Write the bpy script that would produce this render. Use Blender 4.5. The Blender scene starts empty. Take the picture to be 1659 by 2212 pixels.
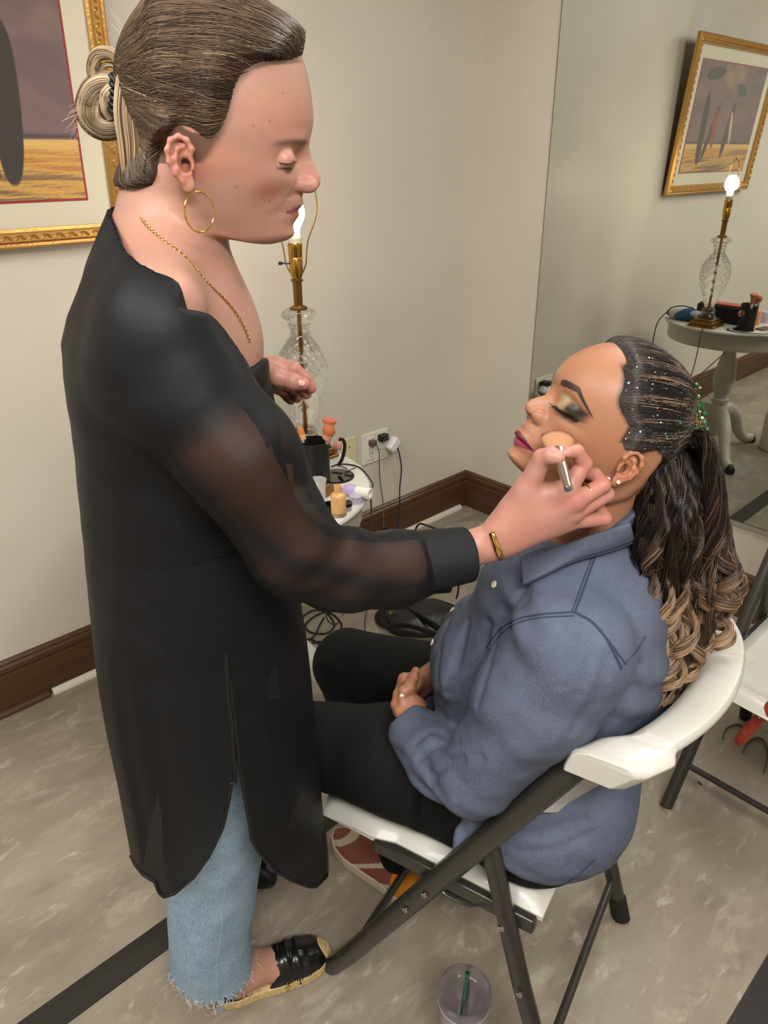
import bpy, math, random
import numpy as np
from mathutils import Matrix, Vector, Euler
random.seed(7); rng = np.random.default_rng(7)
scene = bpy.context.scene
# ------------------------------------------------------------------ camera
W_, H_ = 1659, 2212
FPX = 1565.0
CAM = np.array([2.1004, -2.5011, 1.55])
YAW, PITCH, ROLL = math.radians(47.035), math.radians(26.197), math.radians(-.4836)
fw = np.array([-math.sin(YAW)*math.cos(PITCH), math.cos(YAW)*math.cos(PITCH), -math.sin(PITCH)])
rt = np.cross(fw, [0, 0, 1.]); rt /= np.linalg.norm(rt); upv = np.cross(rt, fw)
c_, s_ = math.cos(ROLL), math.sin(ROLL)
RM = np.array([c_*rt+s_*upv, -s_*rt+c_*upv, fw])
cam = bpy.data.cameras.new('camera'); camo = bpy.data.objects.new('camera', cam)
scene.collection.objects.link(camo); scene.camera = camo
mw = Matrix.Identity(4)
for i in range(3):
    mw[i][0] = RM[0][i]; mw[i][1] = RM[1][i]; mw[i][2] = -RM[2][i]; mw[i][3] = CAM[i]
camo.matrix_world = mw
cam.sensor_fit = 'VERTICAL'; cam.sensor_height = 24.0; cam.lens = 24.0*FPX/H_
cam.clip_start = .02
# ------------------------------------------------------------------ light and exposure
scene.view_settings.view_transform = 'Standard'; scene.view_settings.look = 'None'
scene.view_settings.gamma = 1; scene.view_settings.use_curve_mapping = False
scene.view_settings.exposure = 0.48
world = bpy.data.worlds.new('world'); scene.world = world; world.use_nodes = True
world.node_tree.nodes['Background'].inputs[0].default_value = (1, .975, .94, 1)
world.node_tree.nodes['Background'].inputs[1].default_value = .3
def area(name, loc, tgt, size, power, col, sy=None):
    l = bpy.data.lights.new(name, 'AREA'); l.energy = power; l.color = col; l.size = size
    if sy: l.shape = 'RECTANGLE'; l.size_y = sy
    o = bpy.data.objects.new(name, l); scene.collection.objects.link(o); o.location = loc
    d = Vector(tgt)-Vector(loc); o.rotation_euler = d.to_track_quat('-Z', 'Y').to_euler(); return o
area('ceiling_panel_light', (2.9, -2.7, 2.66), (2.55, -2.3, 0), 1.2, 60, (1, .985, .955), .6)
area('ceiling_panel_light', (1.5, -3.3, 2.66), (1.5, -3.2, 0), 1.2, 30, (1, .985, .955), .6)
area('ceiling_panel_light', (1.7, -.9, 2.66), (1.7, -.9, 0), 1.0, 16, (1, .985, .955), .6)
LAMP = np.array([.478, -1.300])
pl = bpy.data.lights.new('bulb_light', 'POINT'); pl.energy = 72; pl.color = (1, .88, .72); pl.shadow_soft_size = .03
plo = bpy.data.objects.new('bulb_light', pl); scene.collection.objects.link(plo); plo.location = (LAMP[0], LAMP[1], 1.415)
scene.cycles.max_bounces = 8; scene.cycles.transparent_max_bounces = 12
scene.cycles.caustics_reflective = False; scene.cycles.caustics_refractive = False
scene.cycles.sample_clamp_indirect = 4.0
# ------------------------------------------------------------------ helpers
CA, SA = math.cos(YAW), math.sin(YAW)
RH = np.array([CA, SA, 0.]); FH = np.array([-SA, CA, 0.]); UZ = np.array([0, 0, 1.])
O0 = np.array([CAM[0], CAM[1], 0.])
M3 = np.stack([RH, FH, UZ])            # local(a,b,z) -> world rows
def wd(l):
    l = np.asarray(l, float); return O0 + l @ M3
def loc_(w): return (np.asarray(w, float)-O0) @ M3.T
def ray(px, py):
    return np.array([(px-W_/2)/FPX, -(py-H_/2)/FPX, 1.0]) @ RM
def G(px, py, b):
    """point of the room that stands at distance b in front of the camera position (local a,b,z)"""
    d = ray(px, py); t = b/(d @ FH); p = d*t; return np.array([p @ RH, b, p[2]+CAM[2]])
def GW(px, py, b): return wd(G(px, py, b))
def onz(px, py, z=0.):
    d = ray(px, py); return CAM + d*((z-CAM[2])/d[2])
def pj(w):
    q = (np.asarray(w)-CAM) @ RM.T
    return np.stack([W_/2+FPX*q[..., 0]/q[..., 2], H_/2-FPX*q[..., 1]/q[..., 2]], -1)
def lin(c):
    c = np.array(c, float)/255.; return tuple(np.where(c <= .04045, c/12.92, ((c+.055)/1.055)**2.4))
def tag(o, label, cat, group=None):
    o['label'] = label; o['category'] = cat
    if group: o['group'] = group
    return o
def meshdata(name, V, F, mats=(), smooth=True, cols=None, fm=None):
    me = bpy.data.meshes.new(name)
    V = np.asarray(V, np.float32)
    if isinstance(F, np.ndarray):
        n, k = F.shape
        me.vertices.add(len(V)); me.vertices.foreach_set('co', V.ravel())
        me.loops.add(n*k); me.loops.foreach_set('vertex_index', F.astype(np.int32).ravel())
        me.polygons.add(n); me.polygons.foreach_set('loop_start', np.arange(0, n*k, k, dtype=np.int32))
        me.polygons.foreach_set('loop_total', np.full(n, k, np.int32))
    else:
        me.from_pydata([tuple(map(float, v)) for v in V], [], [tuple(map(int, f)) for f in F])
    me.update(calc_edges=True)
    if smooth: me.polygons.foreach_set('use_smooth', np.ones(len(me.polygons), bool))
    for m in mats: me.materials.append(m)
    if fm is not None: me.polygons.foreach_set('material_index', np.asarray(fm, np.int32))
    if cols is not None:
        a = me.color_attributes.new('col', 'FLOAT_COLOR', 'POINT')
        cc = np.ones((len(V), 4), np.float32); cc[:, :3] = cols[:, :3]
        if cols.shape[1] == 4: cc[:, 3] = cols[:, 3]
        a.data.foreach_set('color', cc.ravel())
    me.validate(); return me
def ob(name, me, parent=None):
    """mesh in world coordinates -> object; under a parent the coordinates become the parent's"""
    o = bpy.data.objects.new(name, me); scene.collection.objects.link(o)
    if parent is not None:
        o.parent = parent; o.matrix_parent_inverse = parent_mw[parent.name].inverted()
    return o
parent_mw = {}
def empty(name, loc, label=None, cat=None, group=None, rz=0, parent=None):
    o = bpy.data.objects.new(name, None); scene.collection.objects.link(o)
    o.location = loc; o.rotation_euler = (0, 0, rz); o.empty_display_size = .05
    parent_mw[o.name] = Matrix.Translation(Vector(loc)) @ Matrix.Rotation(rz, 4, 'Z')
    if label: tag(o, label, cat, group)
    return o
def reg(o):      # a mesh in world coordinates that will have children
    parent_mw[o.name] = Matrix.Identity(4); return o
class MB:
    def __init__(s): s.V = []; s.F = []; s.M = []; s.n = 0
    def add(s, V, F, m=0):
        s.V.append(np.asarray(V, float)); s.F += [tuple(i+s.n for i in f) for f in F]; s.M += [m]*len(F); s.n += len(V); return s
    def box(s, lo, hi, m=0, R=None, o=(0, 0, 0)):
        x0, y0, z0 = lo; x1, y1, z1 = hi
        V = np.array([(x, y, z) for x in (x0, x1) for y in (y0, y1) for z in (z0, z1)], float)
        if R is not None: V = V @ np.asarray(R).T
        V = V+np.asarray(o)
        return s.add(V, [(0, 1, 3, 2), (4, 6, 7, 5), (0, 4, 5, 1), (2, 3, 7, 6), (0, 2, 6, 4), (1, 5, 7, 3)], m)
    def tube(s, P, r, n=10, m=0, cap=True, flat=None, closed=False):
        P = np.asarray(P, float); k = len(P); r = np.broadcast_to(np.asarray(r, float), (k,))
        T = np.gradient(P, axis=0) if not closed else np.roll(P, -1, 0)-np.roll(P, 1, 0)
        T /= np.linalg.norm(T, axis=1)[:, None]+1e-12
        u = np.cross(T[0], [0, 0, 1.]);
        if np.linalg.norm(u) < .1: u = np.cross(T[0], [1., 0, 0])
        if flat is not None: u = np.asarray(flat[0], float)
        u /= np.linalg.norm(u); V = []
        a = np.arange(n)*2*np.pi/n
        for i in range(k):
            u = u-T[i]*(u @ T[i]); u /= np.linalg.norm(u); v = np.cross(T[i], u)
            fx = flat[1] if flat is not None else 1.
            V.append(P[i]+r[i]*(np.cos(a)[:, None]*u*1.+np.sin(a)[:, None]*v*fx))
        V = np.concatenate(V); F = []
        for i in range(k if closed else k-1):
            for j in range(n):
                i2 = (i+1) % k
                F.append((i*n+j, i*n+(j+1) % n, i2*n+(j+1) % n, i2*n+j))
        if cap and not closed: F += [tuple(range(n))[::-1], tuple((k-1)*n+j for j in range(n))]
        return s.add(V, F, m)
    def lathe(s, prof, c=(0, 0, 0), n=48, m=0, axis=None, fn=None, cap=True):
        prof = np.asarray(prof, float); k = len(prof); a = np.arange(n)*2*np.pi/n
        V = np.zeros((k, n, 3))
        rr = prof[:, 0][:, None]*np.ones(n)
        if fn is not None: rr = fn(rr, prof[:, 1][:, None]*np.ones(n), a[None]*np.ones((k, 1)))
        V[..., 0] = rr*np.cos(a); V[..., 1] = rr*np.sin(a); V[..., 2] = prof[:, 1][:, None]
        V = V.reshape(-1, 3)
        if axis is not None:
            q = Vector((0, 0, 1)).rotation_difference(Vector(axis)).to_matrix(); V = V @ np.array(q).T
        V = V+np.asarray(c)
        F = [(i*n+j, i*n+(j+1) % n, (i+1)*n+(j+1) % n, (i+1)*n+j) for i in range(k-1) for j in range(n)]
        if cap:
            if prof[0][0] > 1e-6: F.append(tuple(range(n))[::-1])
            if prof[-1][0] > 1e-6: F.append(tuple((k-1)*n+j for j in range(n)))
        return s.add(V, F, m)
    def build(s, name, mats, parent=None, smooth=True, bevel=0, auto=True, seg=2):
        if not isinstance(mats, (list, tuple)): mats = [mats]
        me = meshdata(name, np.concatenate(s.V), s.F, mats, smooth, fm=s.M)
        o = ob(name, me, parent)
        if bevel:
            b = o.modifiers.new('b', 'BEVEL'); b.width = bevel; b.segments = seg; b.limit_method = 'ANGLE'; b.angle_limit = .6
        if smooth and auto:
            me.attributes.get('sharp_edge') or me.set_sharp_from_angle(angle=math.radians(42))
        return o
def spline(P, n):
    """Catmull-Rom through P"""
    P = np.asarray(P, float); k = len(P)
    Q = np.vstack([2*P[0]-P[1], P, 2*P[-1]-P[-2]]); t = np.linspace(0, k-1-1e-9, n); i = t.astype(int); f = (t-i)[:, None]
    p0, p1, p2, p3 = Q[i], Q[i+1], Q[i+2], Q[i+3]
    return .5*((2*p1)+(-p0+p2)*f+(2*p0-5*p1+4*p2-p3)*f**2+(-p0+3*p1-3*p2+p3)*f**3)
# materials
def mat(name, col=(128, 128, 128), rough=.5, metal=0., spec=.5, emit=None, es=0, trans=0, alpha=1., ior=1.45, attr=False, bump=None, noise=None, sheen=0, coat=0, sss=0, srgb=True):
    m = bpy.data.materials.new(name); m.use_nodes = True; nt = m.node_tree; b = nt.nodes['Principled BSDF']
    c = lin(col) if srgb else col
    b.inputs['Base Color'].default_value = (*c, 1); b.inputs['Roughness'].default_value = rough
    b.inputs['Metallic'].default_value = metal; b.inputs['Specular IOR Level'].default_value = spec
    b.inputs['Transmission Weight'].default_value = trans; b.inputs['Alpha'].default_value = alpha; b.inputs['IOR'].default_value = ior
    b.inputs['Sheen Weight'].default_value = sheen; b.inputs['Coat Weight'].default_value = coat
    if sss:
        b.inputs['Subsurface Weight'].default_value = sss; b.inputs['Subsurface Radius'].default_value = (1, .35, .18); b.inputs['Subsurface Scale'].default_value = .008
    if emit: b.inputs['Emission Color'].default_value = (*emit, 1); b.inputs['Emission Strength'].default_value = es
    base = None
    if attr:
        a = nt.nodes.new('ShaderNodeAttribute'); a.attribute_name = 'col'; base = a.outputs['Color']
        nt.links.new(base, b.inputs['Base Color'])
    tc = nt.nodes.new('ShaderNodeTexCoord')
    if noise:   # (scale, stretch(3), col2, lo, hi, detail)
        sc, st, c2, lo, hi = noise[:5]
        mp = nt.nodes.new('ShaderNodeMapping'); mp.inputs['Scale'].default_value = st
        nt.links.new(tc.outputs['Object'], mp.inputs[0])
        n = nt.nodes.new('ShaderNodeTexNoise'); n.inputs['Scale'].default_value = sc; n.inputs['Detail'].default_value = 6
        nt.links.new(mp.outputs[0], n.inputs['Vector'])
        r = nt.nodes.new('ShaderNodeMapRange'); r.inputs['From Min'].default_value = lo; r.inputs['From Max'].default_value = hi
        nt.links.new(n.outputs['Fac'], r.inputs['Value'])
        mx = nt.nodes.new('ShaderNodeMix'); mx.data_type = 'RGBA'
        nt.links.new(r.outputs[0], mx.inputs[0])
        mx.inputs[6].default_value = (*c, 1); mx.inputs[7].default_value = (*lin(c2), 1)
        if base: nt.links.new(base, mx.inputs[6])
        nt.links.new(mx.outputs[2], b.inputs['Base Color'])
    if bump:   # (scale, strength, distance)
        n = nt.nodes.new('ShaderNodeTexNoise'); n.inputs['Scale'].default_value = bump[0]; n.inputs['Detail'].default_value = 4
        nt.links.new(tc.outputs['Object'], n.inputs['Vector'])
        bp = nt.nodes.new('ShaderNodeBump'); bp.inputs['Strength'].default_value = bump[1]; bp.inputs['Distance'].default_value = bump[2]
        nt.links.new(n.outputs['Fac'], bp.inputs['Height']); nt.links.new(bp.outputs[0], b.inputs['Normal'])
    return m
# implicit surfaces --------------------------------------------------------
def smin(a, b, k):
    h = np.maximum(k-np.abs(a-b), 0)/k; return np.minimum(a, b)-h*h*k*.25
def smax(a, b, k): return -smin(-a, -b, k)
def cap(P, a, b, ra, rb):
    a = np.asarray(a, float); b = np.asarray(b, float); ba = b-a
    h = np.clip(((P-a) @ ba)/(ba @ ba), 0, 1)
    return np.sqrt((((P-a)-h[:, None]*ba)**2).sum(1))-(ra+(rb-ra)*h)
def ell(P, c, r, R=None):
    q = P-np.asarray(c, float)
    if R is not None: q = q @ np.asarray(R).T
    r = np.asarray(r, float); k0 = np.sqrt(((q/r)**2).sum(1)); k1 = np.sqrt(((q/r**2)**2).sum(1))+1e-9
    return k0*(k0-1)/k1
def chain(P, pts, rad, k=.004):
    d = None
    for i in range(len(pts)-1):
        e = cap(P, pts[i], pts[i+1], rad[i], rad[i+1]); d = e if d is None else smin(d, e, k)
    return d
def nets(f, lo, hi, h, margin=1.6, newton=2):
    lo = np.asarray(lo, float); hi = np.asarray(hi, float); B = 8
    nb = np.ceil((hi-lo)/(h*B)).astype(int); n = nb*B+1
    g = [lo[i]+h*B*(np.arange(nb[i])+.5) for i in range(3)]
    Cc = np.stack(np.meshgrid(*g, indexing='ij'), -1).reshape(-1, 3)
    v = f(Cc); keep = np.abs(v) < h*B*.87*margin
    F = np.repeat(np.repeat(np.repeat(v.reshape(nb), B, 0), B, 1), B, 2)
    F = np.pad(F, ((0, 1),)*3, mode='edge').astype(np.float32)
    idx = np.argwhere(keep.reshape(nb)); off = np.stack(np.meshgrid(*[np.arange(B+1)]*3, indexing='ij'), -1).reshape(-1, 3)
    for s in range(0, len(idx), 400):
        I = (idx[s:s+400, None, :]*B+off[None]).reshape(-1, 3)
        F[I[:, 0], I[:, 1], I[:, 2]] = f(lo+I*h)
    S = F < 0
    c = np.zeros(tuple(n-1), np.int8)
    for dx in (0, 1):
        for dy in (0, 1):
            for dz in (0, 1): c += S[dx:n[0]-1+dx, dy:n[1]-1+dy, dz:n[2]-1+dz]
    act = (c > 0) & (c < 8); A = np.argwhere(act); id_ = -np.ones(act.shape, np.int32); id_[act] = np.arange(len(A))
    acc = np.zeros((len(A), 3)); cnt = np.zeros(len(A))
    for ax in range(3):
        o1, o2 = [i for i in range(3) if i != ax]
        for u in (0, 1):
            for w in (0, 1):
                p = A.copy(); p[:, o1] += u; p[:, o2] += w; q = p.copy(); q[:, ax] += 1
                fa = F[p[:, 0], p[:, 1], p[:, 2]]; fb = F[q[:, 0], q[:, 1], q[:, 2]]; m = (fa < 0) != (fb < 0)
                t = fa/(fa-fb+1e-20); pp = p.astype(float); pp[:, ax] += t
                acc[m] += pp[m]; cnt[m] += 1
    V = lo+acc/cnt[:, None]*h; Q = []
    for ax in range(3):
        o1, o2 = [(1, 2), (2, 0), (0, 1)][ax]
        sl = [slice(None)]*3; sl2 = list(sl); sl[ax] = slice(0, -1); sl2[ax] = slice(1, None)
        a = S[tuple(sl)]; b = S[tuple(sl2)]; E = np.argwhere(a != b)
        E = E[(E[:, o1] > 0) & (E[:, o2] > 0) & (E[:, o1] < n[o1]-1) & (E[:, o2] < n[o2]-1)]
        fl = a[E[:, 0], E[:, 1], E[:, 2]]
        def cell(d1, d2):
            e = E.copy(); e[:, o1] += d1; e[:, o2] += d2; return id_[e[:, 0], e[:, 1], e[:, 2]]
        q = np.stack([cell(-1, -1), cell(0, -1), cell(0, 0), cell(-1, 0)], 1)
        q[~fl] = q[~fl][:, ::-1]; Q.append(q)
    Q = np.concatenate(Q); Q = Q[(Q >= 0).all(1)]
    for _ in range(newton):
        e = h*.5; f0 = f(V); gr = np.stack([f(V+np.eye(3)[i]*e)-f0 for i in range(3)], 1)/e
        st = f0[:, None]*gr/((gr**2).sum(1)[:, None]+1e-6); L = np.linalg.norm(st, axis=1)[:, None]
        V = V-st*np.minimum(1, h*.8/(L+1e-12))
    return V, Q
def joinmesh(parts):
    V = []; F = []; C = []; n = 0
    for p in parts:
        V.append(p[0]); F.append(p[1]+n); C.append(p[2]); n += len(p[0])
    return np.concatenate(V), np.concatenate(F), np.concatenate(C)
def raycast(f, px, py, t0=.4, t1=1.6, n=240):
    """where the view line through a picture point first meets the implicit surface f (local coordinates)"""
    px = np.atleast_1d(px).astype(float); py = np.atleast_1d(py).astype(float)
    D = np.stack([(px-W_/2)/FPX, -(py-H_/2)/FPX, np.ones_like(px)], 1) @ RM @ M3.T
    o = np.array([0, 0, CAM[2]]); ts = np.linspace(t0, t1, n); hit = np.full(len(px), np.nan)
    prev = f(o+D*ts[0])
    for i in range(1, n):
        cur = f(o+D*ts[i]); m = np.isnan(hit) & (cur < 0) & (prev >= 0)
        hit[m] = (ts[i-1]+(ts[i]-ts[i-1])*prev[m]/(prev[m]-cur[m]+1e-12)); prev = cur
    return o+D*hit[:, None]
def strands(paths, rad, cols, sides=3):
    """many thin tubes at once; paths (N,M,3), rad (M,) or (N,M), cols (N,3) -> V,F,C"""
    N, M, _ = paths.shape
    T = np.gradient(paths, axis=1); T /= np.linalg.norm(T, axis=2, keepdims=True)+1e-12
    ref = np.array([.31, .22, .92]); u = np.cross(T, ref); u /= np.linalg.norm(u, axis=2, keepdims=True)+1e-9; v = np.cross(T, u)
    rad = np.broadcast_to(rad, (N, M)); a = np.arange(sides)*2*np.pi/sides
    V = paths[:, :, None]+rad[:, :, None, None]*(np.cos(a)[:, None]*u[:, :, None]+np.sin(a)[:, None]*v[:, :, None])
    V = V.reshape(-1, 3)
    i = np.arange(N)[:, None, None]; j = np.arange(M-1)[None, :, None]; k = np.arange(sides)[None, None]; k2 = (k+1) % sides
    b0 = (i*M+j)*sides; b1 = (i*M+j+1)*sides
    F = np.stack([b0+k, b0+k2, b1+k2, b1+k], -1).reshape(-1, 4)
    if cols.ndim == 2: cols = np.repeat(cols[:, None], M, 1)
    C = np.repeat(cols.reshape(-1, cols.shape[-1]), sides, 0)
    return V, F, C
# ------------------------------------------------------------------ materials of the place
m_wall = mat('wall_paint', (208, 200, 185), .42, noise=(2.2, (1, 1, 1), (201, 193, 178), .35, .7), bump=(180, .06, .002))
m_ceil = mat('ceiling_paint', (225, 220, 208), .8)
m_base = mat('brown_stained_wood', (86, 56, 36), .38, noise=(9, (1, .15, 6), (66, 42, 27), .3, .75))
m_trimw = mat('quarter_round_paint', (206, 200, 184), .5)
m_floor = mat('vinyl_floor', (150, 140, 124), .42, bump=(60, .05, .002))
def floor_nodes():
    nt = m_floor.node_tree; b = nt.nodes['Principled BSDF']; tc = nt.nodes.new('ShaderNodeTexCoord')
    mp = nt.nodes.new('ShaderNodeMapping'); mp.inputs['Scale'].default_value = (1.0, .42, 1); mp.inputs['Rotation'].default_value = (0, 0, .25)
    nt.links.new(tc.outputs['Object'], mp.inputs[0])
    def nz(scale, det, lo, hi, rough=.6, dist=0):
        n = nt.nodes.new('ShaderNodeTexNoise'); n.inputs['Scale'].default_value = scale; n.inputs['Detail'].default_value = det
        n.inputs['Roughness'].default_value = rough; n.inputs['Distortion'].default_value = dist
        nt.links.new(mp.outputs[0], n.inputs['Vector']); r = nt.nodes.new('ShaderNodeMapRange')
        r.inputs['From Min'].default_value = lo; r.inputs['From Max'].default_value = hi; nt.links.new(n.outputs['Fac'], r.inputs['Value']); return r.outputs[0]
    def mix(f, a, c2, amt=1.):
        m = nt.nodes.new('ShaderNodeMix'); m.data_type = 'RGBA'
        if amt != 1.:
            k = nt.nodes.new('ShaderNodeMath'); k.operation = 'MULTIPLY'; k.inputs[1].default_value = amt; nt.links.new(f, k.inputs[0]); f = k.outputs[0]
        nt.links.new(f, m.inputs[0])
        if isinstance(a, tuple): m.inputs[6].default_value = (*lin(a), 1)
        else: nt.links.new(a, m.inputs[6])
        m.inputs[7].default_value = (*lin(c2), 1); return m.outputs[2]
    o = mix(nz(4.5, 5, .35, .68), (128, 117, 101), (152, 142, 125))
    o = mix(nz(16, 6, .52, .72, .7, .6), o, (186, 177, 160), .5)
    o = mix(nz(26, 4, .60, .70, .6, .8), o, (204, 197, 182), .38)
    o = mix(nz(11, 4, .60, .74), o, (112, 102, 88), .5)
    nt.links.new(o, b.inputs['Base Color'])
floor_nodes()
m_tape = mat('black_rubber_strip', (43, 38, 35), .55, noise=(30, (1, .05, 1), (36, 31, 29), .4, .6))
m_mirror = mat('mirror_silvering', (.70, .725, .68), .012, 1., srgb=False)
m_mirror_edge = mat('mirror_edge', (96, 88, 74), .3)
m_white = mat('white_plastic', (192, 188, 178), .32, coat=.2, bump=(300, .05, .001))
m_tablew = mat('white_painted_wood', (212, 208, 196), .4, coat=.15)
m_blackp = mat('black_plastic', (20, 20, 21), .42)
m_steel = mat('dark_painted_steel', (50, 47, 42), .34, metal=.15, coat=.25, bump=(500, .1, .0006))
m_rubber = mat('black_rubber', (24, 23, 22), .7)
m_chrome = mat('chrome', (200, 200, 198), .12, 1.)
m_brass = mat('brass', (196, 152, 74), .22, 1.)
m_brassd = mat('aged_brass', (140, 104, 52), .32, 1.)
m_gold = mat('gold_leaf', (200, 154, 88), .32, .85, bump=(120, .3, .002))
m_goldj = mat('gold_jewellery', (235, 196, 112), .15, 1.)
m_silver = mat('brushed_silver', (186, 180, 172), .22, 1.)
m_cable = mat('black_cable', (26, 26, 27), .5)
def glass(name, col, ior=1.5, rough=0.):
    m = bpy.data.materials.new(name); m.use_nodes = True; nt = m.node_tree; nt.nodes.clear()
    g = nt.nodes.new('ShaderNodeBsdfGlass'); g.inputs['Color'].default_value = (*col, 1); g.inputs['IOR'].default_value = ior; g.inputs['Roughness'].default_value = rough
    t = nt.nodes.new('ShaderNodeBsdfTransparent'); t.inputs['Color'].default_value = (*col, 1)
    mx = nt.nodes.new('ShaderNodeMixShader'); mx.inputs[0].default_value = .62
    o = nt.nodes.new('ShaderNodeOutputMaterial'); nt.links.new(t.outputs[0], mx.inputs[1]); nt.links.new(g.outputs[0], mx.inputs[2]); nt.links.new(mx.outputs[0], o.inputs[0]); return m
def sheet(name, col, refl=.08, rough=.02, tr=(1, 1, 1), body=0., bcol=(1, 1, 1)):
    """thin clear plastic or glass sheet: mostly see-through, a little gloss, optional milky body"""
    m = bpy.data.materials.new(name); m.use_nodes = True; nt = m.node_tree; nt.nodes.clear()
    g = nt.nodes.new('ShaderNodeBsdfGlossy'); g.inputs['Roughness'].default_value = rough; g.inputs['Color'].default_value = (*col, 1)
    t = nt.nodes.new('ShaderNodeBsdfTransparent'); t.inputs['Color'].default_value = (*tr, 1)
    lw = nt.nodes.new('ShaderNodeLayerWeight'); lw.inputs['Blend'].default_value = .5
    pw = nt.nodes.new('ShaderNodeMath'); pw.operation = 'POWER'; pw.inputs[1].default_value = 5; nt.links.new(lw.outputs['Facing'], pw.inputs[0])
    ad = nt.nodes.new('ShaderNodeMath'); ad.operation = 'MULTIPLY_ADD'; ad.inputs[1].default_value = 1-refl; ad.inputs[2].default_value = refl; ad.use_clamp = True
    nt.links.new(pw.outputs[0], ad.inputs[0]); mx = nt.nodes.new('ShaderNodeMixShader'); nt.links.new(ad.outputs[0], mx.inputs[0])
    src = t.outputs[0]
    if body:
        df = nt.nodes.new('ShaderNodeBsdfDiffuse'); df.inputs['Color'].default_value = (*bcol, 1)
        m2 = nt.nodes.new('ShaderNodeMixShader'); m2.inputs[0].default_value = body
        nt.links.new(t.outputs[0], m2.inputs[1]); nt.links.new(df.outputs[0], m2.inputs[2]); src = m2.outputs[0]
    nt.links.new(src, mx.inputs[1]); nt.links.new(g.outputs[0], mx.inputs[2])
    o = nt.nodes.new('ShaderNodeOutputMaterial'); nt.links.new(mx.outputs[0], o.inputs[0]); return m
# ------------------------------------------------------------------ room shell
def struct(name, mb, mats, **k):
    o = mb.build(name, mats, **k); o['kind'] = 'structure'; return o
XR, YF, ZC = 4.6, -4.8, 2.7
struct('floor', MB().box((-.1, YF-.1, -.1), (XR+.1, .1, 0)), m_floor, smooth=False)
struct('ceiling', MB().box((-.1, YF-.1, ZC), (XR+.1, .1, ZC+.1)), m_ceil, smooth=False)
struct('wall_left', MB().box((-.1, YF-.1, 0), (0, .1, ZC)), m_wall, smooth=False)
struct('wall_back', MB().box((0, 0, 0), (XR, .1, ZC)), m_wall, smooth=False)
struct('wall_right', MB().box((XR, YF-.1, 0), (XR+.1, .1, ZC)), m_wall, smooth=False)
struct('wall_front', MB().box((0, YF-.1, 0), (XR, YF, ZC)), m_wall, smooth=False)
def baseboard(name, A, B, inw, m=None):
    prof = [(0, 0), (.017, 0), (.017, .128), (.0145, .134), (.0145, .140), (.019, .146), (.017, .158), (.011, .165), (.012, .171), (.005, .180), (0, .180)]
    A = np.array(A, float); B = np.array(B, float); inw = np.array(inw, float); V = []
    for P in (A, B):
        for d, z in prof: V.append(P+inw*d+np.array([0, 0, z]))
    n = len(prof); F = [(i, i+1, n+i+1, n+i) for i in range(n-1)]+[tuple(range(n)), tuple(range(n, 2*n))[::-1]]
    mb = MB().add(V, F); return struct(name, mb, m or m_base, smooth=False)
baseboard('baseboard_left', (0, YF, 0), (0, 0, 0), (1, 0, 0))
baseboard('baseboard_back', (XR, 0, 0), (0, 0, 0), (0, -1, 0))
baseboard('baseboard_right', (XR, 0, 0), (XR, YF, 0), (-1, 0, 0))
def quarter(name, y0, y1, m):
    a = np.linspace(0, np.pi/2, 7); pr = [(.017, 0)]+[(.017+.017*math.cos(t), .019*math.sin(t)) for t in a]; n = len(pr)
    V = [(x, y0, z) for x, z in pr]+[(x, y1, z) for x, z in pr]
    F = [(i, (i+1) % n, n+(i+1) % n, n+i) for i in range(n)]+[tuple(range(n))[::-1], tuple(range(n, 2*n))]
    return struct(name, MB().add(V, F), m, smooth=False)
quarter('trim_1', -2.03, -.055, m_trimw)
quarter('trim_2', -2.6, -2.04, m_base)
# rubber strips on the floor
for n, x0, x1, lab in (('floor_strip', .975, 1.043, 'narrow black rubber strip stuck across the grey floor, left of the seated woman'), ('floor_strip', 1.944, 2.30, 'broad black mat strip at the bottom right edge of the floor')):
    tag(MB().box((x0, YF+.05, 0.0002), (x1, -.02 if x0 < 1.5 else -1.0, .003)).build(n, m_tape, smooth=False), lab, 'floor strip')
# mirror leaning flat on the back wall
mir = empty('wall_mirror', (.336, 0, .366), 'large frameless mirror fixed to the wall right of the room corner', 'mirror')
MB().box((.336, -.006, .366), (2.75, -.0005, 2.30)).build('backing', m_mirror_edge, mir, smooth=False)
MB().box((.3395, -.0072, .3695), (2.7465, -.0061, 2.2965)).build('mirror_glass', m_mirror, mir, smooth=False)
MB().box((.36, -.010, .350), (2.72, -.0005, .3655)).build('bottom_channel', mat('mirror_channel', (170, 165, 152), .35, .4), mir, smooth=False)
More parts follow.
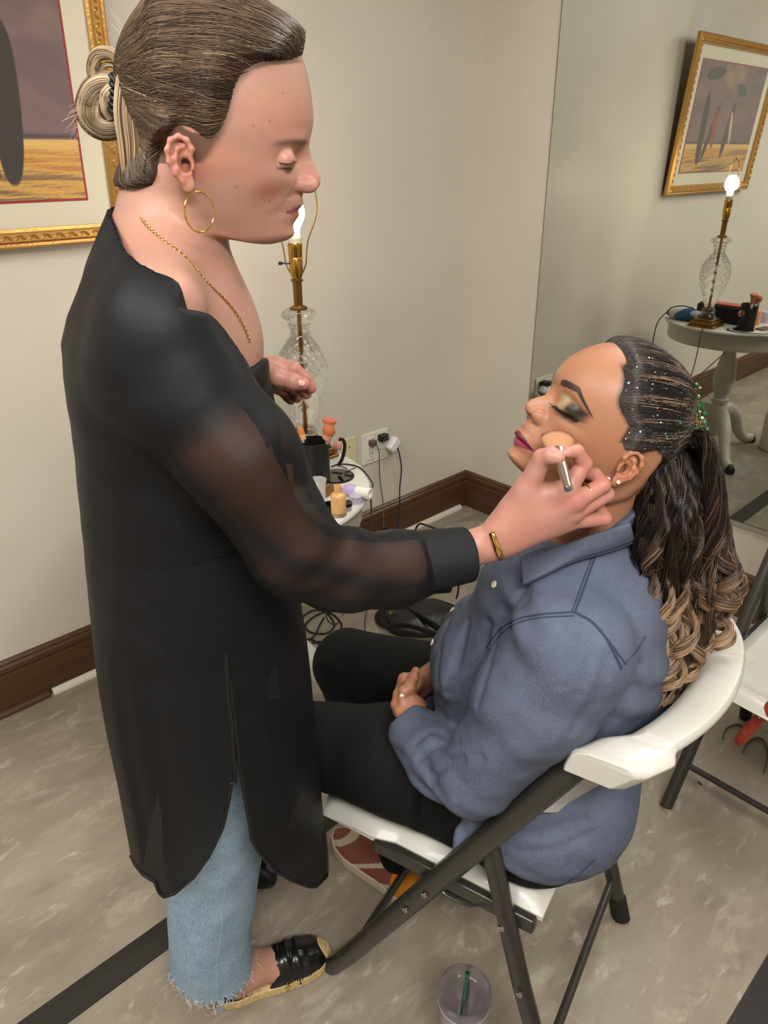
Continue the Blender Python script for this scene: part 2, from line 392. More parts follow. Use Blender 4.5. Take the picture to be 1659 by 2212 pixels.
# framed print -----------------------------------------------------------
def picture():
    y1, y0 = -1.535, -2.56; z0, z1 = 1.345, 2.09; lean = math.radians(4.2)
    root = empty('framed_picture', (.02, (y0+y1)/2, z0), 'large gilt framed print with cream mat hanging on the left wall', 'picture')
    Wp = y1-y0; Hp = z1-z0
    def P(u, v, d):    # u from the corner-side edge, v up from the bottom, d out of the wall
        return np.array([.018+d*math.cos(lean)+v*math.sin(lean), y1-u, z0+v*math.cos(lean)-d*math.sin(lean)])
    fwid = .046; prof = [(0, 0), (0, .018), (.006, .024), (.012, .020), (.018, .026), (.034, .022), (.038, .013), (fwid, .010), (fwid, 0)]
    cor = [(0, 0), (Wp, 0), (Wp, Hp), (0, Hp)]; inn = [(1, 1), (-1, 1), (-1, -1), (1, -1)]; mb = MB(); n = len(prof)
    for s in range(4):
        V = []
        for c in (s, (s+1) % 4):
            for o, d in prof: V.append(P(cor[c][0]+inn[c][0]*o, cor[c][1]+inn[c][1]*o, d))
        mb.add(V, [(i, i+1, n+i+1, n+i) for i in range(n-1)])
    # carved leaf run along the inner band of the frame
    k = 0
    for s in range(4):
        A = np.array(cor[s], float); B = np.array(cor[(s+1) % 4], float); L = np.linalg.norm(B-A); t = (B-A)/L; nn = np.array([-t[1], t[0]])
        for q in np.arange(.03, L-.02, .0165):
            k += 1; c = A+t*q+nn*.026; ang = .7 if k % 2 else -.7
            V = []; 
            for a in np.linspace(0, 2*np.pi, 8, endpoint=False):
                e = np.array([math.cos(a)*.0105, math.sin(a)*.0045]); e = np.array([e[0]*math.cos(ang)-e[1]*math.sin(ang), e[0]*math.sin(ang)+e[1]*math.cos(ang)])
                w = c+t*e[0]+nn*e[1]; V.append(P(w[0], w[1], .0235))
            V.append(P(c[0], c[1], .031)); mb.add(V, [(i, (i+1) % 8, 8) for i in range(8)])
    mb.build('frame', m_gold, root)
    m_mat = mat('cream_mat_board', (232, 222, 196), .6)
    def pane(name, u0, v0, u1, v1, d, m, th=.002):
        V = [P(u, v, dd) for dd in (d, d-th) for u, v in ((u0, v0), (u1, v0), (u1, v1), (u0, v1))]
        return MB().add(V, [(0, 1, 2, 3), (7, 6, 5, 4), (0, 4, 5, 1), (1, 5, 6, 2), (2, 6, 7, 3), (3, 7, 4, 0)]).build(name, m, root, smooth=False)
    pane('mat_board', fwid, fwid, Wp-fwid, Hp-fwid, .004, m_mat)
    i0 = .105+.006; pane('red_inner_mat', i0-.006, i0-.006, Wp-i0+.006, Hp-i0+.006, .0052, mat('crimson_mat', (158, 24, 44), .5), .001)
    # the printed picture: dusky violet above a dark line, golden streaks below, plain dark strokes
    nu, nv = 420, 300; u = np.linspace(i0, Wp-i0, nu); v = np.linspace(i0, Hp-i0, nv); U, Vv = np.meshgrid(u, v, indexing='ij')
    s = (U-i0)/(Wp-2*i0); t = (Vv-i0)/(Hp-2*i0)
    def nz(x, y, k=3, seed=0):
        r = np.random.default_rng(seed); o = 0
        for i in range(k*4):
            f = r.normal(size=2)*(2.**(i/3.)); o = o+np.sin(f[0]*x*6+f[1]*y*6+r.random()*7)/(i+2)
        return o
    def mixc(a, b, f): return a*(1-f[..., None])+np.array(b)/255.*f[..., None]
    C = np.ones(s.shape+(3,))*np.array([128, 100, 104])/255.
    n1 = nz(s, t*1.2, 3, 4); C = mixc(C, (104, 80, 90), np.clip(.5+n1*.5, 0, 1)); C = mixc(C, (158, 128, 112), np.clip(nz(s*.8, t, 3, 9)*.6, 0, 1)*np.clip(t*1.6-.5, 0, 1))
    C = mixc(C, (176, 146, 110), np.clip(nz(s, t, 3, 22)*1.2-.1, 0, 1)*np.clip(t*3-2, 0, 1))
    hz = .265; g = np.clip((hz-t)*400, 0, 1); st = nz(s*.9, t*9, 4, 31)
    Gc = np.ones_like(C)*np.array([222, 172, 84])/255.; Gc = mixc(Gc, (196, 120, 58), np.clip(st*1.3, 0, 1)); Gc = mixc(Gc, (118, 84, 74), np.clip(-st*1.5-.25, 0, 1)*np.clip(1-t*2, 0, 1)); Gc = mixc(Gc, (240, 206, 120), np.clip((t-hz+.06)*30, 0, 1)*.7)
    C = C*(1-g[..., None])+Gc*g[..., None]; C = mixc(C, (66, 56, 62), np.clip(1-np.abs(t-hz-.012)*70, 0, 1))
    def blob(cx, cy, rx, ry, lean_=0, p=2.4):
        x = (s-cx-lean_*(t-cy))/rx; y = (t-cy)/ry; return np.clip((1-(np.abs(x)**p+np.abs(y)**p))*9, 0, 1)
    for cx, cy, rx, ry, ln, col in ((.20, .40, .043, .34, -.05, (42, 38, 40)), (.32, .36, .030, .27, .22, (46, 40, 44)), (.36, .42, .030, .20, -.12, (150, 44, 36)), (.58, .40, .034, .27, .1, (52, 46, 52)), (.62, .42, .020, .16, -.2, (206, 186, 150)), (.22, .90, .12, .06, .8, (52, 54, 56)), (.66, .78, .07, .06, -.5, (60, 66, 70))):
        C = mixc(C, col, blob(cx, cy, rx, ry, ln))
    V = np.array([P(a, b, .0066) for a, b in zip(U.ravel(), Vv.ravel())])
    i, j = np.meshgrid(np.arange(nu-1), np.arange(nv-1), indexing='ij'); F = np.stack([i*nv+j, (i+1)*nv+j, (i+1)*nv+j+1, i*nv+j+1], -1).reshape(-1, 4)
    m_art = mat('print_ink', rough=.55, attr=True); Cl = np.where(C <= .04045, C/12.92, ((C+.055)/1.055)**2.4)
    back = V-np.array([.0010, 0, 0]); VV = np.concatenate([V, back[[0, (nu-1)*nv, nu*nv-1, nv-1]]]); 
    ob('printed_picture', meshdata('printed_picture', V, F, [m_art], False, cols=Cl.reshape(-1, 3)), root)
    pane('glass', fwid-.004, fwid-.004, Wp-fwid+.004, Hp-fwid+.004, .0105, sheet('picture_glass', (1, 1, 1), .05), .0015)
picture()
# outlets ----------------------------------------------------------------
def outlets():
    m_pl = mat('outlet_white', (224, 219, 204), .35); m_iv = mat('outlet_ivory', (214, 202, 160), .4); m_slot = mat('outlet_slot', (70, 66, 60), .6)
    r = empty('wall_outlet', (0, -.597, .46), 'white double outlet plate with two plugs in it on the left wall', 'outlet')
    MB().box((0, -.668, .395), (.007, -.526, .528)).build('cover_plate', m_pl, r, smooth=False, bevel=.003)
    q = MB()
    for y in (-.645, -.585):
        q.box((.007, y, .412), (.011, y+.040, .512))
    q.build('receptacle', m_pl, r, smooth=False, bevel=.002)
    for y in (-.625, -.565):
        for dy in (-.008, .005): MB().box((.011, y+dy, .435), (.0114, y+dy+.003, .447)).build('slot', m_slot, r, smooth=False)
        MB().lathe([(0, 0), (.003, 0), (.003, .0005), (0, .0005)], (.011, y, .427), 10, axis=(1, 0, 0)).build('slot', m_slot, r, smooth=False)
    r2 = empty('wall_outlet', (0, -.735, .475), 'small ivory blank wall plate half hidden behind the round white table', 'outlet')
    MB().box((0, -.775, .42), (.006, -.700, .535)).build('cover_plate', m_iv, r2, smooth=False, bevel=.003)
    MB().lathe([(0, 0), (.0035, 0), (.003, .0015), (0, .002)], (.006, -.737, .498), 12, axis=(1, 0, 0)).build('screw', m_slot, r2)
    # plugs and their cords
    p = empty('brown_plug_cord', (.012, -.625, .49), 'grey cord with brown plug in the left socket of the white outlet', 'power cord')
    MB().box((.011, -.640, .478), (.036, -.612, .502)).build('plug', mat('brown_plug', (96, 72, 58), .5), p, bevel=.004)
    MB().tube(spline([(.03, -.618, .488), (.045, -.612, .455), (.035, -.602, .38), (.030, -.592, .30), (.034, -.583, .22), (.034, -.580, .13), (.036, -.580, .012), (.05, -.585, .004)], 50), .0026, 8).build('cord', mat('grey_cord', (92, 92, 84), .5), p)
    p = empty('black_plug_cord', (.012, -.57, .50), 'dark blue cord with black plug and white charger in the right socket', 'power cord')
    MB().box((.011, -.590, .486), (.040, -.548, .515)).build('plug', m_blackp, p, bevel=.005)
    a = MB(); a.box((-.016, -.030, -.020), (.016, .030, .020), R=np.array(Euler((.75, 0, 0)).to_matrix()), o=(.052, -.537, .468)); a.build('charger_block', mat('white_charger', (226, 224, 222), .3), p, bevel=.006)
    MB().tube(spline([(.052, -.512, .445), (.052, -.500, .41), (.050, -.487, .34), (.042, -.489, .25), (.040, -.487, .16), (.042, -.497, .08), (.06, -.52, .006), (.10, -.56, .004)], 60), .0030, 8).build('cord', mat('navy_cord', (38, 44, 62), .45), p)
outlets()
# ------------------------------------------------------------------ side table
TC = np.array([.52, -1.57]); TR = .36; TZ = .75
def side_table():
    r = empty('side_table', (TC[0], TC[1], 0), 'round white pedestal side table with curved legs in front of left wall', 'table')
    MB().lathe([(0, -.022), (TR-.02, -.022), (TR-.004, -.018), (TR, -.010), (TR-.002, -.003), (TR-.010, 0), (0, 0)], (TC[0], TC[1], TZ), 96).build('tabletop', m_tablew, r)
    MB().lathe([(TR-.045, -.100), (TR-.028, -.100), (TR-.024, -.090), (TR-.024, -.030), (TR-.018, -.022), (TR-.045, -.022)], (TC[0], TC[1], TZ), 96).build('apron', m_tablew, r)
    MB().lathe([(0, .10), (.030, .10), (.040, .13), (.052, .20), (.050, .26), (.036, .285), (.046, .295), (.046, .312), (.034, .320), (.034, .335), (.048, .36), (.058, .42), (.050, .50), (.036, .56), (.030, .60), (.044, .62), (.060, .65), (.085, .70), (.09, .728), (0, .728)], (TC[0], TC[1], 0), 48).build('pedestal', m_tablew, r)
    for a in (math.radians(48), math.radians(168), math.radians(288)):
        d = np.array([math.cos(a), math.sin(a), 0]); c = np.array([TC[0], TC[1], 0])
        P = spline([c+d*.02+[0, 0, .22], c+d*.08+[0, 0, .235], c+d*.15+[0, 0, .185], c+d*.20+[0, 0, .10], c+d*.26+[0, 0, .040], c+d*.325+[0, 0, .026]], 30)
        rad = np.interp(np.linspace(0, 1, 30), [0, .3, .6, .85, 1], [.036, .034, .027, .020, .022])
        leg = reg(MB().tube(P, rad, 16, flat=(np.cross(d, [0, 0, 1]), 1.25)).build('leg', m_tablew, r))
        MB().lathe([(0, 0), (.020, 0), (.025, .008), (.024, .022), (.016, .038), (0, .044)], c+d*.335, 18).build('foot_cap', m_blackp, leg)
side_table()
# ------------------------------------------------------------------ crystal table lamp
def lamp():
    x, y = LAMP; r = empty('table_lamp', (x, y, TZ), 'cut crystal table lamp with bare lit bulb standing on the white table', 'lamp')
    g = glass('cut_crystal', (.985, .99, .985), 1.5)
    b = MB(); b.box((x-.068, y-.068, TZ), (x+.068, y+.068, TZ+.010)); b.box((x-.060, y-.060, TZ+.010), (x+.060, y+.060, TZ+.030)); b.box((x-.052, y-.052, TZ+.030), (x+.052, y+.052, TZ+.040))
    b.build('base_plate', m_brassd, r, bevel=.003)
    def cut(rr, z, a):
        k = np.clip((z-.14)/.03, 0, 1)*np.clip((.345-z)/.03, 0, 1)
        u = a*9/(2*np.pi); s1 = np.abs(((u+z*24) % 1)-.5)*2; s2 = np.abs(((u-z*24) % 1)-.5)*2
        return rr*(1-.05*k*(np.clip(1-s1*3, 0, 1)+np.clip(1-s2*3, 0, 1)))
    prof = [(0, .040), (.044, .040), (.046, .048), (.038, .062), (.030, .070), (.034, .078), (.030, .086), (.024, .094), (.025, .105), (.032, .120)]
    zz = np.linspace(.125, .345, 90); rr = np.interp(zz, [.12, .15, .19, .23, .27, .30, .325, .345], [.032, .044, .060, .071, .073, .066, .052, .036])
    kk = np.ones(9)/9; rs = np.convolve(np.pad(rr, 4, mode='edge'), kk, 'valid')
    prof += list(zip(rs, zz)); prof += [(.028, .355), (.026, .375), (.032, .380), (.033, .387), (.029, .391), (.036, .400), (.047, .408), (.050, .414), (.045, .422), (.036, .428), (0, .430)]
    body = MB().lathe(prof, (x, y, TZ), 126, fn=lambda R_, z, a: cut(R_, z, a)).build('crystal_body', g, r)
    MB().tube([(x, y, TZ+.04), (x, y, TZ+.435)], .0048, 12).build('centre_rod', m_brassd, r)
    MB().lathe([(0, .428), (.024, .428), (.024, .434), (.012, .440), (.0125, .500), (.017, .502), (.017, .506), (.0115, .508), (0, .508)], (x, y, TZ), 32).build('neck_tube', m_brassd, r)
    sk = reg(MB().lathe([(0, .506), (.012, .506), (.017, .520), (.018, .535), (.0185, .560), (.0175, .562), (.0185, .564), (.0185, .585), (.020, .590), (.018, .598), (0, .598)], (x, y, TZ), 36).build('bulb_socket', m_brass, r))
    MB().tube([(x, y, TZ+.545), (x-.030*RH[0]*1.2, y-.030*RH[1]*1.2, TZ+.547), (x-.040*RH[0], y-.040*RH[1], TZ+.547)], [.002, .002, .002], 8).tube([(x-.036*RH[0], y-.036*RH[1], TZ+.547), (x-.046*RH[0], y-.046*RH[1], TZ+.547)], .0045, 10).build('switch_knob', m_blackp, sk)
    MB().lathe([(0, .596), (.0165, .596), (.0165, .604), (.0172, .606), (.0172, .612), (.0165, .614), (.0165, .618), (0, .618)], (x, y, TZ), 32).build('bulb_collar', mat('bulb_collar_white', (228, 220, 200), .4), r)
    # harp
    hp = MB()
    for s in (-1, 1):
        dd = np.array([RH[0], RH[1], 0])*s; c = np.array([x, y, TZ])
        hp.tube(spline([c+dd*.012+[0, 0, .514], c+dd*.026+[0, 0, .545], c+dd*.034+[0, 0, .60], c+dd*.060+[0, 0, .67], c+dd*.056+[0, 0, .73], c+dd*.03+[0, 0, .765], c+[0, 0, .772]], 40), .0019, 8)
    hp.lathe([(0, .770), (.005, .770), (.005, .778), (.003, .786), (0, .788)], (x, y, TZ), 12)
    hp.build('harp', m_brass, r)
    be = mat('lit_bulb', (255, 240, 215), .3, emit=(1, .84, .62), es=26)
    o = MB().lathe([(0, .618), (.014, .618), (.015, .630), (.022, .645), (.029, .660), (.030, .674), (.026, .690), (.016, .702), (0, .706)], (x, y, TZ), 32).build('light_bulb', be, r)
lamp()
# ------------------------------------------------------------------ things on the table
def brush(name, label, base, tip, hr, hl, col, fer, shape='dome', group='makeup brushes in the black cup', handle=None):
    base = np.array(base, float); tip = np.array(tip, float); L = np.linalg.norm(tip-base); d = (tip-base)/L
    r = empty(name, tuple(base), label, 'makeup brush', group)
    z1 = L-hl
    MB().lathe([(0, 0), (.0028, .001), (.0038, .03), (.0036, z1*.6), (.0045, z1*.72), (0, z1*.72)], base, 14, axis=d).build('handle', handle or m_blackp, r)
    MB().lathe([(0, z1*.70), (.0052, z1*.70), (hr*.45, z1*.82), (hr*.72, z1), (0, z1)], base, 18, axis=d).build('ferrule', m_silver, r)
    if shape == 'dome': pr = [(0, z1-.002), (hr*.70, z1-.002), (hr*.95, z1+hl*.4), (hr, z1+hl*.62), (hr*.85, z1+hl*.84), (hr*.5, z1+hl*.96), (0, z1+hl)]
    elif shape == 'flare': pr = [(0, z1-.002), (hr*.50, z1-.002), (hr*.60, z1+hl*.4), (hr*.85, z1+hl*.8), (hr, z1+hl*.94), (hr*.97, z1+hl), (0, z1+hl*1.01)]
    else: pr = [(0, z1-.002), (hr*.6, z1-.002), (hr*.72, z1+hl*.4), (hr*.7, z1+hl*.7), (hr*.45, z1+hl*.92), (0, z1+hl)]
    m = mat('bristles', col[0], .9, sheen=.3, bump=(900, .4, .001)); mt = mat('bristle_tips', col[1], .9, bump=(900, .4, .001))
    k = len(pr)
    mb = MB().lathe(pr, base, 24, axis=d); zz = np.array([(np.mean([mb.V[0][i] for i in f], 0)-base) @ d for f in mb.F]); mb.M = [1 if z > z1+hl*(.86 if shape == 'flare' else .45) else 0 for z in zz]
    mb.build('bristles', [m, mt], r)
def table_items():
    z = TZ
    c = onz(687, 1040, z); cx, cy = c[0]-.006, c[1]-.004
    cup = empty('brush_cup', (cx, cy, z), 'matt black cylindrical cup holding makeup brushes on the white table', 'brush cup')
    hgt = .118; R_ = .041
    MB().lathe([(0, 0), (R_, 0), (R_, hgt), (R_-.003, hgt), (R_-.003, .004), (0, .004)], (cx, cy, z), 48).build('cup_body', m_blackp, cup)
    tp = lambda px, py, b: GW(px, py, b)
    bb = loc_((cx, cy, z))[1]
    b0 = np.array([cx, cy, z+.006])
    brush('makeup_brush', 'wide flat-topped tan brush, tallest one in the black cup', b0+[.01, .012, 0], tp(712, 906, bb+.01), .0195, .045, ((214, 160, 104), (196, 110, 84)), 0, 'flare')
    brush('makeup_brush', 'round orange-brown domed brush leaning right in the black cup', b0+[-.012, .0, 0], tp(714, 921, bb-.02), .0170, .036, ((224, 150, 112), (178, 100, 56)), 0, 'dome')
    brush('makeup_brush', 'tan foundation brush leaning left in the black cup', b0+[.016, -.006, 0], tp(646, 920, bb-.02), .0125, .038, ((222, 168, 104), (200, 124, 70)), 0, 'oval')
    brush('makeup_brush', 'thin dark brush standing in middle of the black cup', b0+[.0, -.012, 0], tp(703, 945, bb-.01), .005, .02, ((120, 90, 70), (120, 90, 70)), 0, 'oval')
    # pink powder puff with a black strap behind the cup
    p = tp(729, 962, bb+.06); q = empty('powder_puff', tuple(p-[0, 0, .05]), 'pink puff with black band loop behind the brush cup', 'powder puff')
    MB().lathe([(0, -.012), (.012, -.010), (.016, 0), (.012, .010), (0, .012)], p, 20, axis=RH).build('puff_pad', mat('pink_puff', (196, 140, 122), .9), q)
    MB().tube(spline([p+[0, 0, -.06], p+RH*.012+[0, 0, -.04], p+RH*.020+[0, 0, -.005], p+RH*.016+[0, 0, .016], p+RH*.004+[0, 0, .018]], 24), .0030, 8, flat=(FH, 1.6)).build('band', m_blackp, q)
    # frosted beaker
    c = onz(688, 1082, z)
    t = MB().lathe([(0, 0), (.0175, 0), (.0225, .058), (.0235, .060), (.0215, .060), (.0165, .002), (0, .002)], c, 40)
    tag(t.build('plastic_beaker', sheet('frosted_plastic', (1, 1, 1), .10, .25, (.96, .96, .95), .42, (.80, .77, .74))), 'small frosted clear plastic beaker in front of the black brush cup', 'beaker')
    # foundation bottle
    c = onz(732, 1112, z); r = empty('foundation_bottle', tuple(c), 'open tan foundation bottle near the front edge of the table', 'bottle')
    m_f = mat('foundation_tan', (214, 166, 108), .35, coat=.4)
    MB().lathe([(0, .010), (.0185, .010), (.0190, .014), (.0190, .052), (.0165, .058), (.0095, .062), (.0092, .080), (.0065, .080), (.006, .070), (0, .070)], c, 36).build('bottle_body', m_f, r)
    MB().lathe([(0, 0), (.0195, 0), (.0200, .004), (.0198, .0098), (0, .0098)], c, 36).build('bottle_bottom', sheet('clear_glass_base', (1, 1, 1), .12, .05, (.9, .8, .66), .35, (.62, .45, .26)), r)
    # small pots
    c = onz(750, 1102, z); r = empty('gel_pot', tuple(c), 'tiny clear pot with black screw lid right of the foundation bottle', 'pot')
    MB().lathe([(0, 0), (.0115, 0), (.012, .013), (0, .013)], c, 28).build('pot_body', sheet('pot_clear', (1, 1, 1), .12, .1, (.9, .88, .86), .4, (.7, .68, .66)), r)
    MB().lathe([(0, .013), (.0130, .013), (.0130, .022), (.011, .024), (0, .024)], c, 28).build('lid', m_blackp, r)
    c = onz(769, 1085, z); r = empty('cream_jar', tuple(c), 'small clear jar of lilac cream beside the lying tube', 'jar')
    MB().lathe([(0, 0), (.0165, 0), (.017, .014), (0, .014)], c, 32).build('jar_body', mat('lilac_cream', (190, 176, 196), .3, coat=.4), r)
    MB().lathe([(0, .014), (.0175, .014), (.018, .020), (.015, .0215), (.014, .018), (0, .018)], c, 32).build('lid', sheet('jar_lid_clear', (1, 1, 1), .14, .1, (.95, .93, .96), .35, (.86, .83, .88)), r)
    # lying tube
    a = onz(743, 1056, z+.016); b = onz(800, 1068, z+.016); a[2] = b[2] = z+.0165; d = (b-a)/np.linalg.norm(b-a); L = np.linalg.norm(b-a)
    r = empty('lotion_tube', tuple(a), 'lilac and white lotion tube lying on the table edge', 'tube')
    MB().lathe([(0, 0), (.010, .0), (.0155, .012), (.016, L*.5), (0, L*.5)], a, 32, axis=d).build('tube_body', mat('lilac_plastic', (186, 166, 208), .35, coat=.3), r)
    MB().lathe([(0, L*.5), (.016, L*.5), (.0162, L*.98), (.0145, L), (.009, L), (.008, L-.006), (0, L-.006)], a, 32, axis=d).build('cap', mat('milky_plastic', (228, 220, 210), .3, coat=.3), r)
    # hand mirror with hair grips
    c = onz(726, 1030, z); r = empty('pocket_mirror', tuple(c), 'round dark pocket mirror lying on table behind the tube', 'mirror')
    MB().lathe([(0, 0), (.050, 0), (.051, .003), (.049, .004), (0, .004)], c, 48).build('mirror_case', m_blackp, r)
    MB().lathe([(0, .0042), (.046, .0042), (.046, .0048), (0, .0048)], c, 48).build('mirror_face', mat('mirror_face', (120, 112, 104), .08, 1.), r)
    for i, (px, py, qx, qy) in enumerate(((728, 1003, 750, 1012), (745, 1022, 768, 1013), (744, 1027, 763, 1030), (716, 1022, 740, 1024))):
        A = onz(px, py, z+.003); Bq = onz(qx, qy, z+.003); A[2] = Bq[2] = z+(.0068 if i > 0 else .002)
        n = np.cross((Bq-A)/np.linalg.norm(Bq-A), UZ)*.0022
        tag(MB().tube([A+n, Bq+n*.7, Bq-n*.7, A-n*1.5], .0008, 6).build('hair_grip', m_blackp), 'thin black hair grip lying beside the pocket mirror', 'hair grip', 'black hair grips on the white table')
    # ring lids near the sleeve
    c = onz(712, 1104, z)
    tag(MB().lathe([(.009, 0), (.017, 0), (.018, .006), (.017, .020), (.0145, .022), (.011, .020), (.009, .008), (.009, 0)], c, 36, cap=False).build('bottle_cap', mat('glossy_black', (14, 14, 15), .15)), 'glossy black round bottle cap beside the foundation bottle', 'bottle cap')
    # brown palette under the beaker
    c = onz(700, 1075, z)
    mb = MB(); mb.box((-.045, -.022, 0), (.045, .022, .006), R=np.array(Euler((0, 0, YAW+.9)).to_matrix()), o=c+np.array([-.02, .02, 0.001])); tag(mb.build('bronzer_palette', mat('brown_palette', (120, 84, 44), .4), bevel=.002), 'slim brown bronzer palette lying between the cup and foundation bottle', 'palette')
    # things seen in the mirror at the corner side of the table
    r = empty('cosmetic_pouch', (.335, -1.36, z), 'clear blue and white cosmetic pouch on the wall side of table', 'pouch')
    f = lambda P: smax(ell(P, (.325, -1.37, z+.030), (.10, .052, .036)), -(P[:, 2]-z-.001), .004)+.0022*np.sin(P[:, 0]*90+P[:, 1]*60)*np.sin(P[:, 2]*120)
    V, F = nets(f, (.2, -1.45, z-.01), (.45, -1.29, z+.09), .004); k = np.sin(V[:, 0]*44+V[:, 1]*37+1)+.6*np.sin(V[:, 2]*80); Cc = np.where((k > .1)[:, None], np.array(lin((214, 216, 214))), np.array(lin((52, 98, 150))))
    ob('pouch_body', meshdata('pouch_body', V, F, [mat('pouch_plastic', rough=.25, attr=True)], cols=Cc), r)
    MB().tube(spline([(.25, -1.325, z+.03), (.27, -1.32, z+.062), (.33, -1.325, z+.078), (.39, -1.335, z+.070)], 24), .0028, 8).build('zip_edge', m_blackp, r)
    MB().tube(spline([(.24, -1.33, z+.03), (.225, -1.29, z-.01), (.222, -1.272, z-.08), (.228, -1.27, z-.20), (.25, -1.27, z-.32)], 30), .0028, 8).build('strap', m_blackp, r)
    r = empty('makeup_case', (.44, -1.46, z), 'black makeup case standing behind the crystal lamp', 'case')
    MB().box((.36, -1.50, z), (.60, -1.42, z+.085)).build('case_body', m_blackp, r, bevel=.006)
    MB().box((.37, -1.495, z+.0855), (.59, -1.425, z+.095)).build('case_lid', mat('coral_lid', (176, 84, 62), .4), r, bevel=.003)
    for i, (x, y, h, c2, lb) in enumerate(((.64, -1.50, .07, (216, 150, 110), 'tan compact tin standing at the lamp side of the table'), (.66, -1.60, .05, (200, 190, 210), 'lilac cosmetics tin at back of the table'))):
        tag(MB().lathe([(0, 0), (.026, 0), (.027, h), (.024, h+.004), (0, h+.004)], (x, y, z), 28).build('cosmetics_tin', mat('tin', c2, .35)), lb, 'tin')
    # cords at the table
    tag(MB().tube(spline([(.50, -1.235, z+.004), (.505, -1.203, z-.02), (.50, -1.198, .55), (.46, -1.20, .32), (.40, -1.20, .10), (.36, -1.12, .004), (.30, -1.02, .004)], 60), .0026, 8).build('lamp_cord', mat('brown_cord', (90, 74, 48), .5)), 'brown lamp cord hanging from the table edge to the floor', 'power cord')
    tag(MB().tube(spline([onz(805, 1052, z+.003), onz(803, 1041, z+.003)+[0, 0, 0], onz(780, 1012, z+.003), onz(752, 1003, z+.003), onz(728, 1004, z+.003), onz(716, 1008, z+.003)], 30), .0022, 8).build('charging_cord', m_cable), 'thin dark cord curving over the table beside the pocket mirror', 'power cord')
table_items()
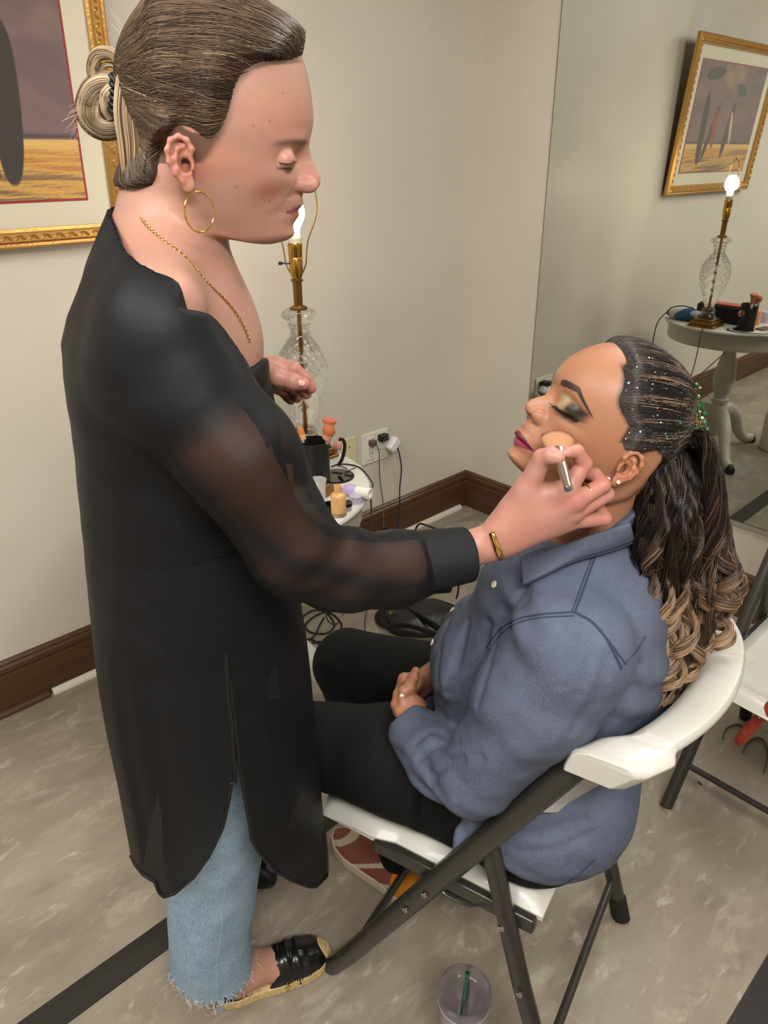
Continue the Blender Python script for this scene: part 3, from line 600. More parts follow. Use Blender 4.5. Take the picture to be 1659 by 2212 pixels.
# ------------------------------------------------------------------ folding chairs
def folding_chair(label, Bf, fwd, lat, wid=.432):
    """Bf: foot of one rear leg on the floor, fwd: horizontal facing direction, lat: towards the other side"""
    Bf = np.array([*Bf, 0.]); fwd = np.array([*fwd, 0.]); lat = np.array([*lat, 0.])
    T = lambda s, t, z: Bf+fwd*s+lat*t+UZ*z
    TT = lambda A: np.array([T(*p) for p in A])
    c = T(.25, wid/2, 0); root = empty('folding_chair', tuple(c), label, 'chair', 'folding chairs')
    for t in (0, wid):
        bar = MB().tube(TT([(.496, t, .004), (.44, t, .098), (.24, t, .47), (.056, t, .808), (.035, t, .845)]), .0162, 16, flat=(lat, 1.25))
        bar.build('front_leg', m_steel, root)
        leg = MB().tube(TT([(.170, t+(.012 if t == 0 else -.012), .575), (.09, t, .30), (.012, t, .040)]), .0142, 14, flat=(lat, 1.2)).build('rear_leg', m_steel, root); reg(leg)
        MB().tube(TT([(.018, t, .060), (.001, t, .002)]), .0170, 14, flat=(lat, 1.2)).build('rubber_foot', m_rubber, leg)
        i = .018 if t == 0 else -.018
        MB().tube(spline(TT([(.265, t+i, .420), (.245, t+i, .400), (.200, t+i, .405), (.168, t+i, .430), (.128, t+i, .440)]), 24), .0095, 10, flat=(lat, .45)).build('hinge_link', m_steel, root)
        q = MB()
        for s_, z_ in ((.268, .418), (.305, .352), (.128, .438), (.086, .30)):
            o = -.0195 if t == 0 else .0195
            q = MB().lathe([(.0022, 0), (.0058, 0), (.0052, .003), (.0022, .0034)], T(s_, t+o*.9, z_), 14, axis=-lat if t == 0 else lat, cap=False); q.build('rivet', m_silver, root)
        MB().box((-.011, 0, -.017), (.011, .305, .014), R=np.array([lat, fwd, UZ]).T, o=T(.085, t+(.022 if t == 0 else -.022), .431)).build('seat_rail', m_steel, root, bevel=.004)
    MB().tube(TT([(.435, 0, .112), (.435, wid, .112)]), .0085, 12).build('front_stretcher', m_steel, root)
    MB().tube(TT([(.034, 0, .112), (.034, wid, .112)]), .0085, 12).build('rear_stretcher', m_steel, root)
    # seat: moulded tray with rolled edge
    nu, nv = 40, 40; V = []; F = []
    def seat(u, v, top):
        uu, vv = u*2-1, v*2-1; a = .219; b = .190+.012*max(0, min(1, (uu-.25)/.2))
        x = uu*a; y = vv*b
        if uu > 0: x = x+.020*(1-vv*vv)*uu                       # rounded front edge
        r = max(abs(uu), abs(vv)); e = max(0, (r-.86)/.14)
        zt = .462-.012*(1-uu*uu)*(1-vv*vv)+.006*math.exp(-((r-.84)/.06)**2)-.014*e**2+(-.012*max(0, uu-.6)/.4)
        return T(.295+x, wid/2+y, zt if top else .442-.004*e)
    for top in (1, 0):
        for i in range(nu+1):
            for j in range(nv+1): V.append(seat(i/nu, j/nv, top))
    n1 = (nu+1)*(nv+1)
    for i in range(nu):
        for j in range(nv):
            a, b, c2, d = i*(nv+1)+j, (i+1)*(nv+1)+j, (i+1)*(nv+1)+j+1, i*(nv+1)+j+1
            F.append((a, b, c2, d)); F.append((n1+d, n1+c2, n1+b, n1+a))
    for i in range(nu):
        a, b = i*(nv+1), (i+1)*(nv+1); F.append((b, a, n1+a, n1+b)); a, b = a+nv, b+nv; F.append((a, b, n1+b, n1+a))
    for j in range(nv):
        a, b = j, j+1; F.append((a, b, n1+b, n1+a)); a, b = nu*(nv+1)+j, nu*(nv+1)+j+1; F.append((b, a, n1+a, n1+b))
    mb = MB().add(V, F); mb.build('seat', m_white, root, bevel=.003)
    # backrest: bowed moulded panel with a thick rolled top
    nt_, nz_ = 60, 40; sl = -.55
    def back(t, h, side):       # t 0..1 across, h 0..1 up
        ins = .050*(1-max(0, min(1, (h-.66)/.10))); y = -.030+ins+t*(wid+.060-2*ins); bow = -.085*(1-abs(2*t-1)**2.2); edge = min(t, 1-t)*(wid+.060)
        ztop = .868+.022*(1-(2*t-1)**2); zbot = .640+.04*(2*t-1)**4
        z = zbot+(ztop-zbot)*h; s0 = .031+(.845-z)*.54+bow-.010
        th = .010+.0225*max(0, (h-.70)/.30)**.5+(.006*max(0, (.1-h)/.1))
        th += .018*max(0, min(1, (.062-edge)/.02))*max(0, min(1, (h-.70)/.06))*(1-.5*max(0, 1-edge/.006))
        k = 1-max(0, (h-.93)/.07)**2*.45
        return T(s0+side*th*k, y, z)
    V = []; F = []
    for side in (1, -1):
        for i in range(nt_+1):
            for j in range(nz_+1): V.append(back(i/nt_, j/nz_, side))
    n1 = (nt_+1)*(nz_+1)
    for i in range(nt_):
        for j in range(nz_):
            a, b, c2, d = i*(nz_+1)+j, (i+1)*(nz_+1)+j, (i+1)*(nz_+1)+j+1, i*(nz_+1)+j+1
            F.append((a, b, c2, d)); F.append((n1+d, n1+c2, n1+b, n1+a))
    for i in range(nt_):
        a, b = i*(nz_+1), (i+1)*(nz_+1); F.append((b, a, n1+a, n1+b)); a, b = a+nz_, b+nz_; F.append((a, b, n1+b, n1+a))
    for j in range(nz_):
        a, b = j, j+1; F.append((a, b, n1+b, n1+a)); a, b = nt_*(nz_+1)+j, nt_*(nz_+1)+j+1; F.append((b, a, n1+a, n1+b))
    MB().add(V, F).build('backrest', m_white, root, bevel=.005, seg=3)
    return root
B1 = wd((.3004, .6944, 0)); D1 = wd((.5486, 1.0485, 0)); A1 = wd((-.1212, .9563, 0))
f1 = (A1-B1)[:2]; f1 /= np.linalg.norm(f1); l1 = np.array([f1[1], -f1[0]])
if l1 @ (D1-B1)[:2] < 0: l1 = -l1
folding_chair('white plastic folding chair with dark legs that the woman in denim sits on', B1[:2], f1, l1)
folding_chair('empty white plastic folding chair by the mirror at the right edge', (1.60, -.53), (0, -1.), (1., 0))
# ------------------------------------------------------------------ tumbler
def tumbler():
    c = onz(1004, 2140, .20); c[2] = 0; x, y = c[:2]
    r = empty('tumbler', (x, y, 0), 'clear double-walled tumbler with dark green straw standing on the floor', 'tumbler')
    ac = glass('clear_acrylic', (.97, .965, .985), 1.4); sh = sheet('acrylic_sheet', (1, 1, 1), .12, .03, (.97, .96, .985), .10, (.72, .70, .80))
    MB().lathe([(0, 0), (.032, 0), (.034, .004), (.0455, .170), (.0475, .176), (.0475, .190), (.0445, .190), (.042, .165), (.031, .008), (0, .008)], (x, y, 0), 64).build('cup_wall', sh, r)
    MB().lathe([(0, .014), (.027, .014), (.039, .158), (.037, .158), (.0255, .017), (0, .017)], (x, y, 0), 64).build('inner_wall', sh, r)
    MB().lathe([(.0475, .178), (.0490, .184), (.0495, .197), (.0475, .203), (.0435, .203), (.0415, .197), (.0405, .182), (.036, .178), (.006, .177), (.0055, .174), (.0415, .173), (.0475, .178)], (x, y, 0), 72, cap=False).build('lid', ac, r)
    MB().lathe([(.0460, .1755), (.0482, .1755), (.0482, .1785), (.0460, .1785), (.0460, .1755)], (x, y, 0), 72, cap=False).build('seal_ring', sheet('seal', (1, 1, 1), .1, .1, (.8, .78, .86), .6, (.56, .54, .64)), r)
    st = mat('green_straw', (14, 84, 66), .3, coat=.4)
    t0 = np.array([x, y, .012])+RH*-.012+FH*-.014; t1 = np.array([x, y, .243])+RH*.004+FH*.006; P = np.linspace(t0, t1, 12)
    mb = MB(); mb.tube(P, .0037, 16, cap=False); mb.tube(P[::-1], .0029, 16, cap=False); mb.build('straw', st, r)
    # green leaf-shaped print on the far wall of the cup
    V = []; F = []; n = 14
    for i in range(n+1):
        h = .105+.062*i/n; w = .20*math.sin(math.pi*min(1, .25+.75*i/n))+.05
        for k in (-1, 1):
            a = YAW+math.pi/2-.30+w*k*.5; rr = .0335+(h/.19)*.0125-.0012; V.append((x+rr*math.cos(a), y+rr*math.sin(a), h))
    F = [(2*i, 2*i+1, 2*i+3, 2*i+2) for i in range(n)]; MB().add(V, F).build('green_print', st, r)
tumbler()
# ------------------------------------------------------------------ cables, bags and small things on the floor
def floorpath(px, z=.004): return [onz(a, b, z) for a, b in px]
tag(MB().tube(spline(floorpath([(640, 1345), (668, 1322), (695, 1318), (712, 1330), (722, 1352), (705, 1368), (672, 1366), (660, 1350), (682, 1330), (708, 1322), (728, 1335), (738, 1352), (728, 1368), (700, 1392), (668, 1380), (655, 1400), (640, 1430)]), 160), .0036, 8).build('cable', m_cable), 'coiled black cable lying on the floor by the table', 'cable')
tag(MB().tube(spline(floorpath([(700, 1334), (690, 1352), (680, 1372), (658, 1392), (690, 1386), (735, 1390), (800, 1392), (900, 1385)]), 80), .0034, 8).build('cable', m_cable), 'loose black cable running from the coil toward the seated woman', 'cable')
tag(MB().tube(spline([onz(792, 1390, .004), onz(788, 1345, .004), onz(792, 1318, .02), onz(790, 1290, .10), onz(792, 1250, .2), TCX := onz(796, 1200, .3), onz(802, 1120, .5), onz(800, 1060, .66)], 60), .0028, 8).build('hanging_cord', mat('cord_brown2', (94, 82, 66), .5)), 'thin brown cord hanging down beside the right rim of the table', 'cord')
def wire_stand():
    r = empty('wire_rack', tuple(onz(960, 1240, 0)), 'low chrome wire rack with black rods on the floor near the corner', 'rack')
    zt = .16; q = [onz(822, 1168, zt), onz(835, 1142, zt), onz(905, 1172, zt), onz(1040, 1240, zt)]
    a, b, c, d = [np.array(v) for v in q]
    MB().tube(spline([onz(822, 1170, .03), onz(824, 1150, .12), onz(836, 1141, .15), onz(870, 1156, .15), onz(905, 1172, .15), onz(950, 1200, .14)], 40), .0045, 10).build('black_rod', m_cable, r)
    MB().tube(spline([onz(890, 1180, .05), onz(896, 1150, .12), onz(906, 1132, .16), onz(930, 1138, .16), onz(960, 1152, .15), onz(1000, 1176, .12), onz(1020, 1200, .08)], 40), .0042, 10).build('black_rod', m_cable, r)
    MB().tube(spline([onz(1034, 1262, .02), onz(1030, 1238, .10), onz(1044, 1222, .14), onz(1062, 1216, .14), onz(1066, 1232, .06), onz(1068, 1240, .02)], 40), .0055, 12).build('chrome_leg', m_chrome, r)
    MB().tube(spline([onz(986, 1292, .01), onz(990, 1275, .06), onz(991, 1240, .16)], 12), .004, 10).build('black_leg', m_cable, r)
    MB().tube(spline([onz(860, 1160, .12), onz(890, 1150, .13), onz(925, 1168, .10)], 20), .006, 10).build('chrome_leg', m_chrome, r)
wire_stand()
def bag():
    c = onz(900, 1362, 0)
    r = empty('shoulder_bag', tuple(c), 'black shoulder bag with curved straps lying on floor beyond the knees', 'bag')
    cc = loc_(c); f = lambda P: smax(ell(P, cc+[.02, .06, .01], (.17, .11, .055)), -(P[:, 2]-.002), .006)+.006*np.sin(P[:, 0]*30+np.sin(P[:, 1]*25)*2)*np.sin(P[:, 1]*34)
    V, F = nets(f, cc+[-.2, -.1, -.02], cc+[.25, .25, .1], .006)
    ob('bag_body', meshdata('bag_body', wd(V), F, [mat('black_leatherette', (30, 28, 28), .35, bump=(80, .4, .004))]), r)
    MB().tube(spline([onz(828, 1300, .02), onz(826, 1318, .05), onz(835, 1338, .06), onz(850, 1352, .05), onz(880, 1350, .06), onz(950, 1372, .03)], 40), .011, 12, flat=(UZ, .35)).build('strap', m_blackp, r)
    MB().tube(spline([onz(868, 1316, .04), onz(900, 1330, .06), onz(940, 1352, .06), onz(985, 1372, .03)], 40), .016, 12, flat=(UZ, .3)).build('strap', m_blackp, r)
    MB().lathe([(.006, -.002), (.010, -.002), (.010, .002), (.006, .002), (.006, -.002)], onz(846, 1322, .06), 20, axis=FH, cap=False).build('ring_buckle', m_goldj, r)
bag()
# brown leather strap of a bag hanging off the empty chair
def strap():
    r = empty('brown_strap', tuple(wd(G(1640, 1550, 1.27))), 'red-brown leather strap end hanging off the seat of the empty chair', 'strap')
    P = spline([wd(G(1762, 1430, 1.27)), wd(G(1700, 1492, 1.25)), wd(G(1660, 1532, 1.235)), wd(G(1625, 1568, 1.235)), wd(G(1590, 1606, 1.235))], 40)
    MB().tube(P, [.0145]*36+[.0142, .0135, .0115, .007], 14, flat=(RH*.7+UZ*.7, .22)).build('leather_strip', mat('tan_leather', (136, 52, 34), .4, noise=(60, (1, 1, 1), (112, 40, 26), .4, .7)), r)
    for px, py in ((1607, 1585), (1640, 1551)):
        MB().lathe([(0, 0), (.0028, 0), (.002, .0015), (0, .002)], wd(G(px, py, 1.228)), 12, axis=-FH).build('stud', m_silver, r)
strap()
for i, (pts, lab) in enumerate((([(1562, 1595), (1566, 1578), (1580, 1568), (1598, 1566), (1608, 1574)], 'dark curved twist tie lying on the floor left of the strap'), ([(1606, 1625), (1612, 1608), (1628, 1596), (1645, 1596), (1656, 1612), (1658, 1640), (1650, 1668)], 'dark curled ribbon lying on the floor under the empty chair'))):
    P = spline(floorpath(pts, .006), 40); tag(MB().tube(P, .0045, 8, flat=(UZ, .35)).build('ribbon', mat('dark_ribbon', (84, 80, 66), .6)), lab, 'ribbon')
for a, b in (((1403, 1629), (1421, 1636)), ((1444, 1590), (1456, 1597)), ((1508, 1688), (1516, 1696))):
    tag(MB().tube([onz(*a, .0025), onz(*b, .0025)], .0022, 6).build('hairpin', m_cable), 'tiny dark hairpin lying on the grey floor between the two chairs', 'hairpin', 'hairpins on the floor')
# white canister near the table, seen in the mirror
tag(MB().lathe([(0, 0), (.070, 0), (.075, .005), (.076, .20), (.068, .215), (.05, .218), (0, .218)], (.76, -1.86, 0), 40).build('canister', m_tablew), 'white round canister on floor beside the table, seen in the mirror', 'canister')
# ------------------------------------------------------------------ people: shared head builder
def lerp_curve(z, pts):
    p = np.array(sorted(pts)); return np.interp(z, p[:, 0], p[:, 1])
def smooth_table(pts, n=400, k=9):
    """smooth interpolation table of (key,value) pairs"""
    p = np.array(sorted(pts)); zs = np.linspace(p[0, 0], p[-1, 0], n)
    v = np.interp(zs, p[:, 0], p[:, 1]); ker = np.hanning(k+2)[1:-1]; ker /= ker.sum()
    v = np.convolve(np.pad(v, k//2, mode='edge'), ker, 'valid'); return zs, v
class Head:
    """one face described by its midline profile (x forward, z up along the head, y to the left) in head coordinates"""
    def __init__(s, origin, fwd, up):
        s.o = np.asarray(origin, float); f = np.asarray(fwd, float); f /= np.linalg.norm(f)
        u = np.asarray(up, float); u = u-f*(u @ f); u /= np.linalg.norm(u); l = np.cross(u, f)
        s.R = np.stack([f, l, u])           # local(a,b,z) -> head rows
    def to(s, P): return (np.asarray(P)-s.o) @ s.R.T
    def fro(s, Q): return s.o+np.asarray(Q) @ s.R
    def px(s, px, py, y=0.):
        """picture point on the plane y=const of the head -> head coordinates"""
        D = np.array([(px-W_/2)/FPX, -(py-H_/2)/FPX, 1.]) @ RM @ M3.T; o = np.array([0, 0, CAM[2]])
        n = s.R[1]; t = (y-(o-s.o) @ n)/(D @ n); return s.to(o+D*t)
def gauss(v, s): return np.exp(-(v/s)**2)
def sstep(x, a, b):
    t = np.clip((x-a)/(b-a), 0, 1); return t*t*(3-2*t)
def face_field(H, mid, base, w_pts, L):
    """mid/base: (z,x) of the midline and of the face without nose and lips, L: landmark dict in head coordinates"""
    zm, xm = smooth_table(mid, 700, 7); zb, xb = smooth_table(base, 500, 41); zw, ww = smooth_table(w_pts, 400, 41)
    ze, zn, zl, zc, zt = L['eye'], L['nose'], L['mouth'], L['chin'], L['top']; xe = L['ear']
    ey = L.get('ey', .031)
    def f(Q):
        x, y, z = Q[:, 0], Q[:, 1], Q[:, 2]; ay = np.abs(y)
        fb = np.interp(z, zb, xb); fm = np.interp(z, zm, xm); w = np.interp(z, zw, ww)
        # ridge of nose and lips above the base face
        sn = np.interp(z, [zl-.03, zl-.012, zl+.012, zn-.004, zn+.004, zn+.018, ze+.004, ze+.03], [.024, .021, .019, .010, .0125, .0095, .0085, .016])
        pw = np.where((z > zn-.004) & (z < ze), 2.6, 2.)
        d = (fm-fb)*np.exp(-(ay/sn)**pw)
        d += -.0105*gauss(ay-ey*.98, .0165)*gauss(z-ze-.002, .0125)                   # eye sockets
        d += -.004*gauss(ay-.013, .007)*gauss(z-ze-.003, .010)
        d += .0030*gauss(ay-.030, .020)*gauss(z-ze-.021, .007)                   # brow ridge
        d += .0050*gauss(ay-.040, .017)*gauss(z-(ze*.55+zn*.45), .016)           # cheek bones
        d += -.0030*gauss(ay-.036, .012)*gauss(z-zl, .018)                       # hollow beside mouth
        d += .0016*gauss(ay-.030-.25*(zn-z), .005)*gauss(z-(zn+zl)/2, .016)      # fold
        d += -.0022*gauss(ay, .016)*gauss(z-zl+.016, .005)                       # under the lower lip
        xc = xe; Lf = np.maximum(fb-xc, .01)
        xx = x-xc-d*sstep(x-xc, .2*Lf, .75*Lf)
        r = (np.abs(np.maximum(xx, 0)/Lf)**2.25+np.abs(y/w)**2.25)**(1/2.25)
        face = (r-1)*np.minimum(w, Lf)*.86
        back = L['jaw'](z)-x
        face = smax(face, back, .012)
        face = smax(face, zc-z+np.interp(x, [xe, xe+.1], [0, 0]), .014) if zc is not None else face
        face = smax(face, z-zt, .03)
        # skull
        o = L['skull']; sk = ell(Q, o[:3], o[3:6])
        g = smin(face, sk, .022)
        # alae and closed lids
        for sy in (-1, 1):
            a = L['ala']; g = smin(g, ell(Q, (a[0], sy*.0118, a[1]), (.0115, .0062, .0078)), .005)
            g = smax(g, -ell(Q, (a[0]+.006, sy*.0068, a[1]-.0062), (.0058, .0030, .0034)), .003)
            e = L['ball']; g = smin(g, ell(Q, (e[0], sy*ey, e[1]), (.0118, .0142, .0118)), .0035)
        return g
    return f
def ear_field(H, c, up2, fwd2, side, size=.060):
    """outer ear: rim, inner fold, bowl, tragus and lobe. c centre on the head side (head coords); returns field"""
    up2 = np.array([up2[0], 0, up2[1]]); up2 /= np.linalg.norm(up2); f2 = np.array([fwd2[0], 0, fwd2[1]]); f2 = f2-up2*(f2 @ up2); f2 /= np.linalg.norm(f2)
    out = np.array([0, side, 0.]); S = size/.060; c = np.asarray(c, float)
    # flare: back edge of the ear stands away from the head
    def E(u, v, o): return c+f2*u*S+up2*v*S+out*(o+max(0, -u)*.42)*S
    rim = [E(.0085, .003, .004), E(.0135, .014, .006), E(.010, .024, .007), (E(.001, .0295, .007)), E(-.009, .026, .007), E(-.0150, .016, .006), E(-.0160, .003, .005), E(-.0125, -.010, .004), E(-.006, -.019, .003)]
    anti = [E(.004, .018, .004), E(-.004, .016, .005), E(-.0085, .006, .0055), E(-.0080, -.006, .005), E(-.002, -.0125, .004), E(.003, -.012, .004)]
    tr = [E(.0095, -.001, .003), E(.0085, -.007, .004)]
    def f(Q):
        d = chain(Q, rim, np.array([.0030, .0032, .0031, .0030, .0030, .0030, .0028, .0028, .0034])*S, .003)
        d = smin(d, chain(Q, anti, np.array([.0024, .0026, .0028, .0026, .0030, .0026])*S, .004), .0035)
        d = smin(d, chain(Q, tr, np.array([.0036, .0034])*S, .003), .003)
        Rr = np.stack([f2, up2, out]);
        d = smin(d, ell(Q, E(.000, -.0235, .003), np.array([.0088, .0105, .0040])*S, Rr), .005)        # lobe
        sh = ell(Q, E(-.004, .004, -.0005), np.array([.0155, .0250, .0036])*S, Rr)                           # thin plate joining the folds
        d = smin(d, sh, .003)
        d = smax(d, -ell(Q, E(.0015, -.003, .0045), np.array([.0068, .0088, .0075])*S, Rr), .003)
        return d
    return f
m_hair = None
def hair_mat(name, rough=.38, spec=.5):
    m = mat(name, rough=rough, attr=True, spec=spec); return m
def skin_mat(name):
    m = mat(name, rough=.46, attr=True, sss=.12, bump=(420, .10, .0008), spec=.42); return m
def vcol(c): return np.array(lin(c))
def blend(C, c, k): k = np.clip(np.broadcast_to(k, (len(C),)), 0, 1)[:, None]; return C*(1-k)+np.asarray(c)*k
def fbm(P, s, seed, n=5):
    r = np.random.default_rng(seed); o = 0
    for i in range(n*3):
        d = r.normal(size=3); d /= np.linalg.norm(d); fr = s*(1.7**(i//3)); o = o+np.sin(P @ d*fr+r.random()*7+1.3*np.sin(P @ np.roll(d, 1)*fr*.7))/(1.5**(i//3))
    return o/4

def make_cap(H, face, cpx, side_y, poly, a0, a1, th, soft=.012, ear=None):
    """hair cap: the head's own surface pushed outwards, ending along the hair line given as picture points on the near side"""
    c = H.px(*cpx); p = np.array([H.px(q_[0], q_[1], q_[2] if len(q_) > 2 else side_y) for q_ in poly])[:, [0, 2]]-c[[0, 2]]; a = np.arctan2(p[:, 1], p[:, 0]); a0 = a.min() if a0 is None else a0; a1 = a.max() if a1 is None else a1; r = np.hypot(p[:, 0], p[:, 1]); o = a.argsort(); a = a[o]; r = r[o]
    def inside(Q):
        q = Q[:, [0, 2]]-c[[0, 2]]; aq = np.arctan2(q[:, 1], q[:, 0]); R = np.interp(aq, a, r); rho = np.hypot(q[:, 0], q[:, 1])
        return (R-rho)+(np.maximum(aq-a1, 0)+np.maximum(a0-aq, 0))*rho*1.3
    def f(P):
        Q = H.to(P); e_ = 1. if ear is None else sstep(np.hypot(Q[:, 0]-ear[0], Q[:, 2]-ear[1]), ear[2], ear[2]+.012)
        return face(Q)-(th+.004)*sstep(inside(Q), -.002, soft)*e_+.004
    return f, c, inside
def roots_on(face, x, z, side):
    lo = np.zeros(len(x)); hi = np.full(len(x), .12)
    for _ in range(24):
        m = (lo+hi)/2; v = face(np.stack([x, side*m, z], 1)); lo = np.where(v < 0, m, lo); hi = np.where(v < 0, hi, m)
    return side*lo
def swept_hair(H, face, capf, c, line, K, N, r, spreadK, colfn, M=26, lift=.0016, near=.7, side_y=0., sweep=None, backf=.42, rad=(.00018, .00034, .00042, .00035), wavy=.012):
    c = c if sweep is None else H.px(*sweep)
    hr = spline([np.array(H.px(q_[0], q_[1], q_[2] if len(q_) > 2 else side_y)) for q_ in line], 500)
    t = (r.random(N)*499).astype(int); P0 = hr[t]; side = np.where(r.random(N) < near, 1., -1.)*np.sign(side_y if side_y else -1)
    x = P0[:, 0]+r.normal(size=N)*.0012; z = P0[:, 2]+r.normal(size=N)*.0012; y = np.where(np.abs(P0[:, 1]) < .046, side*(np.abs(P0[:, 1])+.008*r.random(N)), roots_on(face, x, z, side))
    d0 = np.stack([x, y, z], 1)-c; d0 /= np.linalg.norm(d0, axis=1)[:, None]
    Kd = (K-c); Kd /= np.linalg.norm(Kd); Kd = Kd+np.stack([np.zeros(N), np.sign(side)*spreadK[0]*r.random(N), r.normal(size=N)*spreadK[1]], 1); Kd /= np.linalg.norm(Kd, axis=1)[:, None]
    T = np.linspace(0, 1, M); st = np.where(r.random(N) < backf, r.random(N)*.04, r.random(N)*.8); TT = st[:, None]+(1-st[:, None])*T[None]
    w = np.arccos(np.clip((d0*Kd).sum(1), -.999, .999))[:, None, None]
    D = (np.sin((1-TT[..., None])*w)*d0[:, None]+np.sin(TT[..., None]*w)*Kd[:, None])/np.sin(w)
    D[..., 2] += wavy*np.sin(TT*7+r.random(N)[:, None]*6)*np.sin(TT*np.pi); D /= np.linalg.norm(D, axis=2, keepdims=True)
    Dl = D.reshape(-1, 3) @ H.R; cl = H.fro(c); rr = project_cap(capf, cl, Dl).reshape(N, -1)
    L = (.0003+lift*r.random(N)[:, None])*np.minimum(1, TT*5+.1)+.0005*np.sin(TT*9+r.random(N)[:, None]*6)
    P = cl+Dl.reshape(N, -1, 3)*(rr+L)[..., None]
    return strands(P, np.interp(T, [0, .08, .5, 1], rad), colfn(d0, TT, t/499., r))
def project_cap(f, c, dirs, n=22, rmax=.17):
    """distance along each direction (local coordinates) from c to the surface f=0, by bisection"""
    lo = np.full(len(dirs), .02); hi = np.full(len(dirs), rmax)
    for _ in range(n):
        m = (lo+hi)/2; v = f(c+dirs*m[:, None]); lo = np.where(v < 0, m, lo); hi = np.where(v < 0, hi, m)
    return lo
# ------------------------------------------------------------------ standing woman
YB = .865                                         # distance of her midline
hf = np.array([math.cos(math.radians(7)), math.sin(math.radians(7)), 0.])
H1 = Head(G(428, 365, YB), hf, (0, 0, 1))
def p1(px, py, y=0.): q = H1.px(px, py, y); return (q[2], q[0])          # (z, x)
prof1 = [(545, 12), (592, 40), (625, 76), (648, 118), (662, 158), (671, 199), (676, 235), (677.5, 262), (674, 282), (669, 300), (668, 315), (673, 336), (683, 362), (691, 380), (692.5, 392), (690, 402), (682, 409), (668, 411.5), (656, 414), (653, 424), (654.5, 434), (655.5, 441), (650, 448), (644, 454), (646, 460), (646, 466), (641, 474), (638, 482), (638, 494), (637, 506), (631, 518), (620, 527), (601, 531)]
mid1 = [p1(*q) for q in prof1]
base1 = [p1(*q) for q in [(545, 12), (590, 40), (622, 76), (645, 118), (658, 158), (666, 199), (670, 235), (669, 262), (660, 300), (652, 336), (648, 362), (645, 392), (641, 414), (638, 434), (634, 450), (632, 466), (632, 490), (629, 508), (616, 527), (598, 531)]]
zt1 = p1(560, 14)[0]; zc1 = p1(601, 531)[0]; ze1 = H1.px(622, 352, -.031)[2]; zn1 = p1(680, 411)[0]; zm1 = p1(640, 455)[0]
wp1 = [(zc1-.02, .020), (zc1, .026), (zc1+.014, .034), (zm1, .047), (zn1, .056), (ze1, .066), (ze1+.03, .069), (ze1+.055, .066), (zt1-.03, .054), (zt1, .040)]
jw1 = [p1(*q) for q in [(380, 200), (385, 300), (392, 400), (402, 440), (425, 470), (455, 496), (500, 514), (560, 528), (600, 534)]]
zj, xj = smooth_table(jw1, 300, 25)
sk1 = H1.px(456, 196)
L1 = dict(eye=ze1, nose=zn1, mouth=zm1, chin=zc1, top=zt1, ear=.0, jaw=lambda z: np.interp(z, zj, xj), skull=(sk1[0], 0, sk1[2], .0855, .0695, .0825),
          ala=(H1.px(664, 398)[0], H1.px(664, 400)[2]), ball=(H1.px(622, 352, -.031)[0]-.0035, ze1+.003))
face1 = face_field(H1, mid1, base1, wp1, L1)
ec1 = H1.px(397, 352, -.072)
ear1R = ear_field(H1, (ec1[0], -.0705, ec1[2]), (-.10, 1), (1, 0), -1, .048)
ear1L = ear_field(H1, (ec1[0], .0685, ec1[2]), (-.10, 1), (1, 0), 1, .048)
Cc = lambda px, py, b: G(px, py, b)
N1 = [Cc(385, 400, .868), Cc(388, 480, .868), Cc(385, 560, .870), Cc(382, 640, .872)]
def torso1(P):
    d = chain(P, N1, [.052, .047, .048, .058], .02)
    d = smin(d, cap(P, Cc(330, 460, .868), Cc(330, 560, .868), .034, .045), .03)         # nape
    for s in (-1, 1):
        d = smin(d, cap(P, Cc(350, 560, .868+s*.02), Cc(305, 660, .868+s*.135)+np.array([.02, 0, 0]), .040, .042), .045)   # shoulder slope
        d = smin(d, cap(P, Cc(440, 655, .868+s*.03), Cc(372, 672, .868+s*.130), .014, .014), .03)              # collar bone
    d = smin(d, ell(P, Cc(382, 780, .872), (.092, .140, .135)), .05)
    d = smin(d, ell(P, Cc(425, 742, .868), (.062, .105, .085)), .04)
    d = smin(d, cap(P, Cc(430, 640, .868), Cc(478, 742, .868), .030, .034), .04)
    d = smin(d, ell(P, Cc(395, 1000, .875), (.095, .125, .17)), .05)
    d = smin(d, ell(P, Cc(420, 1340, .88), (.105, .155, .17)), .06)
    return d
SH1 = Cc(350, 745, .715); EL1 = Cc(628, 1200, .715); WR1 = Cc(1040, 1179, .800)
def armR1(P):
    d = chain(P, [SH1, Cc(480, 960, .700), EL1], [.046, .042, .036], .02)
    d = smin(d, chain(P, [EL1, Cc(760, 1238, .735), Cc(950, 1206, .785), WR1], [.035, .033, .026, .0225], .02), .015)
    return d
def flatcap(P, a, b, ra, rb, n, k):
    """capsule squeezed along direction n by factor k"""
    n = np.asarray(n, float); n /= np.linalg.norm(n)
    S = lambda v: v+np.outer(np.atleast_2d(v) @ n, n).reshape(np.shape(v))*(1/k-1)
    return cap(S(P), S(np.asarray(a)), S(np.asarray(b)), ra, rb)*1.0
def finger(P, pts, rad, k=.0025): return chain(P, pts, rad, k)
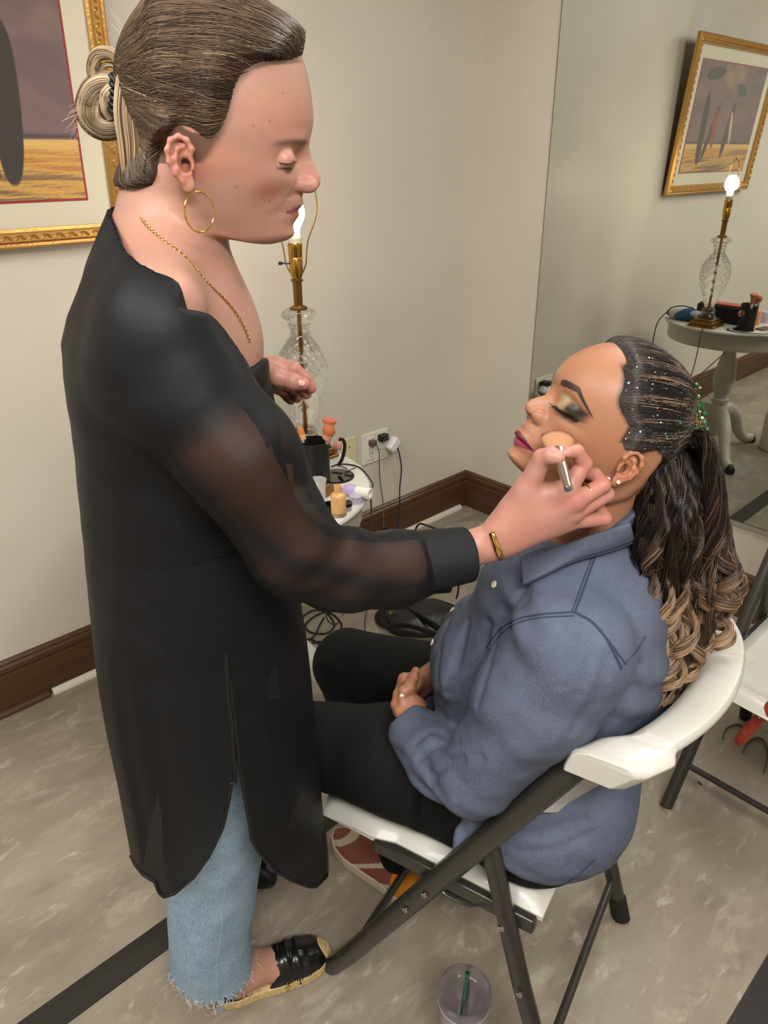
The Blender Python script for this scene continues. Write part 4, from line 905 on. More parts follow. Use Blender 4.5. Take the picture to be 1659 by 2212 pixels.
# right hand: back of the hand to the camera, thumb and forefinger pinch the brush
hb = .780
def handR1(P):
    w = Cc(1078, 1160, .797)
    d = flatcap(P, Cc(1040, 1179, .800), Cc(1090, 1157, .795), .0245, .0262, (0, 1, .3), .74)
    mcp = [Cc(1226, 1055, .782), Cc(1243, 1082, .778), Cc(1240, 1108, .783), Cc(1228, 1128, .790)]
    for i, m in enumerate(mcp):
        s = w+[(0, 0, .012), (0, 0, .003), (0, 0, -.006), (0, 0, -.014)][i]
        d = smin(d, cap(P, s, m, .0150, [.0122, .0120, .0112, .0105][i]), .012)
    d = smin(d, ell(P, Cc(1165, 1100, .800), (.045, .016, .028)), .02)
    # thumb
    d = smin(d, chain(P, [Cc(1092, 1130, .800), Cc(1136, 1060, .792), Cc(1172, 990, .784)], [.0165, .0145, .0108], .01), .016)
    d = smin(d, chain(P, [Cc(1172, 990, .784), Cc(1190, 984, .776), Cc(1206, 989, .770)], [.0108, .0102, .0080], .004), .004)
    # first web
    d = smin(d, cap(P, Cc(1130, 1085, .797), Cc(1215, 1062, .790), .010, .009), .016)
    # fingers
    d = smin(d, finger(P, [mcp[0], Cc(1262, 1003, .790), Cc(1246, 975, .787), Cc(1226, 977, .780)], [.0118, .0095, .0083, .0070]), .005)
    d = smin(d, finger(P, [mcp[1], Cc(1302, 1048, .792), Cc(1285, 1026, .806), Cc(1262, 1022, .812)], [.0116, .0096, .0085, .0075]), .005)
    d = smin(d, finger(P, [mcp[2], Cc(1310, 1068, .797), Cc(1296, 1050, .812), Cc(1275, 1045, .818)], [.0108, .0094, .0085, .0075]), .004)
    d = smin(d, finger(P, [mcp[3]+[0, 0, .001], Cc(1306, 1120, .800), Cc(1291, 1096, .812), Cc(1272, 1086, .816)], [.0102, .0090, .0080, .0070]), .004)
    return d
# left hand, relaxed, behind the chest edge
def handL1(P):
    b = .985
    w = Cc(520, 800, b)
    d = chain(P, [Cc(440, 770, b-.03), w], [.030, .025], .01)
    kn = [Cc(600, 788, b-.008), Cc(604, 806, b+.008), Cc(602, 822, b+.018), Cc(596, 834, b+.026)]
    for i, m in enumerate(kn): d = smin(d, cap(P, w+[0, .006*i-.004, -.006*i+.006], m, .017, .0115), .012)
    F = [[(600, 788, -.008), (634, 796, -.012), (657, 818, -.008), (672, 838, -.004)], [(604, 806, .008), (632, 818, .012), (651, 836, .010), (662, 851, .006)],
         [(602, 822, .018), (626, 834, .022), (638, 848, .018), (642, 860, .010)], [(596, 834, .026), (612, 846, .028), (622, 858, .024), (628, 865, .018)]]
    for q, r in zip(F, (.0098, .0094, .0090, .0080)):
        d = smin(d, finger(P, [Cc(x, y, b+o) for x, y, o in q], [r*1.1, r, r*.92, r*.78]), .004)
    d = smin(d, chain(P, [Cc(566, 800, b-.02), Cc(600, 814, b-.036), Cc(632, 824, b-.040), Cc(655, 829, b-.036)], [.0160, .0125, .0108, .0088], .006), .010)
    return d
def armL1(P): return chain(P, [Cc(330, 730, 1.02), Cc(380, 950, 1.05), Cc(460, 860, 1.0), Cc(520, 800, .985)], [.046, .038, .034, .025], .02)
FT = loc_(onz(575, 2150, 0.))                                   # near foot on the floor
fdir = loc_(onz(712, 2056, 0))-loc_(onz(482, 2160, 0)); fdir /= np.linalg.norm(fdir)
HEEL = loc_(onz(482, 2160, 0)); LS = .885
ff = lambda s, l, z: HEEL+fdir*s*LS+np.array([fdir[1], -fdir[0], 0])*l+UZ*z
fd2 = np.array([.20, .98, 0.]); HEEL2 = loc_(onz(452, 2010, 0)); f2_ = lambda s, z: HEEL2+fd2*s+UZ*z
G2 = lambda z: HEEL2+fd2*.04+UZ*z
def legs1(P):
    d = chain(P, [Cc(435, 1440, .86), Cc(460, 1700, .872), ff(.02, 0, .40), ff(.03, 0, .10)], [.075, .062, .045, .036], .03)
    d = smin(d, chain(P, [ff(.035, 0, .10), ff(.06, 0, .065), ff(.14, 0, .036), ff(.205, 0, .026)], [.034, .036, .031, .024], .02), .02)
    d = smin(d, cap(P, ff(.035, 0, .03), ff(.03, 0, .06), .028, .03), .02)
    d = smin(d, chain(P, [Cc(430, 1440, .96), Cc(450, 1700, .97), G2(.40), G2(.07)], [.075, .065, .045, .034], .03), .03)
    d = smin(d, chain(P, [f2_(.03, .05), f2_(.13, .036), f2_(.20, .026)], [.034, .032, .024], .02), .02)
    return d
def headall1(P):
    Q = H1.to(P); d = face1(Q)
    d = smin(d, torso1(P), .018)
    d = smin(d, ear1R(Q), .003)
    return smin(d, ear1L(Q), .003)
def body1(P):
    d = smin(torso1(P), armR1(P), .03); d = smin(d, armL1(P), .03); return smin(d, legs1(P), .03)
SK1 = (196, 150, 130)
def paint1(V, kind):
    C = np.ones((len(V), 3))*vcol(SK1); n = fbm(V, 60, 3)
    C = blend(C, vcol((214, 150, 128)), .25+.3*n)
    if kind == 'hand':
        C = blend(C, vcol((214, 150, 134)), .6); C = blend(C, vcol((200, 120, 106)), .3*np.clip(fbm(V, 90, 5)+.2, 0, 1))
        for px, py, b in ((1262, 1003, .79), (1302, 1048, .79), (1306, 1120, .80), (1243, 1082, .778), (672, 838, .98), (655, 829, .95)):
            C = blend(C, vcol((214, 104, 100)), .35*gauss(np.linalg.norm(V-Cc(px, py, b), axis=1), .016))
    if kind == 'head':
        bl1 = H1.px(578, 412, -.052)
        Q = H1.to(V); x, y, z = Q.T; ay = np.abs(y)
        C = blend(C, vcol((170, 98, 76)), .62*gauss(np.hypot((x-bl1[0])/1.7-(z-bl1[2])*.3, z-bl1[2]), .011)*(ay > .03))         # blush
        C = blend(C, vcol((214, 128, 112)), .5*gauss(ay, .02)*gauss(z-zn1-.004, .012)*sstep(x, .08, .10))
        # lips
        zl = zm1-.0005; lw = .0225; lipx = sstep(x, base_x1(zm1)-.018, base_x1(zm1)-.010)
        up_ = (z > zl) & (z < zl+.0062*(1-(ay/lw)**2)+.0008); lo_ = (z <= zl) & (z > zl-.0082*(1-(ay/lw)**2))
        k = ((up_ | lo_) & (ay < lw) & (x > base_x1(zm1)-.02)).astype(float)
        C = blend(C, vcol((178, 96, 92)), k*.85); C = blend(C, vcol((96, 44, 42)), .8*(ay < lw)*gauss(z-zl-.04*ay**2, .0009)*(x > base_x1(zm1)-.02))
        # brows, lids
        zb = ze1+.0185-.22*(np.clip(ay-.040, 0, 1))+.05*(ay-.02); k = gauss(z-zb, .0028)*sstep(ay, .010, .016)*(1-sstep(ay, .046, .056))*(x > .05)
        C = blend(C, vcol((120, 84, 66)), 1.0*k*(.8+.2*np.sin(y*5200+z*1500)))
        C = blend(C, vcol((60, 40, 36)), .9*gauss(z-(ze1-.0062+9.*(ay-.031)**2), .0010)*sstep(ay, .0165, .020)*(1-sstep(ay, .043, .047))*(x > .05))
        C = blend(C, vcol((186, 128, 110)), .5*gauss(z-(ze1+.009-7*(ay-.031)**2), .0012)*sstep(ay, .017, .022)*(1-sstep(ay, .042, .047))*(x > .05))
        # ear redness, short hair stubble at the temple and nape
        C = blend(C, vcol((206, 112, 92)), .45*gauss(np.linalg.norm(Q-np.array([ec1[0], 0, ec1[2]])*1.-np.array([0, 1, 0])*y[:, None]*0, axis=1)*0+np.hypot(x-ec1[0], z-ec1[2]), .03)*(ay > .06))
        C = blend(C, vcol((92, 70, 56)), hairmask1(Q)*(ay < .071))
        for px, py, r_ in ((583, 262, .0011), (611, 200, .0009), (511, 404, .0011), (582, 437, .0010), (548, 272, .0009), (575, 488, .0008)):
            h = H1.px(px, py, -.055); C = blend(C, vcol((110, 62, 50)), .7*gauss(np.hypot(x-h[0], z-h[2]), r_)*(y < 0))
    return C*(.70 if kind == 'hand' else .74)
def base_x1(z): return np.interp(z, *zip(*sorted(base1)))
HL1 = [(668, 126), (640, 134), (600, 140), (566, 152), (538, 180), (522, 215), (514, 250), (503, 285), (486, 312), (470, 338), (452, 352), (436, 322), (412, 300), (388, 300), (366, 320), (356, 350), (356, 390), (340, 430), (318, 460)]
HN_ = H1.px(340, 420, -.05)
def hairmask1(Q):
    """soft stubble where the hair roots start"""
    hz = [H1.px(px, py, -.058) for px, py in HL1[:11]]; hz = np.array(hz); x = Q[:, 0]; z = Q[:, 2]
    xs = np.interp(z, hz[::-1, 2], hz[::-1, 0]); m = sstep(xs-x, .002, .014)*(z > hz[10, 2])
    n = Q[:, 2] < H1.px(430, 330, -.07)[2]; back = sstep(H1.px(352, 380, -.06)[0]-x, -.002, .012)*sstep(z, H1.px(330, 470)[2]+.25*(x-HN_[0]), H1.px(330, 405)[2]+.25*(x-HN_[0]))
    return np.clip(m, 0, 1)*.85
root1 = empty('person', tuple(wd((FT[0], FT[1], 0))), 'standing woman in a sheer black tunic and frayed jeans brushing makeup on the seated woman', 'person')
m_skin1 = skin_mat('fair_skin')
def build_body1():
    o = H1.o
    Vh, Fh = nets(headall1, o+[-.16, -.185, -.24], o+[.20, .185, .22], .0013)
    # upper chest under the neckline
    lo = Cc(392, 640, .87)
    Vb, Fb = nets(body1, (lo[0]-.30, .55, -.01), (lo[0]+.45, 1.20, lo[2]+.10), .005)
    Vc, Fc = nets(torso1, (lo[0]-.14, .68, lo[2]-.13), (lo[0]+.16, 1.06, o[2]-.22), .003)
    Va, Fa = nets(lambda P: smin(armR1(P), handR1(P), .01), Cc(960, 1260, .80)-[.0, .06, .03], Cc(1340, 930, .80)+[.02, .07, .02], .0012)
    Vl, Fl = nets(lambda P: smin(armL1(P), handL1(P), .01), Cc(500, 900, .97)-[.01, .05, .02], Cc(700, 740, .98)+[.02, .08, .03], .0015)
    zc_ = Vc[:, 2].min()+.012; zh_ = Vh[:, 2].min()+.006
    Fc = Fc[(Vc[Fc][:, :, 2] < zh_).all(1)]
    Fb = Fb[((Vb[Fb][:, :, 2] < zc_) | (Vb[Fb][:, :, 1] < .692) | (Vb[Fb][:, :, 1] > 1.04)).all(1)]
    V, F, C = joinmesh([(Vh, Fh, paint1(Vh, 'head')), (Vb, Fb, paint1(Vb, 'head')), (Vc, Fc, paint1(Vc, 'head')), (Va, Fa, paint1(Va, 'hand')), (Vl, Fl, paint1(Vl, 'hand'))])
    return ob('body', meshdata('body', wd(V), F, [m_skin1], cols=C), root1)
b1 = build_body1(); reg(b1)
# ------------------------------------------------------------------ clothes of the standing woman
def rowtab(rows):
    r = np.array(rows, float); return lambda y: [np.interp(y, r[:, 0], r[:, i]) for i in range(1, r.shape[1])]
# picture row: left edge, right edge, middle distance, half depth
T1 = [(455, 285, 310, .868, .02), (480, 268, 350, .868, .045), (510, 232, 392, .868, .070), (550, 195, 436, .868, .095), (600, 168, 478, .868, .122), (650, 148, 508, .868, .150), (700, 140, 532, .868, .172), (760, 149, 556, .868, .186), (850, 158, 582, .869, .176), (950, 165, 606, .872, .166), (1100, 175, 626, .876, .160),
      (1250, 190, 644, .88, .172), (1350, 202, 652, .885, .182), (1402, 209, 661, .887, .186), (1490, 224, 671, .89, .190), (1595, 246, 681, .893, .192), (1682, 262, 688, .895, .194), (1787, 280, 698, .897, .195), (1880, 284, 706, .90, .196), (1990, 286, 712, .90, .196)]
T1 = [(y, a+float(np.interp(y, [480, 600, 760, 1000, 1250, 1880], [0, 26, 28, 24, 22, 20])), b, c, d) for y, a, b, c, d in T1]
t1 = rowtab(T1)
def ring1(th, y):
    xl, xr, bc, rb = t1(y); A = np.array([G(a, b_, c) for a, b_, c in zip(np.ravel(xl), np.ravel(y), np.ravel(bc))]); B = np.array([G(a, b_, c) for a, b_, c in zip(np.ravel(xr), np.ravel(y), np.ravel(bc))])
    c = (A+B)/2; ra = (B-A)[:, 0]/2
    # folds: soft vertical pleats growing towards the hem
    k = np.clip((np.ravel(y)-1150)/700, 0, 1); th = np.ravel(th)
    f = 1+k*(.030*np.sin(7*th+1.2+.002*np.ravel(y))+.018*np.sin(13*th+np.sin(3*th)*2)+.010*np.sin(23*th+.7))
    return np.stack([c[:, 0]+ra*np.cos(th), c[:, 1]+np.ravel(rb)*f*np.sin(th), c[:, 2]], 1)
ys = np.linspace(455, 1250, 120); _xl, _xr, _bc, _rb = t1(ys)
_A = np.array([G(a, b, c) for a, b, c in zip(_xl, ys, _bc)]); _B = np.array([G(a, b, c) for a, b, c in zip(_xr, ys, _bc)])
tz = ((_A+_B)/2)[::-1, 2]; ta = ((_A+_B)/2)[::-1, 0]; tr = ((_B-_A)[::-1, 0]/2); tb = _bc[::-1]; trb = _rb[::-1]
def loft1(P):
    z = P[:, 2]; ra = np.interp(z, tz, tr); rb = np.interp(z, tz, trb); r = np.sqrt(((P[:, 0]-np.interp(z, tz, ta))/ra)**2+(np.abs(P[:, 1]-np.interp(z, tz, tb))/rb)**2)
    d = (r-1)*np.minimum(ra, rb)*.85
    return np.maximum(d, z-tz[-1])
def tunic_raw(P):
    d = smin(loft1(P), torso1(P)-.007, .012)
    # shoulder cap and gathered folds
    d = smin(d, cap(P, Cc(325, 665, .775), Cc(352, 745, .722), .052, .060), .05)
    d = smin(d, cap(P, Cc(350, 640, .96), Cc(370, 760, 1.02), .052, .056), .04)
    q = P-Cc(500, 740, .82); s = (P[:, 0]*.55-P[:, 2]*.83)
    return d+.0016*np.sin((P[:, 0]*.83+P[:, 2]*.55)*330+np.sin(s*40)*1.2)*gauss(np.linalg.norm(q, axis=1), .075)+.0022*fbm(P, 22, 11, 4)
sl_pts = [Cc(350, 770, .738), Cc(410, 850, .715), Cc(520, 985, .705), Cc(630, 1165, .712)]
fa_pts = [Cc(630, 1175, .712), Cc(735, 1228, .735), Cc(860, 1228, .765), Cc(925, 1216, .785)]
cf_pts = [Cc(905, 1214, .775), Cc(1012, 1197, .793)]
def sleeve(P):
    ar = np.maximum(armR1(P)-.0075, (P-Cc(900, 1205, .78)) @ np.array([.95, .2, .1]))
    d = chain(P, sl_pts, [.054, .058, .058, .052], .03)
    w = .0032*np.sin((P[:, 0]*.8-P[:, 2]*.6)*95+3*np.sin(P[:, 2]*31))*gauss(np.linalg.norm(P-Cc(690, 1200, .71), axis=1), .07)
    w += .0030*fbm(P, 34, 21, 4)
    e = chain(P, fa_pts, [.050, .043, .044, .040], .02)
    e = smin(e, cap(P, Cc(800, 1262, .755), Cc(868, 1292, .775), .020, .014), .03)          # fabric drooping before the cuff
    e = smin(e, cap(P, Cc(650, 1235, .715), Cc(725, 1262, .735), .030, .026), .03)
    d = smin(d, e, .012)
    g = Cc(745, 1180, .735); d = d+.0035*np.cos(np.clip((P-g) @ np.array([.9, 0, .4])*170, -20, 20))*gauss(np.linalg.norm(P-g, axis=1), .035)
    return smin(d+w, ar, .01)
NL = [(250, 470), (257, 495), (261, 520), (275, 544), (300, 566), (338, 586), (376, 600), (401, 613), (429, 638), (460, 676), (504, 704), (541, 744)]
_h = raycast(lambda P: smin(tunic_raw(P), sleeve(P), .028), [p[0] for p in NL[2:-1]], [p[1] for p in NL[2:-1]])
_h = _h[~np.isnan(_h).any(1)]
nl = np.vstack([Cc(240, 455, YB), Cc(258, 494, YB), _h[_h[:, 0].argsort()], Cc(541, 744, YB), Cc(600, 800, YB)]); nl = nl[nl[:, 0].argsort()]
nlA = np.vstack([nl[nl[:, 0] < -.1605], [-.10, .702, 1.417]])
def neckcut(P):
    w = np.abs(P[:, 1]-YB); far = .35*np.clip(P[:, 1]-YB-.005, 0, .07)
    q_ = YB-np.interp(P[:, 0], nlA[:, 0], nlA[:, 1])-w; fA = P[:, 2]-np.interp(P[:, 0], nlA[:, 0], nlA[:, 2])+np.where(q_ > 0, 1.9, .8)*np.clip(q_, -.05, .045)
    fB = np.minimum(P[:, 2]-(1.351+.40*w), (P[:, 0]+.185)*1.2)
    return (smax(fA, fB, .012)+far)*.6
def tunic_top(P):
    d = smax(tunic_raw(P), neckcut(P), .004)
    # turned facing band that follows the neckline
    band = np.abs(tunic_raw(P)-.001)-.0018
    return d
cdir = cf_pts[1]-cf_pts[0]; clen = np.linalg.norm(cdir); cdir /= clen
cup_ = np.cross(cdir, [0, 1, .0]); cup_ = -cup_/np.linalg.norm(cup_) if cup_[2] < 0 else cup_/np.linalg.norm(cup_); csd = np.cross(cup_, cdir)
def cuff(P):
    q = P-cf_pts[0]; s_ = q @ cdir; u = q @ cup_; v = q @ csd; t = np.clip(s_/clen, 0, 1)
    ru = .0385-.0045*t; rv = .0420-.004*t; d = (np.sqrt((u/ru)**2+(v/rv)**2)-1)*.035
    return smax(smax(d, s_-clen, .003), -s_, .003)
def sheer_mat(name, tr, rough=.55, col=(19, 19, 21), att=False):
    m = bpy.data.materials.new(name); m.use_nodes = True; nt = m.node_tree; b = nt.nodes['Principled BSDF']; o = nt.nodes['Material Output']
    b.inputs['Base Color'].default_value = (*lin(col), 1); b.inputs['Roughness'].default_value = rough; b.inputs['Sheen Weight'].default_value = .0; b.inputs['Specular IOR Level'].default_value = .22
    t = nt.nodes.new('ShaderNodeBsdfTransparent'); t.inputs['Color'].default_value = (.86, .80, .78, 1)
    lw = nt.nodes.new('ShaderNodeLayerWeight'); lw.inputs['Blend'].default_value = .35
    mr = nt.nodes.new('ShaderNodeMapRange'); mr.inputs['From Min'].default_value = 0; mr.inputs['From Max'].default_value = .8; mr.inputs['To Min'].default_value = tr; mr.inputs['To Max'].default_value = 0
    nt.links.new(lw.outputs['Facing'], mr.inputs['Value']); mx = nt.nodes.new('ShaderNodeMixShader')
    src = mr.outputs[0]
    if att:
        at = nt.nodes.new('ShaderNodeAttribute'); at.attribute_name = 'col'; sp = nt.nodes.new('ShaderNodeSeparateColor'); nt.links.new(at.outputs['Color'], sp.inputs[0])
        mu = nt.nodes.new('ShaderNodeMath'); mu.operation = 'MULTIPLY'; nt.links.new(src, mu.inputs[0]); nt.links.new(sp.outputs[0], mu.inputs[1]); src = mu.outputs[0]
    nt.links.new(src, mx.inputs[0]); nt.links.new(b.outputs[0], mx.inputs[1]); nt.links.new(t.outputs[0], mx.inputs[2]); nt.links.new(mx.outputs[0], o.inputs[0])
    n = nt.nodes.new('ShaderNodeTexNoise'); n.inputs['Scale'].default_value = 900; tc = nt.nodes.new('ShaderNodeTexCoord'); nt.links.new(tc.outputs['Object'], n.inputs['Vector'])
    bp = nt.nodes.new('ShaderNodeBump'); bp.inputs['Strength'].default_value = .15; bp.inputs['Distance'].default_value = .0005; nt.links.new(n.outputs['Fac'], bp.inputs['Height']); nt.links.new(bp.outputs[0], b.inputs['Normal'])
    return m
m_tun = sheer_mat('black_chiffon_lined', 0.); m_tun2 = sheer_mat('black_chiffon', .10); m_slv = sheer_mat('black_chiffon_sleeve', .36, att=True)
m_hem = mat('black_hem', (14, 14, 15), .6)
def build_tunic():
    lo = Cc(140, 1250, .9)
    cutc = lambda P: -smax(cuff(P), -(P-cf_pts[0]) @ cdir+.006, .002)
    def gar(P):
        nk_ = neckcut(P); g = smin(tunic_raw(P), sleeve(P), .028)
        return smax(smax(g, nk_, .002), cutc(P), .002)
    V, F = nets(gar, (lo[0]-.06, .60, lo[2]-.03), (Cc(930, 1200, .80)[0]+.02, 1.12, H1.o[2]+.02), .0036)
    q = V-SH1; ax = EL1-SH1; al = (q @ ax)/np.linalg.norm(ax); tr_ = tunic_raw(V)
    sh_ = sstep(al, .055, .095)*sstep(tr_, .004, .016)+sstep(V[:, 0], EL1[0]-.03, EL1[0]+.02)
    sc_ = np.zeros((len(V), 3)); sc_[:, 0] = np.clip(sh_, 0, 1)
    # double layers: seam at the elbow and hem folds stay dark
    sc_[:, 0] *= 1-.75*gauss((V-Cc(655, 1168, .712)) @ np.array([.55, 0, .83]), .010)
    parts = [(V, F, sc_)]; mi = [np.full(len(F), 2)]
    # skirt: two grids, back panel and front panel, open side slits
    ths = -1.318                                            # angle of the near slit
    bh = np.array([(200, 1850), (284, 1850), (292, 1867), (309, 1888), (337, 1906), (343, 1927), (355, 1937), (376, 1930), (418, 1895), (453, 1846), (481, 1787), (494, 1728), (499, 1690), (530, 1690)], float)
    fh = np.array([(490, 1647), (511, 1647), (519, 1735), (533, 1794), (558, 1839), (593, 1881), (631, 1902), (666, 1915), (683, 1915), (704, 1895), (711, 1878), (720, 1878)], float)
    def panel(edge, sgn, hem, n=220, m=130):
        # u 0 at the near slit .. 1 at the far slit
        u = np.linspace(0, 1, n)**1.0; yy0 = 1095.
        th_end = lambda y: edge(y)
        hy = np.full(n, 1650.)
        for _ in range(25):
            e = th_end(hy)
            th = e+(sgn*0+ ((math.pi if sgn < 0 else 0)-e)*1)*0  # placeholder angle
            th = colth(u, e, sgn); uu = np.abs(((th+math.pi) % (2*math.pi))-math.pi)   # 0..pi
            tn = -uu                                            # nearest-side mirror of the column
            P = ring1(tn, hy); q = pj(wd(P)); want = np.interp(q[:, 0], hem[:, 0], hem[:, 1]); hy = hy+(want-q[:, 1])*.6
        Vs = []
        for j in range(m):
            t = j/(m-1); y = yy0+(hy-yy0)*t; th = colth(u, th_end(y), sgn); Vs.append(ring1(th, y))
        V = np.array(Vs).reshape(-1, 3)
        jj, ii = np.meshgrid(np.arange(m-1), np.arange(n-1), indexing='ij'); a = jj*n+ii
        F = np.stack([a, a+1, a+n+1, a+n], -1).reshape(-1, 4); hemline = np.array(Vs[-1]); e0 = np.array([r[0] for r in Vs]); e1 = np.array([r[-1] for r in Vs])
        return V, F, np.vstack([e0[54:], hemline, e1[::-1][:-54]]), V[-n:]
    def colth(u, e, sgn):
        e = np.asarray(e, float)
        if sgn > 0: return e+(-e-e)*u                           # front: from -|e| over 0 to +|e|
        return e-(2*math.pi+2*e)*u                              # back: from e down over -pi to the far slit
    eb = lambda y: np.interp(y, [1265, 1400, 1500, 1600], [-1.075, -1.09, -1.125, -1.20])
    ef = lambda y: np.interp(y, [1265, 1330, 1475, 1600], [-1.075, -1.052, -1.075, -1.06])
    hems = []
    for e, sg, hm in ((eb, -1, bh), (ef, 1, fh)):
        V, F, hl, _ = panel(e, sg, hm); parts.append((V, F, np.zeros((len(V), 3)))); mi.append(np.ones(len(F), int)); hems.append(hl)
    far = lambda P: smin(chain(P, [Cc(360, 700, 1.00), Cc(400, 930, 1.05), Cc(470, 860, 1.00), Cc(500, 815, .995)], [.066, .058, .046, .040], .03), ell(P, Cc(560, 870, .985), (.018, .030, .040)), .02)
    lo = Cc(360, 960, 1.05); V, F = nets(far, (lo[0]-.12, .90, lo[2]-.1), (lo[0]+.30, 1.16, lo[2]+.42), .005)
    parts.append((V, F, np.zeros((len(V), 3)))); mi.append(np.full(len(F), 0))
    V, F, Ct = joinmesh(parts); me = meshdata('tunic', wd(V), F, [m_tun, m_tun2, m_slv, m_hem], fm=np.concatenate(mi), cols=Ct)
    o = ob('tunic', me, b1); parent_mw[o.name] = Matrix.Identity(4)
    V, F = nets(cuff, cf_pts[0]-[.07, .07, .07], cf_pts[1]+[.07, .07, .07], .002); ob('cuff', meshdata('cuff', wd(V), F, [mat('black_cuff', (24, 25, 27), .65, spec=.25, bump=(900, .3, .0006))]), o)
    # lower cuff tab
    MB().tube([wd(Cc(905, 1266, .800)), wd(Cc(972, 1262, .812))], .009, 10, flat=(FH, 1.4)).build('cuff_tab', m_hem, o)
    for hl in hems:
        MB().tube(wd(hl), .0030, 8).build('hem', m_hem, o)
    return o
tun = build_tunic()
def cami(P): return smax(torso1(P)-.0035, neckcut(P)+.052+.10*np.maximum(0, P[:, 0]-nl[-3, 0]+.10), .003)
lo = Cc(382, 1300, .87); V, F = nets(cami, (lo[0]-.22, .66, lo[2]), (lo[0]+.24, 1.08, H1.o[2]-.08), .005)
ob('camisole', meshdata('camisole', wd(V), F, [mat('black_camisole', (12, 12, 13), .7, spec=.2)]), b1)
# jeans -------------------------------------------------------------------
m_denim = mat('light_denim', (120, 146, 170), .85, noise=(900, (1, 1, .12), (158, 180, 198), .35, .7), bump=(700, .5, .0008))
def denim_nodes(m, c_dark, c_light, sc=9):
    nt = m.node_tree; b = nt.nodes['Principled BSDF']; mx = [n for n in nt.nodes if n.type == 'MIX'][0]; tc = [n for n in nt.nodes if n.type == 'TEX_COORD'][0]
    n = nt.nodes.new('ShaderNodeTexNoise'); n.inputs['Scale'].default_value = sc; n.inputs['Detail'].default_value = 7; n.inputs['Roughness'].default_value = .65
    nt.links.new(tc.outputs['Object'], n.inputs['Vector']); r = nt.nodes.new('ShaderNodeMapRange'); r.inputs['From Min'].default_value = .38; r.inputs['From Max'].default_value = .66
    nt.links.new(n.outputs['Fac'], r.inputs['Value']); m2 = nt.nodes.new('ShaderNodeMix'); m2.data_type = 'RGBA'; m2.inputs[6].default_value = (*lin(c_dark), 1); m2.inputs[7].default_value = (*lin(c_light), 1)
    nt.links.new(r.outputs[0], m2.inputs[0]); nt.links.new(m2.outputs[2], mx.inputs[6])
denim_nodes(m_denim, (100, 128, 154), (138, 162, 182), 14)
J1 = rowtab([(1380, 380, 575, .85, .10), (1600, 362, 580, .862, .098), (1750, 352, 574, .872, .094), (1850, 358, 564, .880, .09), (1950, 366, 552, .890, .086), (2000, 367, 541, .896, .082), (2060, 369, 545, .905, .082), (2110, 374, 552, .912, .083), (2150, 380, 556, .916, .083), (2200, 386, 560, .92, .083)])
def jring(th, y):
    y = np.ravel(y); th = np.ravel(th); xl, xr, bc, rb = J1(y); A = np.array([G(a, b_, c) for a, b_, c in zip(xl, y, bc)]); B = np.array([G(a, b_, c) for a, b_, c in zip(xr, y, bc)]); c = (A+B)/2; ra = (B-A)[:, 0]/2
    f = 1+.012*np.sin(5*th+y*.011)+.010*np.sin(3*th-y*.05+np.sin(th*2))*np.clip((y-1700)/300, 0, 1)+.012*np.sin(y*.085+2*th)*np.exp(-((th+1.15)/.25)**2)
    return np.stack([c[:, 0]+ra*f*np.cos(th), c[:, 1]+rb*f*np.sin(th), c[:, 2]], 1)
